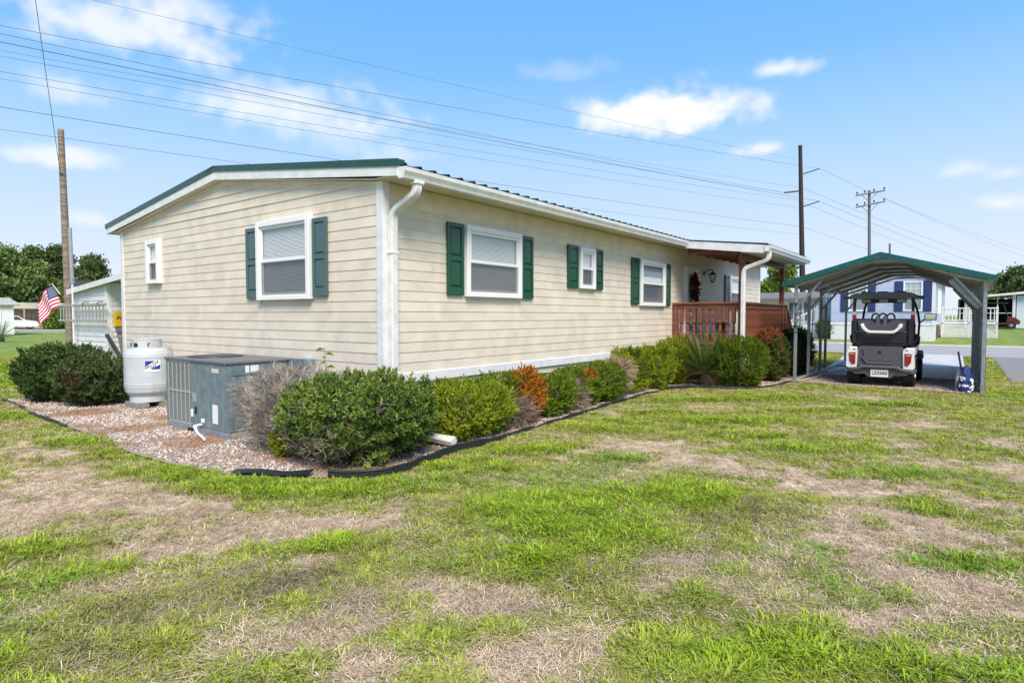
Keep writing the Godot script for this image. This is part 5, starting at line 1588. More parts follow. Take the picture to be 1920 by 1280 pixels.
# ---------------------------------------------------------------- things in the yard
func facing(px: float) -> float:
	# turn of a far building whose front looks back along the line of sight
	var d := ray(px, 592.0)
	return atan2(-d.z, d.x) - PI / 2
func edging_path(i0: int, i1: int) -> Array:
	var p := []
	var c := Curve3D.new()
	for i in range(i0, i1 + 1):
		var q: Vector2 = bed_edge[i]
		var a: Vector2 = bed_edge[maxi(i - 1, 0)]
		var b: Vector2 = bed_edge[mini(i + 1, bed_edge.size() - 1)]
		var t := (b - a) * 0.16
		c.add_point(Vector3(q.x, 0, q.y), Vector3(-t.x, 0, -t.y), Vector3(t.x, 0, t.y))
	c.bake_interval = 0.12
	for x in c.get_baked_points(): p.append(x)
	return p
func build_edging(called_label: String, i0: int, i1: int, high: float) -> void:
	var E := thing("lawn_edging", called_label, "edging")
	var rng := RandomNumberGenerator.new()
	rng.seed = i0 + 3
	var path := edging_path(i0, i1)
	var wob := FastNoiseLite.new()
	wob.seed = 3
	wob.frequency = 0.6
	var pts := []
	for p in path: pts.append(p + Vector3(0, wob.get_noise_2d(p.x * 2.0, p.z * 2.0) * 0.03 - (0.04 * smoothstep(-0.1, 0.8, p.x) if i0 > 5 else 0.0), 0))
	var strip_m := MB.new()
	strip_m.sweep(pts.map(func(p): return p + Vector3(0, high * 0.5, 0)), [Vector2(-0.006, -high * 0.5 - 0.03), Vector2(0.006, -high * 0.5 - 0.03), Vector2(0.008, high * 0.18), Vector2(0.004, high * 0.5), Vector2(-0.004, high * 0.5), Vector2(-0.010, 0.0)])
	part(E, "strip", strip_m, M.edging)
	part(E, "rolled_top", MB.new().tube(pts.map(func(p): return p + Vector3(0, high, 0)), 0.015, 8), M.edging)

func build_yard_things() -> void:
	build_edging("black plastic lawn edging curving round the bed below the long wall", 9, 23, 0.080)
	build_edging("low grey plastic edging round the shrubs beside the gas tank", 0, 3, 0.03)
	# a length of edging that has come loose
	var L := thing("loose_edging", "loose black strip of edging lying flat in the turf", "edging", Vector3(-1.70, 0.0, 0.20))
	part(L, "strip", MB.new().sweep([Vector3(-0.05, 0.03, -0.22), Vector3(0.02, 0.05, 0.0), Vector3(0.14, 0.035, 0.22), Vector3(0.30, 0.05, 0.42)], [Vector2(-0.07, 0.0), Vector2(0.0, 0.012), Vector2(0.07, 0.0), Vector2(0.07, 0.006), Vector2(0.0, 0.020), Vector2(-0.07, 0.006)]), M.edging)

	# packaged air conditioner; its grille face looks along -x
	var A := thing("air_conditioner", "large weathered blue grey air conditioning unit beside the gable wall", "air conditioner", Vector3(-1.03, 0.0, -3.06))
	var D := 0.85
	var Wd := 1.52
	var y0 := 0.085
	var y1 := 0.885
	part(A, "base_rail", MB.new().cspan(Vector3(-0.005, 0.0, 0.0), Vector3(0.055, y0, Wd), 0.006), M.galv)
	part(A, "base_rail", MB.new().cspan(Vector3(D - 0.055, 0.0, 0.0), Vector3(D, y0, Wd), 0.006), M.galv)
	part(A, "base_rail", MB.new().cspan(Vector3(0.056, 0.0, Wd - 0.05), Vector3(D - 0.056, y0 - 0.003, Wd - 0.005), 0.006), M.galv_dull)
	part(A, "fork_slot", MB.new().cspan(Vector3(-0.012, 0.012, 0.58), Vector3(-0.006, 0.062, 0.72), 0.003), M.dark)
	part(A, "cabinet", MB.new().span(Vector3(0.012, y0, 0.012), Vector3(D - 0.012, y1, Wd - 0.012)), M.cab_dark)
	# face panels: end stile, grille bay, two doors, corner
	var segs := [[0.0, 0.065, "corner_panel"], [0.655, 0.875, "control_panel"], [0.880, 1.095, "access_panel"], [1.100, 1.44, "access_panel"], [1.445, 1.52, "corner_panel"]]
	for s in segs:
		part(A, s[2], MB.new().cspan(Vector3(0.0, y0 + 0.002, s[0]), Vector3(0.014, y1, s[1]), 0.005), M.cab)
	part(A, "coil_frame", MB.new().cspan(Vector3(0.0, y0 + 0.002, 0.069), Vector3(0.014, y0 + 0.04, 0.650), 0.004).cspan(Vector3(0.0, y1 - 0.03, 0.069), Vector3(0.014, y1, 0.650), 0.004).cspan(Vector3(-0.006, 0.485, 0.069), Vector3(0.013, 0.515, 0.650), 0.004), M.grille_wire)
	part(A, "coil", MB.new().span(Vector3(0.0125, y0 + 0.03, 0.070), Vector3(0.016, y1 - 0.02, 0.650)), M.fin)
	var sl := MB.new()
	var yy := y0 + 0.055
	while yy < y1 - 0.035:
		if absf(yy - 0.50) > 0.024: sl.box(Vector3(0.004, yy, 0.36), Vector3(0.014, 0.0035, 0.575), Basis(Vector3(0, 0, 1), 0.5))
		yy += 0.0155
	stuff(part(A, "louvre_slats", sl, M.grille_wire))
	for k in 6:
		part(A, "grille_bar", MB.new().cspan(Vector3(-0.010, y0 + 0.04, 0.075 + k * 0.112), Vector3(0.002, y1 - 0.03, 0.087 + k * 0.112), 0.003), M.grille_wire)
	# the side looking along +z
	part(A, "corner_panel", MB.new().cspan(Vector3(0.0155, y0 + 0.002, Wd - 0.012), Vector3(0.085, y1, Wd + 0.002), 0.005), M.cab)
	part(A, "upper_panel", MB.new().cspan(Vector3(0.089, 0.745, Wd - 0.012), Vector3(D - 0.05, y1, Wd + 0.001), 0.005), M.cab)
	part(A, "lower_panel", MB.new().cspan(Vector3(0.089, y0 + 0.002, Wd - 0.012), Vector3(D - 0.05, 0.738, Wd + 0.003), 0.006), M.cab)
	part(A, "corner_panel", MB.new().cspan(Vector3(D - 0.046, y0 + 0.002, Wd - 0.012), Vector3(D, y1, Wd + 0.002), 0.005), M.cab)
	part(A, "top_cover", MB.new().cspan(Vector3(-0.018, y1 + 0.001, -0.015), Vector3(D + 0.015, y1 + 0.035, Wd + 0.018), 0.006), M.cab_top)
	part(A, "fan_guard", MB.new().lathe([Vector2(0.34, 0.0), Vector2(0.33, 0.014), Vector2(0.001, 0.018)], 32, Transform3D(Basis(), Vector3(0.42, y1 + 0.034, 0.48))), M.cart_black)
	# printed plates and marks
	part(A, "rating_plate", MB.new().cspan(Vector3(-0.004, 0.775, 1.19), Vector3(0.001, 0.825, 1.345), 0.001), mat(lin(0.62, 0.58, 0.48), 0.5))
	part(A, "rating_plate", MB.new().cspan(Vector3(-0.004, 0.17, 1.195), Vector3(0.001, 0.395, 1.315), 0.001), M.sticker)
	part(A, "rating_plate", MB.new().cspan(Vector3(-0.004, 0.395, 0.71), Vector3(0.001, 0.50, 0.80), 0.001), mat(lin(0.30, 0.38, 0.40), 0.5))
	part(A, "switch_slot", MB.new().cspan(Vector3(-0.006, 0.245, 0.76), Vector3(0.001, 0.335, 0.81), 0.002), M.dark)
	part(A, "seal_tag", MB.new().cspan(Vector3(-0.02, 0.20, 0.685), Vector3(0.0, 0.30, 0.73), 0.01), M.sticker)
	part(A, "seal_tag", MB.new().cspan(Vector3(-0.016, 0.155, 0.93), Vector3(0.0, 0.205, 1.01), 0.008), M.sticker)
	part(A, "maker_mark", MB.new().cspan(Vector3(0.235, 0.775, Wd + 0.0005), Vector3(0.285, 0.86, Wd + 0.004), 0.014), M.sticker)
	part(A, "maker_mark", MB.new().cspan(Vector3(0.30, 0.78, Wd + 0.0005), Vector3(0.405, 0.858, Wd + 0.004), 0.018), M.sticker)
	for p in [[0.13, 0.741], [0.38, 0.741], [0.70, 0.741], [0.05, 0.87]]:
		part(A, "screw", MB.new().ball(Vector3(p[0], p[1], Wd + 0.003), Vector3.ONE * 0.006, 4, 6), M.dark)
	for z in [0.12, 0.45, 0.78, 1.15, 1.42]:
		part(A, "screw", MB.new().ball(Vector3(-0.018, y1 + 0.018, z), Vector3.ONE * 0.006, 4, 6), M.dark)
	var dr := thing("drain_pipe", "white plastic condensate drain pipe lying below the air conditioner", "pipe", Vector3(-1.03, 0.0, -2.15))
	part(dr, "pipe", MB.new().tube(rounded([Vector3(0.02, 0.13, 0.02), Vector3(-0.09, 0.125, 0.02), Vector3(-0.10, 0.055, 0.10), Vector3(-0.22, 0.045, 0.52)], 0.05), 0.017, 10), M.white)
	part(dr, "elbow", MB.new().ball(Vector3(-0.09, 0.115, 0.03), Vector3.ONE * 0.025, 6, 10), M.white)

	# propane cylinder on blocks
	for s in [-1, 1]:
		var b := thing("concrete_block", "rough grey concrete block under the gas tank", "block", Vector3(-0.42 + s * 0.16, 0.0, -5.12), 0.0, "blocks carrying the gas tank")
		part(b, "block", MB.new().cspan(Vector3(-0.095, 0.02, -0.22), Vector3(0.095, 0.105, 0.22), 0.008), M.block)
	var T := thing("gas_tank", "upright pale grey propane tank with blue and white sticker", "gas tank", Vector3(-0.42, 0.105, -5.12))
	T.scale = Vector3(0.97, 0.96, 0.97)
	var R := 0.335
	part(T, "body", MB.new().lathe([Vector2(0.001, 0.07), Vector2(R * 0.5, 0.075), Vector2(R * 0.80, 0.105), Vector2(R * 0.95, 0.165), Vector2(R, 0.25), Vector2(R, 0.28), Vector2(R + 0.003, 0.285), Vector2(R + 0.003, 0.30), Vector2(R, 0.305), Vector2(R, 0.72), Vector2(R + 0.003, 0.725), Vector2(R + 0.003, 0.74), Vector2(R, 0.745), Vector2(R * 0.985, 0.78), Vector2(R * 0.90, 0.835), Vector2(R * 0.70, 0.87), Vector2(R * 0.4, 0.885), Vector2(0.001, 0.89)], 40), M.tank)
	part(T, "foot_ring", MB.new().lathe([Vector2(0.255, 0.0), Vector2(0.262, 0.0), Vector2(0.262, 0.10), Vector2(0.255, 0.10)], 32), M.tank)
	# collar with two openings
	var cl := MB.new()
	for k in 36:
		var a := TAU * k / 36.0
		var b2 := TAU * (k + 1) / 36.0
		var lo := 0.86
		var hi := 1.02
		for band in [[lo, 0.895], [0.895, 0.965], [0.965, hi]]:
			if band[0] == 0.895 and (k % 12 == 4 or k % 12 == 10): continue
			for rr in [0.215, 0.209]:
				cl.out([Vector3(cos(a) * rr, band[0], sin(a) * rr), Vector3(cos(b2) * rr, band[0], sin(b2) * rr), Vector3(cos(b2) * rr, band[1], sin(b2) * rr), Vector3(cos(a) * rr, band[1], sin(a) * rr)], Vector3(0, 0.9, 0))
	part(T, "collar", cl, M.tank)
	part(T, "collar_rim", MB.new().tube(range(33).map(func(k): return Vector3(cos(TAU * k / 32.0) * 0.212, 1.02, sin(TAU * k / 32.0) * 0.212)), 0.008, 7, false), M.tank)
	part(T, "valve", MB.new().lathe([Vector2(0.03, 0.885), Vector2(0.03, 0.93), Vector2(0.045, 0.935), Vector2(0.045, 0.965), Vector2(0.001, 0.97)], 12), mat(lin(0.45, 0.33, 0.12), 0.35, 0.8))
	for a in [-2.62, -3.55]:
		part(T, "collar_grommet", MB.new().lathe([Vector2(0.032, -0.012), Vector2(0.036, 0.0), Vector2(0.030, 0.012), Vector2(0.012, 0.012), Vector2(0.001, 0.002)], 14, Transform3D(Basis(Vector3(-sin(a), 0, cos(a)), Vector3(cos(a), 0, sin(a)), Vector3.UP), Vector3(cos(a) * 0.217, 0.93, sin(a) * 0.217))), M.dark)
	part(T, "gas_line", MB.new().tube(rounded([Vector3(0.05, 0.95, 0.05), Vector3(0.14, 1.0, 0.20), Vector3(0.20, 0.93, 0.33), Vector3(0.24, 0.78, 0.36), Vector3(0.28, 0.30, 0.36), Vector3(0.30, -0.05, 0.42)], 0.08), 0.009, 7), M.galv)
	# sticker follows the shell
	var mid_a := atan2(CAM.z + 5.37 + 1.2, CAM.x + 0.48)
	var st := MB.new()
	var band := MB.new()
	var sw := 0.42 / R * 0.55
	var wrap := func(u: float, vv: float, off: float) -> Vector3:
		var a: float = mid_a + 0.16 - u * sw
		return Vector3(cos(a) * (R + off), 0.50 + vv * 0.185, sin(a) * (R + off))
	for k in 8:
		var ua := k / 8.0
		var ub := (k + 1) / 8.0
		st.out([wrap.call(ua, 0.0, 0.0035), wrap.call(ub, 0.0, 0.0035), wrap.call(ub, 1.0, 0.0035), wrap.call(ua, 1.0, 0.0035)], Vector3(0, 0.6, 0))
	# two blue corner triangles either side of the white diagonal
	for k in 6:
		var ua := 0.02 + 0.58 * k / 6.0
		var ub := 0.02 + 0.58 * (k + 1) / 6.0
		var ha := 0.95 - 0.52 * (1.0 - k / 6.0)
		var hb := 0.95 - 0.52 * (1.0 - (k + 1) / 6.0)
		band.out([wrap.call(ua, ha, 0.005), wrap.call(ub, hb, 0.005), wrap.call(ub, 0.95, 0.005), wrap.call(ua, 0.95, 0.005)], Vector3(0, 0.6, 0))
		var uc := 0.40 + 0.56 * k / 6.0
		var ud := 0.40 + 0.56 * (k + 1) / 6.0
		band.out([wrap.call(uc, 0.20, 0.005), wrap.call(ud, 0.20, 0.005), wrap.call(ud, 0.20 + 0.42 * (k + 1) / 6.0, 0.005), wrap.call(uc, 0.20 + 0.42 * k / 6.0, 0.005)], Vector3(0, 0.6, 0))
	var sk := part(T, "sticker", st, M.sticker)
	part(sk, "blue_corners", band, M.blue_ink)
	var letters := "WALTER"
	for k in letters.length():
		var u := 0.10 + k * 0.135
		var v2 := 0.36 + k * 0.098
		var p: Vector3 = wrap.call(u, v2, 0.006)
		var nn := Vector3(p.x, 0, p.z).normalized()
		var tx := Vector3.UP.cross(nn)
		lettering(sk, "lettering", letters[k], 0.046, M.ink, Transform3D(Basis(tx, Vector3.UP, nn) * Basis(Vector3(0, 0, 1), 0.45), p), 0.001)
	for k in 3:
		var p: Vector3 = wrap.call(0.43 + k * 0.11, 0.44 + k * 0.08, 0.006)
		var nn := Vector3(p.x, 0, p.z).normalized()
		lettering(sk, "lettering", "GAS"[k], 0.050, M.ink, Transform3D(Basis(Vector3.UP.cross(nn), Vector3.UP, nn) * Basis(Vector3(0, 0, 1), 0.45), p - Vector3(0, 0.022, 0)), 0.001)

	# shed behind
	var S := thing("storage_shed", "white lap sided storage shed with pale metal roof edge", "shed", Vector3(2.31, 0.0, -14.40))
	var w := 2.62
	part(S, "wall", MB.new().prism([Vector2(-w, 0.0), Vector2(0.0, 0.0), Vector2(0.0, 2.40), Vector2(-w, 2.22)], Transform3D(Basis(Vector3(0, 0, 1), Vector3(0, 1, 0), Vector3(-1, 0, 0)), Vector3(3.2, 0, 0)), 3.19), M.white)
	var sops := []
	var k2 := 0
	var y := 0.10
	while y < 2.20:
		var bs := wall_basis(Vector3(0, 0, 1))
		bs.x *= w - 0.06
		part(S, "siding_board", board_mesh(0.150, 0.02), M.white, Transform3D(bs, Vector3(0.009, y, -w + 0.03)))
		var b3 := wall_basis(Vector3.RIGHT)
		b3.x *= 3.1
		part(S, "siding_board", board_mesh(0.150, 0.02), M.white, Transform3D(b3, Vector3(0.10, y, 0.0)))
		y += 0.150
	part(S, "corner_board", MB.new().cspan(Vector3(-0.022, 0.0, -0.12), Vector3(0.008, 2.36, 0.028), 0.004).cspan(Vector3(0.0085, 0.0, 0.0), Vector3(0.11, 2.38, 0.027), 0.004), M.white)
	part(S, "corner_board", MB.new().cspan(Vector3(-0.022, 0.0, -w - 0.02), Vector3(0.008, 2.20, -w + 0.06), 0.004), M.white)
	part(S, "roof", MB.new().hexa([Vector3(-0.14, 2.20, -w - 0.12), Vector3(3.3, 2.20, -w - 0.12), Vector3(3.3, 2.26, -w - 0.12), Vector3(-0.14, 2.26, -w - 0.12), Vector3(-0.14, 2.56, 1.6), Vector3(3.3, 2.56, 1.6), Vector3(3.3, 2.62, 1.6), Vector3(-0.14, 2.62, 1.6)]), mat(lin(0.60, 0.63, 0.66), 0.45, 0.1, tex.mottle, 1.0))
	part(S, "rake_board", MB.new().hexa([Vector3(-0.155, 2.10, -w - 0.12), Vector3(-0.145, 2.10, -w - 0.12), Vector3(-0.145, 2.255, -w - 0.12), Vector3(-0.155, 2.255, -w - 0.12), Vector3(-0.155, 2.46, 1.6), Vector3(-0.145, 2.46, 1.6), Vector3(-0.145, 2.615, 1.6), Vector3(-0.155, 2.615, 1.6)]), M.white)
	# ladder hung level on the shed
	var LD := thing("aluminium_ladder", "weathered aluminium ladder hung level along the shed wall", "ladder", Vector3(2.16, 1.27, -17.85))
	var len_ := 3.75
	for yb in [0.0, 0.47]:
		part(LD, "rail", MB.new().cspan(Vector3(-0.03, yb, 0.0), Vector3(0.03, yb + 0.07, len_), 0.008), M.aluminium)
	for k in 14:
		part(LD, "rung", MB.new().tube([Vector3(0, 0.06, 0.16 + k * 0.262), Vector3(0, 0.48, 0.16 + k * 0.262)], 0.02, 8), M.aluminium)
	for z in [2.2, 3.3]:
		part(LD, "hook", MB.new().tube(rounded([Vector3(0.10, 0.58, z), Vector3(-0.03, 0.58, z), Vector3(-0.06, 0.50, z)], 0.03), 0.012, 6), M.iron)
	var YB := thing("yellow_case", "bright yellow plastic case fixed to the shed wall", "case", Vector3(2.44, 1.13, -14.375))
	part(YB, "case", MB.new().cspan(Vector3(0, 0, 0), Vector3(0.20, 0.44, 0.10), 0.015), M.yellow)
	part(YB, "lid", MB.new().cspan(Vector3(0.012, 0.02, 0.101), Vector3(0.188, 0.42, 0.118), 0.012), M.yellow)
	part(YB, "handle", MB.new().tube(rounded([Vector3(0.05, 0.22, 0.12), Vector3(0.07, 0.30, 0.14), Vector3(0.13, 0.30, 0.14), Vector3(0.15, 0.22, 0.12)], 0.03), 0.010, 6), M.ink)
	for e in [[0.0, 0.02, -0.25], [0.30, 0.04, -0.10]]:
		var pl := thing("leaning_plank", "grey weathered plank leaning against the shed wall" if e[0] > 0.1 else "dark mossy plank leaning steeply beside the shed corner", "plank", Vector3(2.20 + e[0], 0.0, -14.05))
		var t := MB.new()
		if e[0] > 0.1:
			t.hexa([Vector3(-0.02, 0.0, 0.20), Vector3(0.42, 0.0, 0.20), Vector3(0.42, 0.03, 0.22), Vector3(-0.02, 0.03, 0.22), Vector3(0.0, 0.96, -0.24), Vector3(0.44, 0.98, -0.24), Vector3(0.44, 1.0, -0.22), Vector3(0.0, 0.98, -0.22)])
			part(pl, "board", t, M.old_wood)
			part(pl, "batten", MB.new().cspan(Vector3(-0.03, 0.97, -0.27), Vector3(0.46, 1.04, -0.19), 0.008), M.old_wood)
		else:
			t.hexa([Vector3(0.24, 0.0, 0.34), Vector3(0.33, 0.0, 0.34), Vector3(0.33, 0.04, 0.38), Vector3(0.24, 0.04, 0.38), Vector3(-0.02, 0.90, -0.22), Vector3(0.07, 0.90, -0.22), Vector3(0.07, 0.94, -0.18), Vector3(-0.02, 0.94, -0.18)])
			part(pl, "board", t, M.old_green)
	# dark shingled roof beyond the shed
	var far := thing("shingle_roof_shed", "low outbuilding with dark shingle roof rising behind the white shed", "shed", at_depth(192, 592, 36.0) - Vector3(0, 1.45, 0), facing(192))
	part(far, "wall", MB.new().span(Vector3(-1.5, 0.0, -6.0), Vector3(3.0, 2.6, 0.0)), M.white)
	part(far, "roof", MB.new().prism([Vector2(-1.75, 2.55), Vector2(3.3, 2.55), Vector2(3.0, 3.62), Vector2(-1.5, 3.46)], Transform3D(Basis(), Vector3(0, 0, -6.2)), 6.4), M.shingle)
	# flag
	var F := thing("striped_flag", "drooping red and white striped flag with dark blue canton", "flag", at_depth(99, 592, 23.0) - Vector3(0, 1.45, 0))
	part(F, "staff", MB.new().tube([Vector3(0.12, 2.25, 0.42), Vector3(-0.02, 2.66, 0.05)], 0.014, 7), M.white)
	var im := Image.create_empty(130, 78, false, Image.FORMAT_RGB8)
	for s in 13: im.fill_rect(Rect2i(0, s * 6, 130, 6), lin(0.50, 0.02, 0.06) if s % 2 == 0 else lin(0.72, 0.70, 0.72))
	im.fill_rect(Rect2i(0, 0, 52, 42), lin(0.03, 0.04, 0.12))
	for r in 9:
		for c in (6 if r % 2 == 0 else 5):
			im.fill_rect(Rect2i(3 + c * 8 + (0 if r % 2 == 0 else 4), 2 + r * 4, 3, 2), lin(0.7, 0.7, 0.72))
	var fm := StandardMaterial3D.new()
	fm.albedo_texture = ImageTexture.create_from_image(im)
	fm.roughness = 0.9
	fm.backlight_enabled = true
	fm.backlight = Color(0.4, 0.4, 0.4)
	fm.cull_mode = BaseMaterial3D.CULL_DISABLED
	var fl := MB.new()
	var along := -rgt
	var cloth := func(u: float, v3: float) -> Vector3:
		# hoist at the staff; the fly droops
		var hoist := Vector3(0.02, 2.62, 0.05).lerp(Vector3(0.12, 2.05, 0.38), v3)
		var drop := 0.95 * u * u * 0.55 + 0.18 * u
		return hoist + along * (0.62 * u + 0.10 * v3 * u) + Vector3.DOWN * (drop + v3 * 0.25) + fwd * 0.07 * sin(u * 9.0 + v3 * 2.0)
	for i in 24:
		for j in 10:
			var q := []
			var tt := []
			for e in [[i, j], [i, j + 1], [i + 1, j + 1], [i + 1, j]]:
				q.append(cloth.call(e[0] / 24.0, e[1] / 10.0))
				tt.append(Vector2(e[0] / 24.0, e[1] / 10.0))
			fl.face_uv(q, tt)
	part(F, "cloth", fl, fm)
	# ends of the buried downspouts
	var o2 := thing("drain_outlet", "short white drain outlet poking out of the gravel by the sago palm", "pipe", Vector3(8.20, 0.0, 1.22))
	part(o2, "pipe", MB.new().tube([Vector3(-0.25, 0.10, -0.30), Vector3(0.08, 0.07, 0.0)], 0.055, 12), M.white)
	part(o2, "collar", MB.new().tube([Vector3(0.06, 0.072, -0.018), Vector3(0.115, 0.067, 0.03)], 0.062, 12), M.edging)

# ---------------------------------------------------------------- across the street and beyond
func lap_wall(o: Vector3, dir: Vector3, length: float, y0: float, y1: float, step: float) -> MB:
	# far siding: real laps, joined into one part
	var m := MB.new()
	var bs := wall_basis(dir)
	var y := y0
	while y < y1 - 0.01:
		var h := minf(step, y1 - y)
		var a := o + Vector3(0, y, 0)
		var b := a + dir * length
		m.face([a + bs.z * 0.02, b + bs.z * 0.02, b + bs.z * 0.005 + Vector3(0, h, 0), a + bs.z * 0.005 + Vector3(0, h, 0)])
		m.face([a, b, b + bs.z * 0.02, a + bs.z * 0.02])
		y += h
	return m
func far_window(parent: Node3D, o: Vector3, dir: Vector3, w: float, h: float, grid := false) -> void:
	var xf := Transform3D(wall_basis(dir), o)
	var c := MB.new()
	var e := 0.07
	c.cspan(Vector3(-w / 2, 0, 0.0), Vector3(-w / 2 + e, h, 0.06), 0.006).cspan(Vector3(w / 2 - e, 0, 0.0), Vector3(w / 2, h, 0.06), 0.006)
	c.cspan(Vector3(-w / 2 + e, h - e, 0.0), Vector3(w / 2 - e, h, 0.058), 0.006).cspan(Vector3(-w / 2 + e, 0, 0.0), Vector3(w / 2 - e, e, 0.058), 0.006)
	c.cspan(Vector3(-w / 2 + e, h * 0.5 - 0.03, 0.0), Vector3(w / 2 - e, h * 0.5 + 0.03, 0.05), 0.006)
	var f := part(parent, "window", c, M.vinyl, xf)
	for i in 2:
		var lo := e if i == 0 else h * 0.5 + 0.03
		var hi := h * 0.5 - 0.03 if i == 0 else h - e
		var g := MB.new()
		g.face([Vector3(-w / 2 + e, lo, 0.03), Vector3(w / 2 - e, lo, 0.03), Vector3(w / 2 - e, hi, 0.03), Vector3(-w / 2 + e, hi, 0.03)])
		part(f, "pane", g, M.glass)
		part(f, "blind", MB.new().span(Vector3(-w / 2 + e, lo, 0.004), Vector3(w / 2 - e, hi, 0.012)), mat(lin(0.42, 0.50, 0.48), 0.7) if i == 1 else mat(lin(0.26, 0.29, 0.33), 0.7))
		if grid and i == 1:
			var mu := MB.new()
			for k in [1, 2]: mu.span(Vector3(-w / 2 + e + (w - 2 * e) * k / 3.0 - 0.01, lo, 0.034), Vector3(-w / 2 + e + (w - 2 * e) * k / 3.0 + 0.01, hi, 0.042))
			mu.span(Vector3(-w / 2 + e, (lo + hi) / 2 - 0.01, 0.034), Vector3(w / 2 - e, (lo + hi) / 2 + 0.01, 0.0415))
			part(f, "muntins", mu, M.vinyl)
func small_cart(called_label: String, at: Vector3, turn: float) -> void:
	var K := thing("golf_cart", called_label, "golf cart", at, turn)
	for x in [0.0, 1.65]:
		for z in [-0.45, 0.45]: wheel(K, Vector3(x, 0.26, z), 0.26, 0.2, signf(z))
	part(K, "body", MB.new().prism([Vector2(-0.45, 0.30), Vector2(2.10, 0.30), Vector2(2.15, 0.55), Vector2(1.85, 0.80), Vector2(1.45, 0.90), Vector2(1.38, 0.42), Vector2(0.75, 0.42), Vector2(0.70, 0.72), Vector2(-0.40, 0.74)], Transform3D(Basis(), Vector3(0, 0, -0.50)), 1.0), M.maroon)
	part(K, "seat", MB.new().cspan(Vector3(-0.05, 0.741, -0.5), Vector3(0.66, 0.86, 0.5), 0.03).cspan(Vector3(-0.06, 0.861, -0.5), Vector3(0.06, 1.25, 0.5), 0.03), M.cart_seat)
	for x in [-0.10, 1.45]:
		for z in [-0.47, 0.47]: part(K, "roof_post", MB.new().tube([Vector3(x, 0.80, z), Vector3(x - (0.25 if x > 1.0 else 0.0), 1.80, z)], 0.025, 7), M.cart_black)
	part(K, "roof", MB.new().cspan(Vector3(-0.25, 1.80, -0.58), Vector3(1.45, 1.88, 0.58), 0.03), M.cart_black)

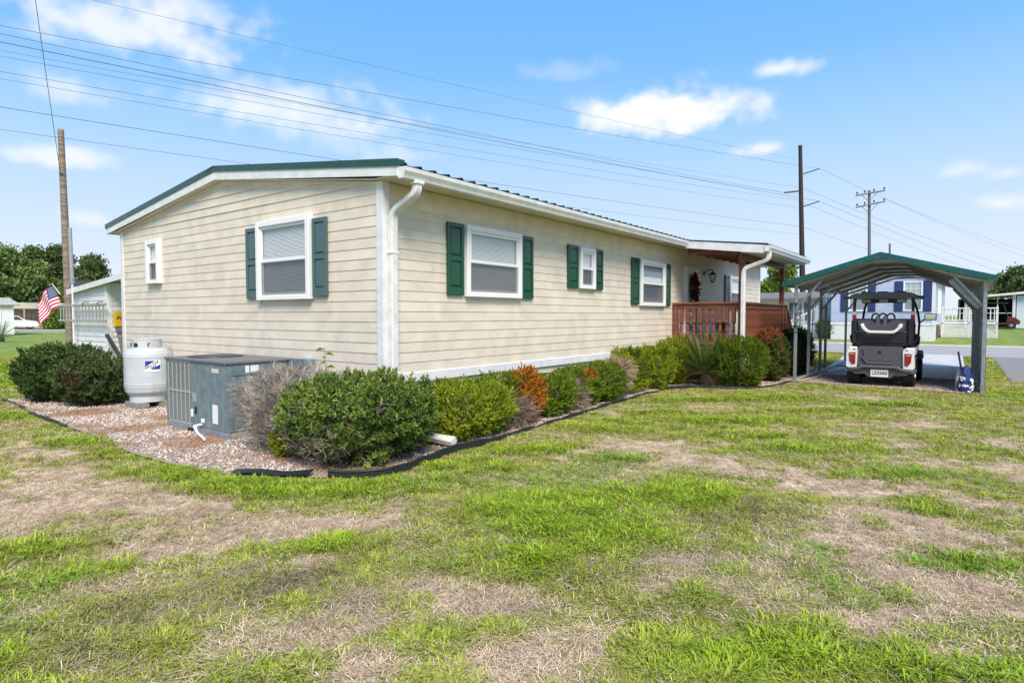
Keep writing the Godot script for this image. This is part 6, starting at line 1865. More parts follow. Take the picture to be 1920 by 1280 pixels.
func build_neighbours() -> void:
	# blue house, its end wall towards the street
	var gy := 0.26
	var B := thing("blue_house", "pale blue lap sided home with navy shutters across the street", "house", Vector3(31.0, gy, 0.0))
	var za := -0.55
	var zb := 3.90
	var ln := 14.0
	var fy := 0.82
	var ty := 3.10
	part(B, "wall", MB.new().prism([Vector2(za, fy), Vector2(zb, fy), Vector2(zb, ty), Vector2((za + zb) / 2, ty + 0.75), Vector2(za, ty)], Transform3D(Basis(Vector3(0, 0, 1), Vector3(0, 1, 0), Vector3(-1, 0, 0)), Vector3(ln, 0, 0)), ln - 0.003), M.blue_siding)
	stuff(part(B, "siding", lap_wall(Vector3(0, 0, za), Vector3(0, 0, 1), zb - za, fy, ty, 0.115), M.blue_siding))
	stuff(part(B, "siding", lap_wall(Vector3(0, 0, zb), Vector3.RIGHT, ln, fy, ty, 0.115), M.blue_siding))
	part(B, "corner_post", MB.new().cspan(Vector3(-0.04, fy - 0.05, zb - 0.10), Vector3(0.0, ty, zb + 0.04), 0.005).cspan(Vector3(0.0005, fy - 0.05, zb), Vector3(0.10, ty, zb + 0.039), 0.005), M.white)
	part(B, "skirting", MB.new().cspan(Vector3(-0.012, -0.25, za), Vector3(ln, fy - 0.01, zb + 0.012), 0.004), M.white)
	part(B, "base_trim", MB.new().cspan(Vector3(-0.035, fy - 0.10, za - 0.02), Vector3(ln, fy + 0.01, zb + 0.034), 0.004), M.white)
	far_window(B, Vector3(-0.02, 1.42, 3.03), Vector3(0, 0, 1), 0.80, 1.46, true)
	far_window(B, Vector3(-0.02, 1.42, 0.67), Vector3(0, 0, 1), 0.84, 1.46, true)
	for z in [2.43, 3.62, 1.29, 0.06]:
		var s := part(B, "shutter", MB.new().cspan(Vector3(-0.055, 1.40, z - 0.17), Vector3(-0.021, 2.90, z + 0.17), 0.006), M.navy)
		for yy in [1.47, 2.20]: part(s, "raised_panel", MB.new().cspan(Vector3(-0.068, yy, z - 0.115), Vector3(-0.054, yy + 0.62, z + 0.115), 0.008), M.navy)
	far_window(B, Vector3(3.4, 1.30, zb + 0.02), Vector3.RIGHT, 0.55, 1.30)
	far_window(B, Vector3(5.6, 1.30, zb + 0.02), Vector3.RIGHT, 0.55, 1.30)
	part(B, "roof", MB.new().prism([Vector2(za - 0.30, ty - 0.04), Vector2((za + zb) / 2, ty + 0.72), Vector2(zb + 0.30, ty - 0.04), Vector2(zb + 0.30, ty + 0.06), Vector2((za + zb) / 2, ty + 0.84), Vector2(za - 0.30, ty + 0.06)], Transform3D(Basis(Vector3(0, 0, 1), Vector3(0, 1, 0), Vector3(-1, 0, 0)), Vector3(ln + 0.2, 0, 0)), ln + 0.45), mat(lin(0.62, 0.64, 0.68), 0.6, 0, tex.mottle, 0.8))
	part(B, "meter_pipe", MB.new().tube([Vector3(2.2, 0.02, zb + 0.07), Vector3(2.2, 0.75, zb + 0.07)], 0.05, 8), M.brown_rail)
	# white deck with lattice beside it
	var Dk := thing("lattice_deck", "white railed deck with criss cross lattice beside the blue house", "deck", Vector3(35.4, 0.30, 4.05))
	part(Dk, "platform", MB.new().cspan(Vector3(0, 0.72, 0), Vector3(3.5, 0.80, 2.4), 0.01), M.white)
	var lt := MB.new()
	for k in 34:
		var z := -0.7 + k * 0.095
		for s in [-1, 1]:
			var p := Vector3(-0.012 if s > 0 else -0.004, 0.0, z)
			var q := p + Vector3(0, 0.70, s * 0.70)
			var lo := clampf(p.z, 0.02, 2.38)
			var hi := clampf(q.z, 0.02, 2.38)
			if absf(hi - lo) < 0.03: continue
			var ya := (lo - p.z) / (q.z - p.z) * 0.70
			var yb := (hi - p.z) / (q.z - p.z) * 0.70
			lt.sweep([Vector3(p.x, ya, lo), Vector3(p.x, yb, hi)], [Vector2(-0.016, -0.003), Vector2(0.016, -0.003), Vector2(0.016, 0.003), Vector2(-0.016, 0.003)], Vector3(1, 0, 0))
	stuff(part(Dk, "lattice", lt, M.white))
	for z in [0.05, 1.2, 2.35]: part(Dk, "post", MB.new().cspan(Vector3(0.0, 0.0, z - 0.045), Vector3(0.09, 1.62, z + 0.045), 0.006), M.white)
	part(Dk, "handrail", MB.new().cspan(Vector3(-0.02, 1.52, 0.0), Vector3(0.11, 1.58, 2.4), 0.006), M.white)
	part(Dk, "bottom_rail", MB.new().cspan(Vector3(0.02, 0.88, 0.0), Vector3(0.07, 0.94, 2.4), 0.006), M.white)
	for k in 14:
		var z := 0.16 + k * 0.16
		if absf(z - 1.2) < 0.07: continue
		part(Dk, "baluster", MB.new().cspan(Vector3(0.027, 0.941, z - 0.022), Vector3(0.063, 1.519, z + 0.022), 0.004), M.white)
	# white house behind the porch
	var Wt := thing("white_house", "low white home with grey brown roof seen past the porch", "house", Vector3(34.0, 0.24, 0.0))
	part(Wt, "wall", MB.new().span(Vector3(0, 0, -16.0), Vector3(9.0, 2.18, -1.35)), M.white)
	stuff(part(Wt, "siding", lap_wall(Vector3(0, 0, -16.0), Vector3(0, 0, 1), 14.65, 0.7, 2.18, 0.14), M.white))
	part(Wt, "skirting", MB.new().span(Vector3(-0.02, 0, -16.0), Vector3(8.9, 0.69, -1.33)), M.skirt)
	part(Wt, "roof", MB.new().prism([Vector2(-0.45, 2.14), Vector2(4.5, 2.62), Vector2(9.4, 2.14), Vector2(9.4, 2.26), Vector2(4.5, 2.76), Vector2(-0.45, 2.26)], Transform3D(Basis(), Vector3(0, 0, -16.4)), 15.3), M.grey_roof)
	part(Wt, "door", MB.new().cspan(Vector3(-0.06, 0.72, -1.95), Vector3(-0.022, 2.08, -1.42), 0.006), M.white)
	far_window(Wt, Vector3(-0.02, 1.0, -2.74), Vector3(0, 0, 1), 0.55, 0.95)
	for z in [-3.16, -2.34]: part(Wt, "shutter", MB.new().cspan(Vector3(-0.05, 0.98, z - 0.11), Vector3(-0.022, 1.98, z + 0.11), 0.005), mat(lin(0.16, 0.17, 0.19), 0.6))
	far_window(Wt, Vector3(-0.02, 1.0, -6.2), Vector3(0, 0, 1), 0.9, 0.95)
	part(Wt, "porch_wall", MB.new().span(Vector3(-1.8, 0.0, -1.30), Vector3(4.0, 0.80, -0.62)), M.white)
	part(Wt, "porch_screen", MB.new().cspan(Vector3(-1.8, 0.80, -1.28), Vector3(-1.74, 2.2, -1.20), 0.006).cspan(Vector3(-1.8, 0.80, -0.70), Vector3(-1.74, 2.2, -0.62), 0.006).cspan(Vector3(-1.8, 2.2, -1.30), Vector3(-1.7, 2.32, -0.60), 0.006).cspan(Vector3(-1.8, 1.25, -1.2), Vector3(-1.75, 1.30, -0.70), 0.006).cspan(Vector3(-1.79, 0.81, -1.02), Vector3(-1.75, 2.2, -0.96), 0.006), M.white)
	part(Wt, "porch_pane", MB.new().cspan(Vector3(-1.74, 0.81, -1.19), Vector3(-1.73, 2.19, -0.71), 0.002), mat(lin(0.40, 0.45, 0.48), 0.25))
	# stair with white rail in front of it
	var St := thing("white_stair", "white railed stair climbing to the low white home", "stair", Vector3(31.6, 0.24, -2.9))
	for k in 4: part(St, "step", MB.new().cspan(Vector3(0, 0.17 * k, 0.30 * k), Vector3(1.2, 0.17 * (k + 1), 1.6), 0.006), M.white)
	part(St, "handrail", MB.new().sweep([Vector3(0.03, 0.75, -0.1), Vector3(0.03, 1.60, 1.55)], rect_sec(0.06, 0.09)), M.white)
	part(St, "bottom_rail", MB.new().sweep([Vector3(0.03, 0.15, -0.1), Vector3(0.03, 0.95, 1.55)], rect_sec(0.05, 0.07)), M.white)
	for k in 9: part(St, "baluster", MB.new().cspan(Vector3(0.01, 0.17 + k * 0.093, -0.05 + k * 0.19), Vector3(0.05, 0.78 + k * 0.098, -0.01 + k * 0.19), 0.004), M.white)
	for e in [[-0.1, 0.95], [1.58, 1.75]]: part(St, "post", MB.new().cspan(Vector3(-0.02, 0.0, e[0] - 0.05), Vector3(0.08, e[1], e[0] + 0.05), 0.006), M.white)
	# open shed with another cart
	var Sh := thing("open_shed", "flat roofed open shed with white posts beyond the lawn across the street", "shed", Vector3(54.0, 0.53, 0.0))
	part(Sh, "roof", MB.new().hexa([Vector3(-0.4, 2.20, 4.6), Vector3(6.5, 2.20, 4.6), Vector3(6.5, 2.34, 4.6), Vector3(-0.4, 2.34, 4.6), Vector3(-0.4, 2.62, 9.4), Vector3(6.5, 2.62, 9.4), Vector3(6.5, 2.80, 9.4), Vector3(-0.4, 2.80, 9.4)]), M.white)
	for z in [5.0, 7.86, 9.2]: part(Sh, "post", MB.new().cspan(Vector3(-0.06, 0, z - 0.09), Vector3(0.12, 2.3 + (z - 5.0) * 0.085, z + 0.09), 0.01), M.white)
	part(Sh, "back_wall", MB.new().span(Vector3(5.8, 0, 4.6), Vector3(6.0, 2.3, 9.4)), M.shingle)
	part(Sh, "side_wall", MB.new().span(Vector3(0.0, 0, 4.5), Vector3(6.0, 2.2, 4.62)), M.shingle)
	part(Sh, "end_wall", MB.new().span(Vector3(0.05, 0, 8.02), Vector3(5.9, 2.4, 9.3)), mat(lin(0.60, 0.68, 0.74), 0.7))
	for z in [6.9]: part(Sh, "screen_post", MB.new().cspan(Vector3(0.0, 0, z - 0.03), Vector3(0.06, 2.45, z + 0.03), 0.006), M.white)
	part(Sh, "screen_rail", MB.new().cspan(Vector3(0.0, 1.10, 4.7), Vector3(0.05, 1.15, 7.75), 0.006), M.white)
	small_cart("maroon golf cart parked in the open shed", Vector3(52.2, 0.53, 6.0), -PI / 2)
	# far homes beyond the next lot
	var N := thing("tan_house", "small tan home with gabled porch and wooden stair below the trees", "house", at_depth(66, 592, 70.0) - Vector3(0, 1.45, 0), facing(66))
	# its own x runs across the picture, z towards the viewer
	part(N, "wall", MB.new().span(Vector3(-6.0, 0.0, -6.0), Vector3(4.0, 2.35, 0.0)), M.tan_wall)
	part(N, "roof", MB.new().prism([Vector2(-6.4, 2.3), Vector2(4.4, 2.3), Vector2(4.0, 2.95), Vector2(-6.0, 2.95)], Transform3D(Basis(), Vector3(0, 0, -6.4)), 6.9), mat(lin(0.48, 0.50, 0.48), 0.7, 0, tex.mottle, 0.5))
	part(N, "porch_gable", MB.new().prism([Vector2(-2.4, 2.25), Vector2(0.2, 2.25), Vector2(-1.1, 2.98)], Transform3D(Basis(), Vector3(0, 0, 0.05)), 1.9), mat(lin(0.52, 0.44, 0.34), 0.8))
	part(N, "porch_deck", MB.new().span(Vector3(-2.3, 0.0, 0.07), Vector3(0.6, 0.62, 1.9)), mat(lin(0.44, 0.36, 0.28), 0.8))
	for x in [-2.25, -1.0, 0.5]: part(N, "porch_post", MB.new().cspan(Vector3(x - 0.07, 0.62, 1.76), Vector3(x + 0.07, 2.3, 1.90), 0.01), M.tan_wall)
	for x in [-1.9, -1.5, -0.6, -0.2, 0.2]: part(N, "baluster", MB.new().span(Vector3(x - 0.05, 0.63, 1.80), Vector3(x + 0.05, 1.45, 1.86)), M.brown_rail)
	part(N, "porch_rail", MB.new().span(Vector3(-2.2, 1.451, 1.78), Vector3(0.5, 1.55, 1.88)), M.brown_rail)
	for s in [0.0, 1.0]: part(N, "stair_rail", MB.new().sweep([Vector3(0.6, 1.6 - s * 0.55, 1.84), Vector3(3.0, 0.75 - s * 0.55, 1.84)], rect_sec(0.09, 0.12)), M.brown_rail)
	for k in 6: part(N, "stair_post", MB.new().span(Vector3(0.75 + k * 0.42, 0.05, 1.80), Vector3(0.85 + k * 0.42, 1.55 - k * 0.145, 1.88)), M.brown_rail)
	far_window(N, Vector3(-3.6, 0.95, 0.02), Vector3.RIGHT, 1.0, 1.15)
	var cart_at := at_depth(27, 592, 66.0) - Vector3(0, 1.45, 0)
	var V := thing("white_car", "white car parked in front of the small tan home", "car", cart_at, facing(27))
	part(V, "body", MB.new().prism([Vector2(-2.1, 0.28), Vector2(1.9, 0.28), Vector2(2.0, 0.55), Vector2(1.85, 0.85), Vector2(0.9, 1.0), Vector2(0.25, 1.45), Vector2(-1.3, 1.48), Vector2(-2.0, 0.98), Vector2(-2.15, 0.60)], Transform3D(Basis(), Vector3(0, 0, -0.85)), 1.7), M.car_white)
	part(V, "side_glass", MB.new().prism([Vector2(-1.5, 1.0), Vector2(0.75, 1.0), Vector2(0.22, 1.38), Vector2(-1.2, 1.40)], Transform3D(Basis(), Vector3(0, 0, 0.845)), 0.012), mat(lin(0.05, 0.06, 0.07), 0.1))
	for x in [-1.35, 1.25]: wheel(V, Vector3(x, 0.33, 0.72), 0.33, 0.22, 1.0)
	for x in [-1.35, 1.25]: wheel(V, Vector3(x, 0.33, -0.72), 0.33, 0.22, -1.0)
	var O := thing("white_outbuilding", "plain white outbuilding with pale metal roof at the lot edge", "shed", at_depth(0, 592, 47.0) - Vector3(0, 1.45, 0), facing(0))
	part(O, "wall", MB.new().span(Vector3(-6.0, 0.0, -4.0), Vector3(0.80, 2.35, 0.0)), M.white)
	part(O, "roof", MB.new().prism([Vector2(-6.0, 2.3), Vector2(0.9, 2.3), Vector2(1.25, 2.32), Vector2(0.55, 2.85), Vector2(-6.0, 2.9)], Transform3D(Basis(), Vector3(0, 0, -4.2)), 4.5), mat(lin(0.62, 0.64, 0.66), 0.5, 0, tex.mottle, 0.6))
	part(O, "door", MB.new().cspan(Vector3(-0.75, 0.02, 0.001), Vector3(0.05, 1.95, 0.05), 0.01), M.white)

# ---------------------------------------------------------------- poles and wires
func wire(called_label: String, a: Vector3, b: Vector3, sag: float, r: float, group: String) -> void:
	var W := thing("overhead_wire", called_label, "wire", Vector3.ZERO, 0.0, group)
	var pts := []
	for k in 25:
		var t := k / 24.0
		pts.append(a.lerp(b, t) - Vector3(0, sag * 4.0 * t * (1.0 - t), 0))
	part(W, "strand", MB.new().tube(pts, r, 5), M.wire)
func insulator(parent: Node3D, a: Vector3, b: Vector3) -> void:
	var d := (b - a)
	var y := d.normalized()
	var x := y.cross(Vector3(0.2, 0.1, 1)).normalized()
	var prof := [Vector2(0.035, 0.0)]
	var L := d.length()
	var n := 16
	for k in n:
		var t0 := L * (k + 0.2) / n
		prof.append_array([Vector2(0.04, t0), Vector2(0.085, t0 + L / n * 0.25), Vector2(0.085, t0 + L / n * 0.4), Vector2(0.04, t0 + L / n * 0.65)])
	prof.append(Vector2(0.03, L))
	part(parent, "post_insulator", MB.new().lathe(prof, 8, Transform3D(Basis(x, y, x.cross(y)), a)), M.pole_grey)
func build_poles() -> void:
	# wooden service pole behind the shed corner
	var base := at_depth(130, 592, 22.0)
	base.y = 0.0
	var Pl := thing("wooden_pole", "weathered round wooden utility pole standing beside the storage shed", "utility pole", base)
	var top := at_depth(113, 243, 22.0) - base
	part(Pl, "shaft", MB.new().tube([Vector3(0, -0.2, 0), top * 0.33, top * 0.66, top], [0.135, 0.125, 0.112, 0.098], 16), M.pole_wood)
	part(Pl, "clevis", MB.new().tube([at_depth(109, 322, 21.85) - base, at_depth(116, 322, 21.85) - base], 0.03, 7), M.galv_dull)
	for y in [1.8, 2.6, 3.4, 5.1]: part(Pl, "staple", MB.new().box(Vector3(top.x * y / top.y - 0.10, y, top.z * y / top.y + 0.10), Vector3(0.03, 0.05, 0.03)), M.galv_dull)
	var mb := at_depth(136.5, 592, 18.6)
	mb.y = 0.0
	var Ms := thing("service_mast", "grey metal electric service mast rising beside the ladder", "mast", mb)
	part(Ms, "conduit", MB.new().tube([Vector3(0, 0, 0), Vector3(0, 2.6, 0)], 0.03, 8), M.white)
	part(Ms, "riser", MB.new().tube([Vector3(0, 2.5, 0), Vector3(-0.02, 4.12, 0)], 0.052, 10), M.galv_dull)
	part(Ms, "clamp", MB.new().tube([Vector3(0, 2.45, 0), Vector3(0, 2.62, 0)], 0.064, 10), M.galv)
	# tall steel transmission pole
	var tb := at_depth(1507, 594, 60.0)
	tb.y = 0.0
	var Tp := thing("transmission_pole", "tall dark rusty steel transmission pole with three insulator arms", "utility pole", tb)
	var tt := at_depth(1501, 275, 60.0) - tb
	part(Tp, "shaft", MB.new().tube([Vector3(0, 0, 0), tt * 0.5, tt], [0.30, 0.23, 0.17], 12), M.pole_rust)
	part(Tp, "base_paint", MB.new().tube([Vector3(0, 0.0, 0), tt * 0.165], [0.315, 0.30], 12), mat(lin(0.085, 0.022, 0.028), 0.7, 0, tex.mottle, 0.4))
	part(Tp, "cap", MB.new().tube([tt - Vector3(0, 0.1, 0), tt + Vector3(0, 0.12, 0)], 0.19, 12), M.pole_rust)
	var arms := [[1506, 326, 1537, 316], [1499, 358, 1471, 361], [1507, 387, 1537, 377]]
	var tips := []
	for a in arms:
		insulator(Tp, at_depth(a[0], a[1], 60.0) - tb, at_depth(a[2], a[3], 59.2) - tb)
		tips.append(at_depth(a[2], a[3], 59.2))
	var wb := at_depth(1631, 594, 70.0)
	wb.y = 0.5
	var Wp := thing("crossarm_pole", "grey wooden utility pole with two crossarms behind the carport", "utility pole", wb)
	var wt := at_depth(1630.5, 357, 70.0) - wb
	part(Wp, "shaft", MB.new().tube([Vector3(0, 0, 0), wt * 0.5, wt], [0.19, 0.165, 0.14], 12), M.pole_grey)
	for e in [[1605.5, 366.5, 1660, 357], [1605.5, 388.5, 1660, 377.5]]:
		var p := at_depth(e[0], e[1], 69.7) - wb
		var q := at_depth(e[2], e[3], 69.7) - wb
		var arm := part(Wp, "crossarm", MB.new().sweep([p, q], rect_sec(0.14, 0.16)), M.pole_grey)
		for t in [0.04, 0.30, 0.62, 0.97]:
			var c := p.lerp(q, t) + Vector3(0, 0.08, 0)
			part(arm, "pin_insulator", MB.new().lathe([Vector2(0.03, 0), Vector2(0.03, 0.10), Vector2(0.10, 0.14), Vector2(0.10, 0.22), Vector2(0.05, 0.30), Vector2(0.001, 0.34)], 8, Transform3D(Basis(), c)), M.pole_rust)
		var hub := p.lerp(q, 0.46) - Vector3(0, 0.95, 0)
		for t in [0.2, 0.75]: part(arm, "brace", MB.new().tube([p.lerp(q, t) - Vector3(0, 0.05, 0), hub], 0.03, 6), M.pole_grey)
	var stb := at_depth(1669, 594, 80.0)
	stb.y = 0.5
	var Sp := thing("far_pole", "short grey pole tip showing over the carport ridge", "utility pole", stb)
	part(Sp, "shaft", MB.new().tube([Vector3.ZERO, at_depth(1669, 458, 80.0) - stb], [0.15, 0.12], 8), M.pole_grey)
	part(Sp, "cap", MB.new().tube([at_depth(1669, 458, 80.0) - stb, at_depth(1669, 456, 80.0) - stb], 0.13, 8), M.galv)
	# lines that run past overhead, from the transmission pole towards the photographer's side
	var over := [[0, 37, 1537, 316, 0.012, tips[0], "overhead line from the topmost insulator arm of the rusty steel pole"], [0, 50, 1471, 361, 0.011, tips[1], "overhead line from the lone insulator arm reaching towards the house"], [0, 65, 1537, 377, 0.015, tips[2], "thicker overhead line from the lowest insulator arm of the steel pole"], [0, 83, 1503, 352, 0.008, null, "thin dark overhead line clamped to the steel pole between its arms"], [0, 93, 1503, 366, 0.009, null, "thin dark overhead line clamped to the steel pole between its arms"], [0, 122, 1504, 376, 0.009, null, "thin dark overhead line clamped to the steel pole between its arms"], [0, 135, 1505, 390, 0.008, null, "thin dark overhead line clamped to the steel pole between its arms"], [0, 187, 1506, 425, 0.011, null, "low overhead line crossing the steel pole just over the porch roof"], [0, 229, 1507, 440, 0.008, null, "lowest thin overhead line vanishing behind the green roof ridge"], [220, 0, 1501, 300, 0.008, null, "single thin line from the very top of the steel pole"]]
	for o in over:
		var b: Vector3 = o[5] if o[5] != null else at_depth(o[2], o[3], 59.8)
		var h := b.y
		# the line keeps its height above the ground; that fixes how far off it passes the picture's edge
		var r := ray(o[0], o[1])
		var d := (h - 0.6 - CAM.y) / r.y
		var a := CAM + r * d
		wire(o[6], b + (a - b) * 1.35, b, 0.35, o[4], "overhead power lines")
	# lines on from the poles
	for e in [[tips[0], at_depth(1990, 505, 95.0), 0.011, "power line leading away from the topmost insulator arm"], [at_depth(1505, 352, 59.8), at_depth(1990, 532, 95.0), 0.011, "power line leading away from the middle of the steel pole"], [tips[2], at_depth(1990, 545, 95.0), 0.013, "power line leading away from the lowest insulator arm"], [at_depth(1506, 380, 59.8), at_depth(1990, 560, 95.0), 0.011, "power line leading away from just below the lowest insulator arm"], [at_depth(1506, 425, 59.8), at_depth(1990, 575, 95.0), 0.011, "lowest power line leading away low behind the carport ridge"], [at_depth(1660, 372, 69.7), at_depth(1990, 488, 100.0), 0.011, "power line leading away from the crossarm of the grey pole"]]:
		wire(e[3], e[0], e[1], 0.5, e[2], "power lines beyond the carport")
	var sa := at_depth(112, 322, 21.85)
	var sbv := at_depth(62, -30, 17.0)
	wire("steep black service drop wire meeting the wooden pole", sbv + (sbv - sa) * 0.6, sa, 0.10, 0.009, "")

# ---------------------------------------------------------------- plants
func sprig(n: int, leaf: float, width: float, stem: float, seed_: int, fold := 0.25, tilt := 0.9) -> ArrayMesh:
	# a twig with leaves; it grows along +y
	var rng := RandomNumberGenerator.new()
	rng.seed = seed_
	var m := MB.new()
	for k in n:
		var a := k * 2.4 + rng.randf_range(-0.4, 0.4)
		var t := (k + 0.5) / n
		var o := Vector3(0, stem * t, 0)
		var side := Vector3(cos(a), 0, sin(a))
		var el := lerpf(tilt, 0.25, t) + rng.randf_range(-0.25, 0.25)
		var d := (side * sin(el) + Vector3.UP * cos(el)).normalized()
		var s := d.cross(Vector3.UP)
		if s.length() < 0.05: s = Vector3.RIGHT
		s = s.normalized()
		var up := s.cross(d).normalized()
		var L := leaf * rng.randf_range(0.75, 1.2)
		var w := width * 0.5 * rng.randf_range(0.85, 1.15)
		var p0 := o
		var p1 := o + d * L * 0.45 - up * 0.0
		var p2 := o + d * L - up * L * 0.12
		var e1 := p1 + s * w + up * w * fold * 2.0
		var e2 := p1 - s * w + up * w * fold * 2.0
		m.face([p0, e1, p2])
		m.face([p0, p2, e2])
	return m.mesh()
func twig_mesh(seed_: int) -> ArrayMesh:
	var rng := RandomNumberGenerator.new()
	rng.seed = seed_
	var m := MB.new()
	var tip := Vector3(0.01, 0.16, 0.01)
	m.tube([Vector3.ZERO, tip * 0.5 + Vector3(0.01, 0, 0.008), tip], [0.0052, 0.0040, 0.0018], 4, false)
	for k in 7:
		var t := rng.randf_range(0.2, 0.9)
		var a := rng.randf() * TAU
		var o := tip * t
		var e := o + Vector3(cos(a) * 0.06, rng.randf_range(0.02, 0.07), sin(a) * 0.06)
		m.tube([o, e], [0.0032, 0.0014], 3, false)
		var e2 := e + Vector3(cos(a + 1.0) * 0.03, 0.02, sin(a + 1.0) * 0.03)
		m.tube([o.lerp(e, 0.6), e2], [0.0024, 0.0010], 3, false)
	return m.mesh()
var sprigs := {}
func shrub(label: String, at: Vector3, size: Vector3, kind: String, count: int, cols: Array, seed_: int, group := "", called := "shrub", square := 3.2, hollow := 0.0) -> Node3D:
	# size: full width (x), height, depth (z)
	var S := thing(called, label, "shrub", at, 0.0, group)
	var rng := RandomNumberGenerator.new()
	rng.seed = seed_
	var no := FastNoiseLite.new()
	no.seed = seed_
	no.frequency = 1.6 / maxf(size.x, 0.5)
	var hole := FastNoiseLite.new()
	hole.seed = seed_ + 5
	hole.frequency = 3.2
	var xs := []
	var cs := []
	var lobes := FastNoiseLite.new()
	lobes.seed = seed_ + 9
	lobes.frequency = 3.0
	for i in count:
		var d := Vector3(rng.randfn(), rng.randfn(), rng.randfn()).normalized()
		# rounded box
		var k := pow(pow(absf(d.x), square) + pow(absf(d.y), square) + pow(absf(d.z), square), -1.0 / square)
		var shell := 1.0 - 0.42 * pow(rng.randf(), 1.7)
		var wob := 1.0 + no.get_noise_3dv(d * 1.5) * 0.28 + lobes.get_noise_3dv(d) * 0.12
		var p := Vector3(d.x * size.x, d.y * size.y, d.z * size.z) * 0.5 * k * shell * wob
		var low := (p.y / size.y) + 0.5
		p.x *= lerpf(0.78, 1.0, smoothstep(0.0, 0.5, low))
		p.z *= lerpf(0.78, 1.0, smoothstep(0.0, 0.5, low))
		p.y += size.y * 0.5
		if p.y < 0.03: p.y = rng.randf_range(0.03, 0.15)
		var skip := rng.randf()
		if hollow > 0.0 and hole.get_noise_3dv(p) > 0.32 - hollow and skip < 0.85: continue
		var out := (Vector3(d.x, d.y * 0.8 + 0.55, d.z) + Vector3(rng.randf_range(-0.5, 0.5), rng.randf_range(-0.3, 0.5), rng.randf_range(-0.5, 0.5))).normalized()
		var x := out.cross(Vector3(rng.randfn(), rng.randfn(), rng.randfn())).normalized()
		var s := rng.randf_range(0.75, 1.2)
		xs.append(Transform3D(Basis(x, out, x.cross(out)).scaled(Vector3.ONE * s), p))
		# the tone of a sprig is drawn by chance; whole branches of the third tone turn up in patches
		var c: Color = cols[0].lerp(cols[1], rng.randf())
		if cols.size() > 2 and no.get_noise_3dv(p * 1.6 + Vector3(9, 0, 0)) + rng.randf_range(-0.12, 0.12) > 0.18: c = cols[2].lerp(c, rng.randf() * 0.6)
		cs.append(c * rng.randf_range(0.8, 1.2))
	if not sprigs.has(kind):
		match kind:
			"fine": sprigs[kind] = sprig(18, 0.024, 0.012, 0.058, 3, 0.2, 1.0)
			"broad": sprigs[kind] = sprig(9, 0.052, 0.027, 0.085, 4, 0.2, 1.1)
			"feather": sprigs[kind] = sprig(12, 0.055, 0.016, 0.10, 6, 0.15, 1.2)
			"twig": sprigs[kind] = twig_mesh(5)
	var mt: Material = M.leaf_gloss if kind == "broad" else M.straw if kind == "twig" else M.leaf
	var nm := "twigs" if kind == "twig" else "foliage"
	scatter(S, nm, sprigs[kind], mt, xs, cs)
	var st := MB.new()
	for k in 7:
		var a := TAU * k / 7.0 + rng.randf()
		var b := Vector3(cos(a) * 0.06, 0.0, sin(a) * 0.06)
		var e := Vector3(cos(a) * size.x * 0.30, size.y * rng.randf_range(0.6, 0.85), sin(a) * size.z * 0.30)
		st.tube([b, b.lerp(e, 0.4) + Vector3(0, 0.06, 0), e], [0.018, 0.013, 0.005], 6)
		st.tube([b.lerp(e, 0.45), e * 0.8 + Vector3(rng.randf_range(-0.15, 0.15), 0.12, rng.randf_range(-0.15, 0.15))], [0.010, 0.004], 5)
	part(S, "stems", st, M.twig)
	return S

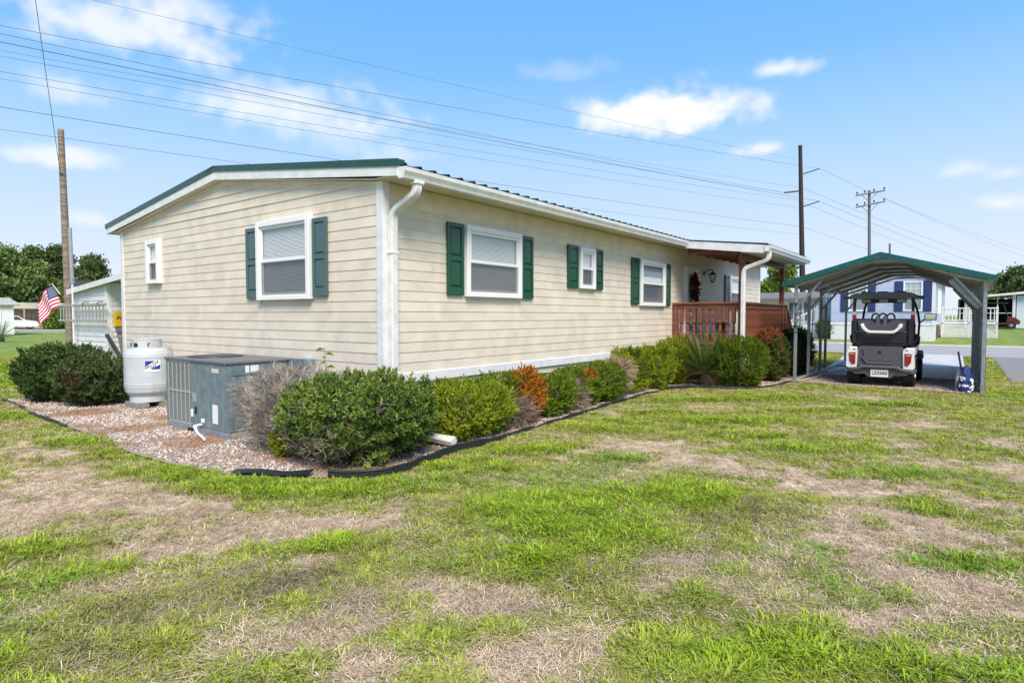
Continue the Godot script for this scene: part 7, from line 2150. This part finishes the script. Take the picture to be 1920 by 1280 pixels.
func build_shrubs() -> void:
	var bright := [Color(0.24, 0.31, 0.026), Color(0.43, 0.48, 0.036), Color(0.095, 0.16, 0.02)]
	var mixed := [Color(0.15, 0.23, 0.026), Color(0.30, 0.38, 0.032), Color(0.07, 0.125, 0.02)]
	var dark := [Color(0.058, 0.105, 0.024), Color(0.109, 0.175, 0.034), Color(0.041, 0.070, 0.022)]
	# by the gas tank
	shrub("dense dark green rounded shrub beside the low plastic edging", Vector3(-0.95, 0.02, -7.15), Vector3(1.15, 0.86, 1.15), "broad", 3000, dark, 101)
	shrub("looser dark green shrub with bare reddish twigs next to the gas tank", Vector3(-0.82, 0.02, -6.05), Vector3(1.0, 0.74, 1.05), "broad", 2300, [Color(0.072, 0.119, 0.034), Color(0.123, 0.168, 0.048), Color(0.10, 0.06, 0.035)], 102, "", "shrub", 2.6, 0.15)
	# the big privet at the corner, in front of the air conditioner
	shrub("large sprawling glossy dark green shrub at the house corner", Vector3(-0.64, 0.02, 0.38), Vector3(1.36, 0.76, 1.28), "broad", 4300, [Color(0.085, 0.145, 0.03), Color(0.17, 0.25, 0.045), Color(0.26, 0.33, 0.06)], 103, "", "shrub", 3.0, 0.24)
	shrub("dead grey leafless twiggy shrub in front of the air conditioner", Vector3(-0.72, 0.02, -0.55), Vector3(0.95, 0.74, 0.95), "twig", 1000, [Color(0.50, 0.44, 0.38), Color(0.30, 0.24, 0.20), Color(0.62, 0.57, 0.50)], 104, "", "dead_shrub")
	shrub("bare grey twigs tangled through the glossy corner shrub", Vector3(-0.78, 0.02, 0.30), Vector3(1.05, 0.52, 1.05), "twig", 330, [Color(0.42, 0.35, 0.28), Color(0.26, 0.20, 0.16), Color(0.52, 0.45, 0.36)], 125, "", "dead_shrub")
	# hedge along the long wall, clipped
	shrub("wide yellow green clipped shrub beside the glossy corner shrub", Vector3(0.78, 0.02, 0.52), Vector3(1.25, 0.62, 0.80), "fine", 5220, bright, 105, "", "shrub", 3.4, 0.10)
	shrub("thinning olive shrub with bare branches beside an orange one", Vector3(1.66, 0.02, 0.36), Vector3(0.60, 0.66, 0.55), "fine", 1885, mixed, 106, "", "shrub", 3.0, 0.2)
	shrub("dying shrub turned bright orange in the bed", Vector3(2.02, 0.02, 0.52), Vector3(0.50, 0.70, 0.50), "fine", 2030, [Color(0.52, 0.20, 0.02), Color(0.62, 0.30, 0.04), Color(0.36, 0.16, 0.04)], 107, "", "shrub", 2.2)
	shrub("grey bare branches low in the bed below the orange shrub", Vector3(1.66, 0.02, 0.56), Vector3(0.42, 0.28, 0.32), "twig", 240, [Color(0.36, 0.28, 0.23), Color(0.22, 0.15, 0.12), Color(0.42, 0.36, 0.30)], 108, "", "dead_shrub")
	shrub("small round green shrub just past the orange one", Vector3(2.72, 0.02, 0.42), Vector3(0.80, 0.55, 0.66), "fine", 3045, mixed, 109, "", "shrub", 3.4, 0.10)
	shrub("green shrub with an orange sprig on its top", Vector3(3.72, 0.02, 0.34), Vector3(0.95, 0.60, 0.62), "fine", 2755, mixed, 110, "", "shrub", 3.0, 0.16)
	shrub("small orange dying sprig in the green hedge", Vector3(3.80, 0.34, 0.50), Vector3(0.20, 0.24, 0.20), "fine", 290, [Color(0.52, 0.20, 0.02), Color(0.58, 0.27, 0.04)], 111, "", "shrub", 2.0)
	shrub("pale bare twigs between two green clipped shrubs", Vector3(3.30, 0.02, 0.46), Vector3(0.28, 0.30, 0.28), "twig", 170, [Color(0.42, 0.34, 0.27), Color(0.27, 0.20, 0.15), Color(0.46, 0.38, 0.30)], 112, "", "dead_shrub")
	shrub("dark green rounded shrub with straw coloured side", Vector3(4.52, 0.02, 0.36), Vector3(0.70, 0.60, 0.62), "fine", 2610, mixed, 113, "", "shrub", 3.4, 0.10)
	shrub("straw coloured dry twigs beside a dark green rounded shrub", Vector3(4.95, 0.16, 0.38), Vector3(0.36, 0.42, 0.36), "twig", 420, [Color(0.48, 0.38, 0.25), Color(0.36, 0.27, 0.17), Color(0.52, 0.44, 0.32)], 114, "", "dead_shrub")
	shrub("tall square clipped shrub under the small shuttered window", Vector3(5.75, 0.02, 0.26), Vector3(0.95, 0.78, 0.50), "fine", 3770, bright, 115, "", "shrub", 4.5, 0.10)
	shrub("square clipped yellow green shrub below the curtained window", Vector3(6.75, 0.02, 0.30), Vector3(0.85, 0.78, 0.60), "fine", 3625, bright, 116, "", "shrub", 4.5, 0.10)
	shrub("taller square clipped shrub against the porch corner", Vector3(7.72, 0.02, 0.32), Vector3(0.80, 0.92, 0.62), "fine", 3915, bright, 117, "", "shrub", 4.5, 0.10)
	shrub("big rounded yellow green shrub in front of the porch railing", Vector3(8.02, 0.02, 1.60), Vector3(1.0, 0.95, 0.95), "fine", 6090, [Color(0.131, 0.196, 0.022), Color(0.261, 0.336, 0.029), Color(0.058, 0.105, 0.017)], 118, "", "shrub", 3.4, 0.10)
	shrub("red tipped nandina shrub beside the first carport post", Vector3(9.55, 0.02, 1.80), Vector3(0.80, 0.98, 0.60), "feather", 1500, [Color(0.065, 0.105, 0.026), Color(0.145, 0.168, 0.036), Color(0.22, 0.15, 0.03)], 119, "", "shrub", 2.4)
	shrub("coppery red new growth on top of the nandina", Vector3(9.50, 0.76, 1.78), Vector3(0.50, 0.34, 0.42), "feather", 330, [Color(0.40, 0.10, 0.05), Color(0.30, 0.11, 0.06), Color(0.24, 0.05, 0.03)], 120, "", "shrub", 2.0)
	shrub("dark green clipped hedge behind the carport posts", Vector3(11.6, 0.02, 1.78), Vector3(2.6, 0.98, 0.60), "feather", 3600, [Color(0.036, 0.063, 0.019), Color(0.080, 0.112, 0.026), Color(0.05, 0.03, 0.02)], 121, "", "hedge", 4.0)
	shrub("tiny wispy yellow green shrub below the dead grey twigs", Vector3(-1.08, 0.02, -0.28), Vector3(0.26, 0.26, 0.26), "fine", 435, [Color(0.232, 0.280, 0.024), Color(0.377, 0.392, 0.036)], 122, "", "shrub", 2.0)
	shrub("small leafy bush at the skirting of the low white home", Vector3(31.3, 0.30, -0.85), Vector3(0.9, 0.85, 0.8), "broad", 700, dark, 123)
	# tall weed sapling behind the corner shrub
	var Sp := thing("sapling", "slender yellow green sapling standing above the glossy corner shrub", "plant", Vector3(-0.42, 0.02, -0.52))
	part(Sp, "stem", MB.new().tube([Vector3(0, 0, 0), Vector3(0.02, 0.5, 0.01), Vector3(0.0, 1.08, 0.0)], [0.009, 0.007, 0.003], 6), mat(lin(0.20, 0.24, 0.06), 0.7))
	var rng := RandomNumberGenerator.new()
	rng.seed = 4
	for k in 13:
		var y := 0.45 + k * 0.050
		var a := k * 2.4
		var d := Vector3(cos(a), 0.25, sin(a)).normalized()
		var s := d.cross(Vector3.UP).normalized() * 0.020
		var o := Vector3(0.01, y, 0)
		var L := 0.125
		var lf := MB.new()
		var p1 := o + d * L * 0.5 + Vector3(0, 0.01, 0)
		var p2 := o + d * L - Vector3(0, 0.045, 0)
		lf.face([o, p1 + s, p2]); lf.face([o, p2, p1 - s])
		var lm := StandardMaterial3D.new()
		lm.albedo_color = lin(0.26, 0.34, 0.03)
		lm.roughness = 0.5
		lm.backlight_enabled = true
		lm.backlight = Color(0.3, 0.3, 0.1)
		lm.cull_mode = BaseMaterial3D.CULL_DISABLED
		part(Sp, "leaf", lf, lm)
	# sago palms
	palm("dark green sago palm with stiff fronds in front of the porch", Vector3(7.72, 0.02, 0.98), 1.0, 44, 11)
	palm("small palm with bright fronds rising behind the carport post", Vector3(12.9, 0.45, 1.25), 0.75, 18, 12)
	palm("low palm at the lot edge beside the white outbuilding", on_ground(2, 640), 1.2, 20, 13)
func palm(label: String, at: Vector3, reach: float, fronds: int, seed_: int) -> void:
	var S := thing("sago_palm", label, "palm", at)
	var rng := RandomNumberGenerator.new()
	rng.seed = seed_
	part(S, "trunk", MB.new().lathe([Vector2(0.13, -0.5 if at.y > 0.2 else 0.0), Vector2(0.15, 0.10), Vector2(0.10, 0.24), Vector2(0.001, 0.28)], 12), M.bark)
	for k in fronds:
		var a := k * 2.399
		var t := (k + 0.5) / fronds
		var el := lerpf(1.40, 0.10, t)
		var L := reach * rng.randf_range(0.85, 1.1)
		var d := Vector3(cos(a), 0, sin(a))
		var m := MB.new()
		var pts := []
		for i in 9:
			var u := i / 8.0
			pts.append(Vector3(0, 0.22, 0) + d * (L * u * cos(el) + 0.02) + Vector3(0, L * (u * sin(el) - 0.28 * u * u * cos(el)), 0))
		m.tube(pts, [0.010, 0.009, 0.008, 0.007, 0.006, 0.005, 0.004, 0.003, 0.002], 4, false)
		var s := d.cross(Vector3.UP).normalized()
		for i in 30:
			var u := 0.14 + 0.85 * i / 30.0
			var f := u * 8.0
			var p: Vector3 = pts[int(f)].lerp(pts[mini(int(f) + 1, 8)], f - int(f))
			var w := 0.17 * reach * sin(clampf(u * 2.6 + 0.35, 0, PI)) + 0.02
			for g in [-1, 1]:
				var tip: Vector3 = p + s * g * w + d * w * 0.45 * cos(el) + Vector3(0, w * (0.25 + 0.45 * sin(el)), 0)
				m.face([p - d * 0.006, p + d * 0.006 + Vector3(0, 0.004, 0), tip])
		var mt := StandardMaterial3D.new()
		mt.albedo_color = lin(0.055, 0.14, 0.035).lerp(lin(0.15, 0.24, 0.04), rng.randf())
		if t > 0.85 and seed_ == 11: mt.albedo_color = lin(0.24, 0.15, 0.06)
		mt.roughness = 0.4
		mt.cull_mode = BaseMaterial3D.CULL_DISABLED
		part(S, "frond", m, mt)

# ---------------------------------------------------------------- trees
var clump_mesh: ArrayMesh
func tree(called: String, label: String, at: Vector3, blobs: Array, trunk_r: float, count: int, cols: Array, seed_: int, clump := 1.0, group := "") -> void:
	# blobs: [centre offset, radii]
	var T := thing(called, label, "tree", at, 0.0, group)
	var rng := RandomNumberGenerator.new()
	rng.seed = seed_
	var hi: Vector3 = blobs[0][0]
	for b in blobs:
		if b[0].y > hi.y: hi = b[0]
	var tr := MB.new()
	tr.tube([Vector3(0, -0.3, 0), Vector3(rng.randf_range(-0.2, 0.2), hi.y * 0.4, 0), Vector3(hi.x * 0.6, hi.y * 0.8, hi.z * 0.6), hi], [trunk_r, trunk_r * 0.8, trunk_r * 0.5, trunk_r * 0.15], 9)
	for b in blobs:
		var o := Vector3(0, clampf(b[0].y * 0.55, 0.5, hi.y), 0)
		tr.tube([o, o.lerp(b[0], 0.5) + Vector3(0, 0.3, 0), b[0]], [trunk_r * 0.45, trunk_r * 0.3, trunk_r * 0.08], 6)
	part(T, "trunk", tr, M.bark)
	if clump_mesh == null:
		var m := MB.new()
		var r2 := RandomNumberGenerator.new()
		r2.seed = 17
		for k in 34:
			var p := Vector3(r2.randfn(), r2.randfn() * 0.7, r2.randfn()) * 0.17
			var d := Vector3(r2.randfn(), r2.randfn() + 0.2, r2.randfn()).normalized()
			var s := d.cross(Vector3(r2.randfn(), r2.randfn(), r2.randfn())).normalized() * 0.055
			m.face([p, p + d * 0.10 + s, p + d * 0.20])
			m.face([p, p + d * 0.20, p + d * 0.10 - s])
		clump_mesh = m.mesh()
	var no := FastNoiseLite.new()
	no.seed = seed_
	no.frequency = 0.5
	var total := 0.0
	for b in blobs: total += b[1].x * b[1].y + b[1].z * b[1].y
	var xs := []
	var cs := []
	for b in blobs:
		var n := int(count * (b[1].x * b[1].y + b[1].z * b[1].y) / total)
		for i in n:
			var d := Vector3(rng.randfn(), rng.randfn(), rng.randfn()).normalized()
			var sh := pow(rng.randf(), 0.45)
			var p: Vector3 = b[0] + Vector3(d.x * b[1].x, d.y * b[1].y, d.z * b[1].z) * sh * (1.0 + no.get_noise_3dv(d * 3.0 + b[0]) * 0.4)
			var skip := rng.randf()
			if no.get_noise_3dv(p * 2.0) > 0.02 and skip < 0.92: continue
			var s := rng.randf_range(0.8, 1.6) * clump
			xs.append(Transform3D(Basis.from_euler(Vector3(rng.randf() * TAU, rng.randf() * TAU, rng.randf() * TAU)).scaled(Vector3.ONE * s), p))
			# the tone of a clump is drawn by chance
			cs.append(cols[0].lerp(cols[1], rng.randf()) * rng.randf_range(0.8, 1.2))
	scatter(T, "crown", clump_mesh, M.leaf, xs, cs)
func lumps(rng: RandomNumberGenerator, w: float, h0: float, h1: float, n: int, r: float) -> Array:
	var q := []
	for i in n:
		var a := i * 2.4
		var t := (i + 0.5) / n
		var y := lerpf(h0, h1, t)
		var rad := w * sin(clampf(0.35 + t * 2.5, 0, PI)) * sqrt(rng.randf_range(0.25, 1.0))
		var s := r * rng.randf_range(0.7, 1.25)
		q.append([Vector3(cos(a) * rad, y, sin(a) * rad), Vector3(s * 1.2, s * 0.8, s * 1.2)])
	return q
func pine_blobs(rng: RandomNumberGenerator, h: float, w: float, n: int) -> Array:
	var q := []
	for i in n:
		var a := i * 2.0 + rng.randf()
		var t := float(i) / (n - 1)
		var rad := w * lerpf(1.0, 0.15, t) * rng.randf_range(0.5, 1.0)
		q.append([Vector3(cos(a) * rad, lerpf(h * 0.55, h, t), sin(a) * rad), Vector3(w * 0.34, w * 0.12, w * 0.34) * rng.randf_range(0.8, 1.3)])
	return q
func build_trees() -> void:
	var rng := RandomNumberGenerator.new()
	rng.seed = 55
	var oak := [Color(0.11, 0.165, 0.05), Color(0.21, 0.28, 0.085)]
	var lime := [Color(0.102, 0.182, 0.030), Color(0.203, 0.280, 0.048)]
	var pine := [Color(0.075, 0.115, 0.045), Color(0.14, 0.185, 0.065)]
	var G := "trees beyond the next lot"
	var t := func(px: float, d: float) -> Vector3:
		var p := at_depth(px, 592, d)
		p.y = 0.0
		return p
	tree("oak_tree", "broad dark green tree filling the gap above the white outbuilding", t.call(-40, 88.0), lumps(rng, 5.0, 3.0, 11.0, 16, 2.1), 0.4, 3000, oak, 61, 2.2, G)
	tree("oak_tree", "full green tree rising behind the small tan home", t.call(25, 92.0), lumps(rng, 4.6, 2.0, 8.2, 14, 1.9), 0.4, 2600, oak, 62, 2.2, G)
	tree("oak_tree", "lighter green tree beside the tall loose pine", t.call(70, 96.0), lumps(rng, 3.4, 1.6, 6.2, 11, 1.5), 0.35, 1900, lime, 63, 2.0, G)
	tree("oak_tree", "low dark tree filling in behind the striped flag", t.call(105, 98.0), lumps(rng, 3.6, 1.5, 5.6, 11, 1.5), 0.35, 1700, oak, 64, 2.0, G)
	tree("pine_tree", "tall pine with loose layered tufts above the tan home", t.call(70, 104.0), pine_blobs(rng, 12.2, 3.0, 9), 0.3, 620, pine, 65, 1.9, G)
	tree("pine_tree", "tall thin pine partly hidden by the wooden pole", t.call(112, 106.0), pine_blobs(rng, 12.6, 2.8, 9), 0.3, 620, pine, 66, 1.9, G)
	tree("pine_tree", "spreading pine above the shed roof beside the mast", t.call(176, 92.0), pine_blobs(rng, 9.6, 3.4, 9), 0.3, 720, pine, 67, 1.8, G)
	tree("oak_tree", "rounded tree showing just over the shed roof", t.call(185, 98.0), lumps(rng, 4.0, 1.5, 5.8, 12, 1.5), 0.35, 1800, oak, 68, 2.0, G)
	tree("oak_tree", "low tree hidden mostly behind the white storage shed", t.call(225, 98.0), lumps(rng, 3.5, 1.5, 6.0, 10, 1.8), 0.35, 1500, oak, 69, 2.0, G)
	tree("garden_bush", "yellow green bush beside the wooden stair of the tan home", t.call(106, 68.0), lumps(rng, 1.0, 0.4, 1.5, 7, 0.6), 0.10, 700, lime, 70, 1.2)
	var H := "trees beyond the street"
	tree("pine_tree", "loose pine standing beyond the open shed", t.call(1902, 78.0) + Vector3(0, 0.5, 0), pine_blobs(rng, 6.3, 2.8, 9), 0.25, 700, pine, 71, 1.6, H)
	tree("pine_tree", "second pine at the edge beyond the open shed", t.call(1950, 74.0) + Vector3(0, 0.5, 0), pine_blobs(rng, 6.6, 2.8, 9), 0.25, 600, pine, 72, 1.6, H)
	tree("oak_tree", "small round tree showing over the low white home", t.call(1452, 66.0) + Vector3(0, 0.4, 0), [[Vector3(-0.4, 3.6, 0), Vector3(1.5, 1.0, 1.2)], [Vector3(0.5, 4.2, 0), Vector3(1.2, 0.8, 1.0)]], 0.15, 600, lime, 73, 1.3, H)
	tree("oak_tree", "taller thin tree whose leaves show through the porch roof gap", t.call(1466, 58.0) + Vector3(0, 0.4, 0), [[Vector3(-0.2, 5.0, 0), Vector3(1.1, 0.9, 1.0)], [Vector3(0.6, 5.9, 0), Vector3(0.8, 0.7, 0.8)]], 0.13, 360, oak, 74, 1.2, H)
	tree("garden_bush", "yellow leaved bush beside the open shed roof", t.call(1851, 62.0) + Vector3(0, 0.5, 0), lumps(rng, 1.0, 0.6, 2.6, 6, 0.7), 0.1, 450, [Color(0.30, 0.30, 0.02), Color(0.290, 0.336, 0.024)], 75, 1.0)
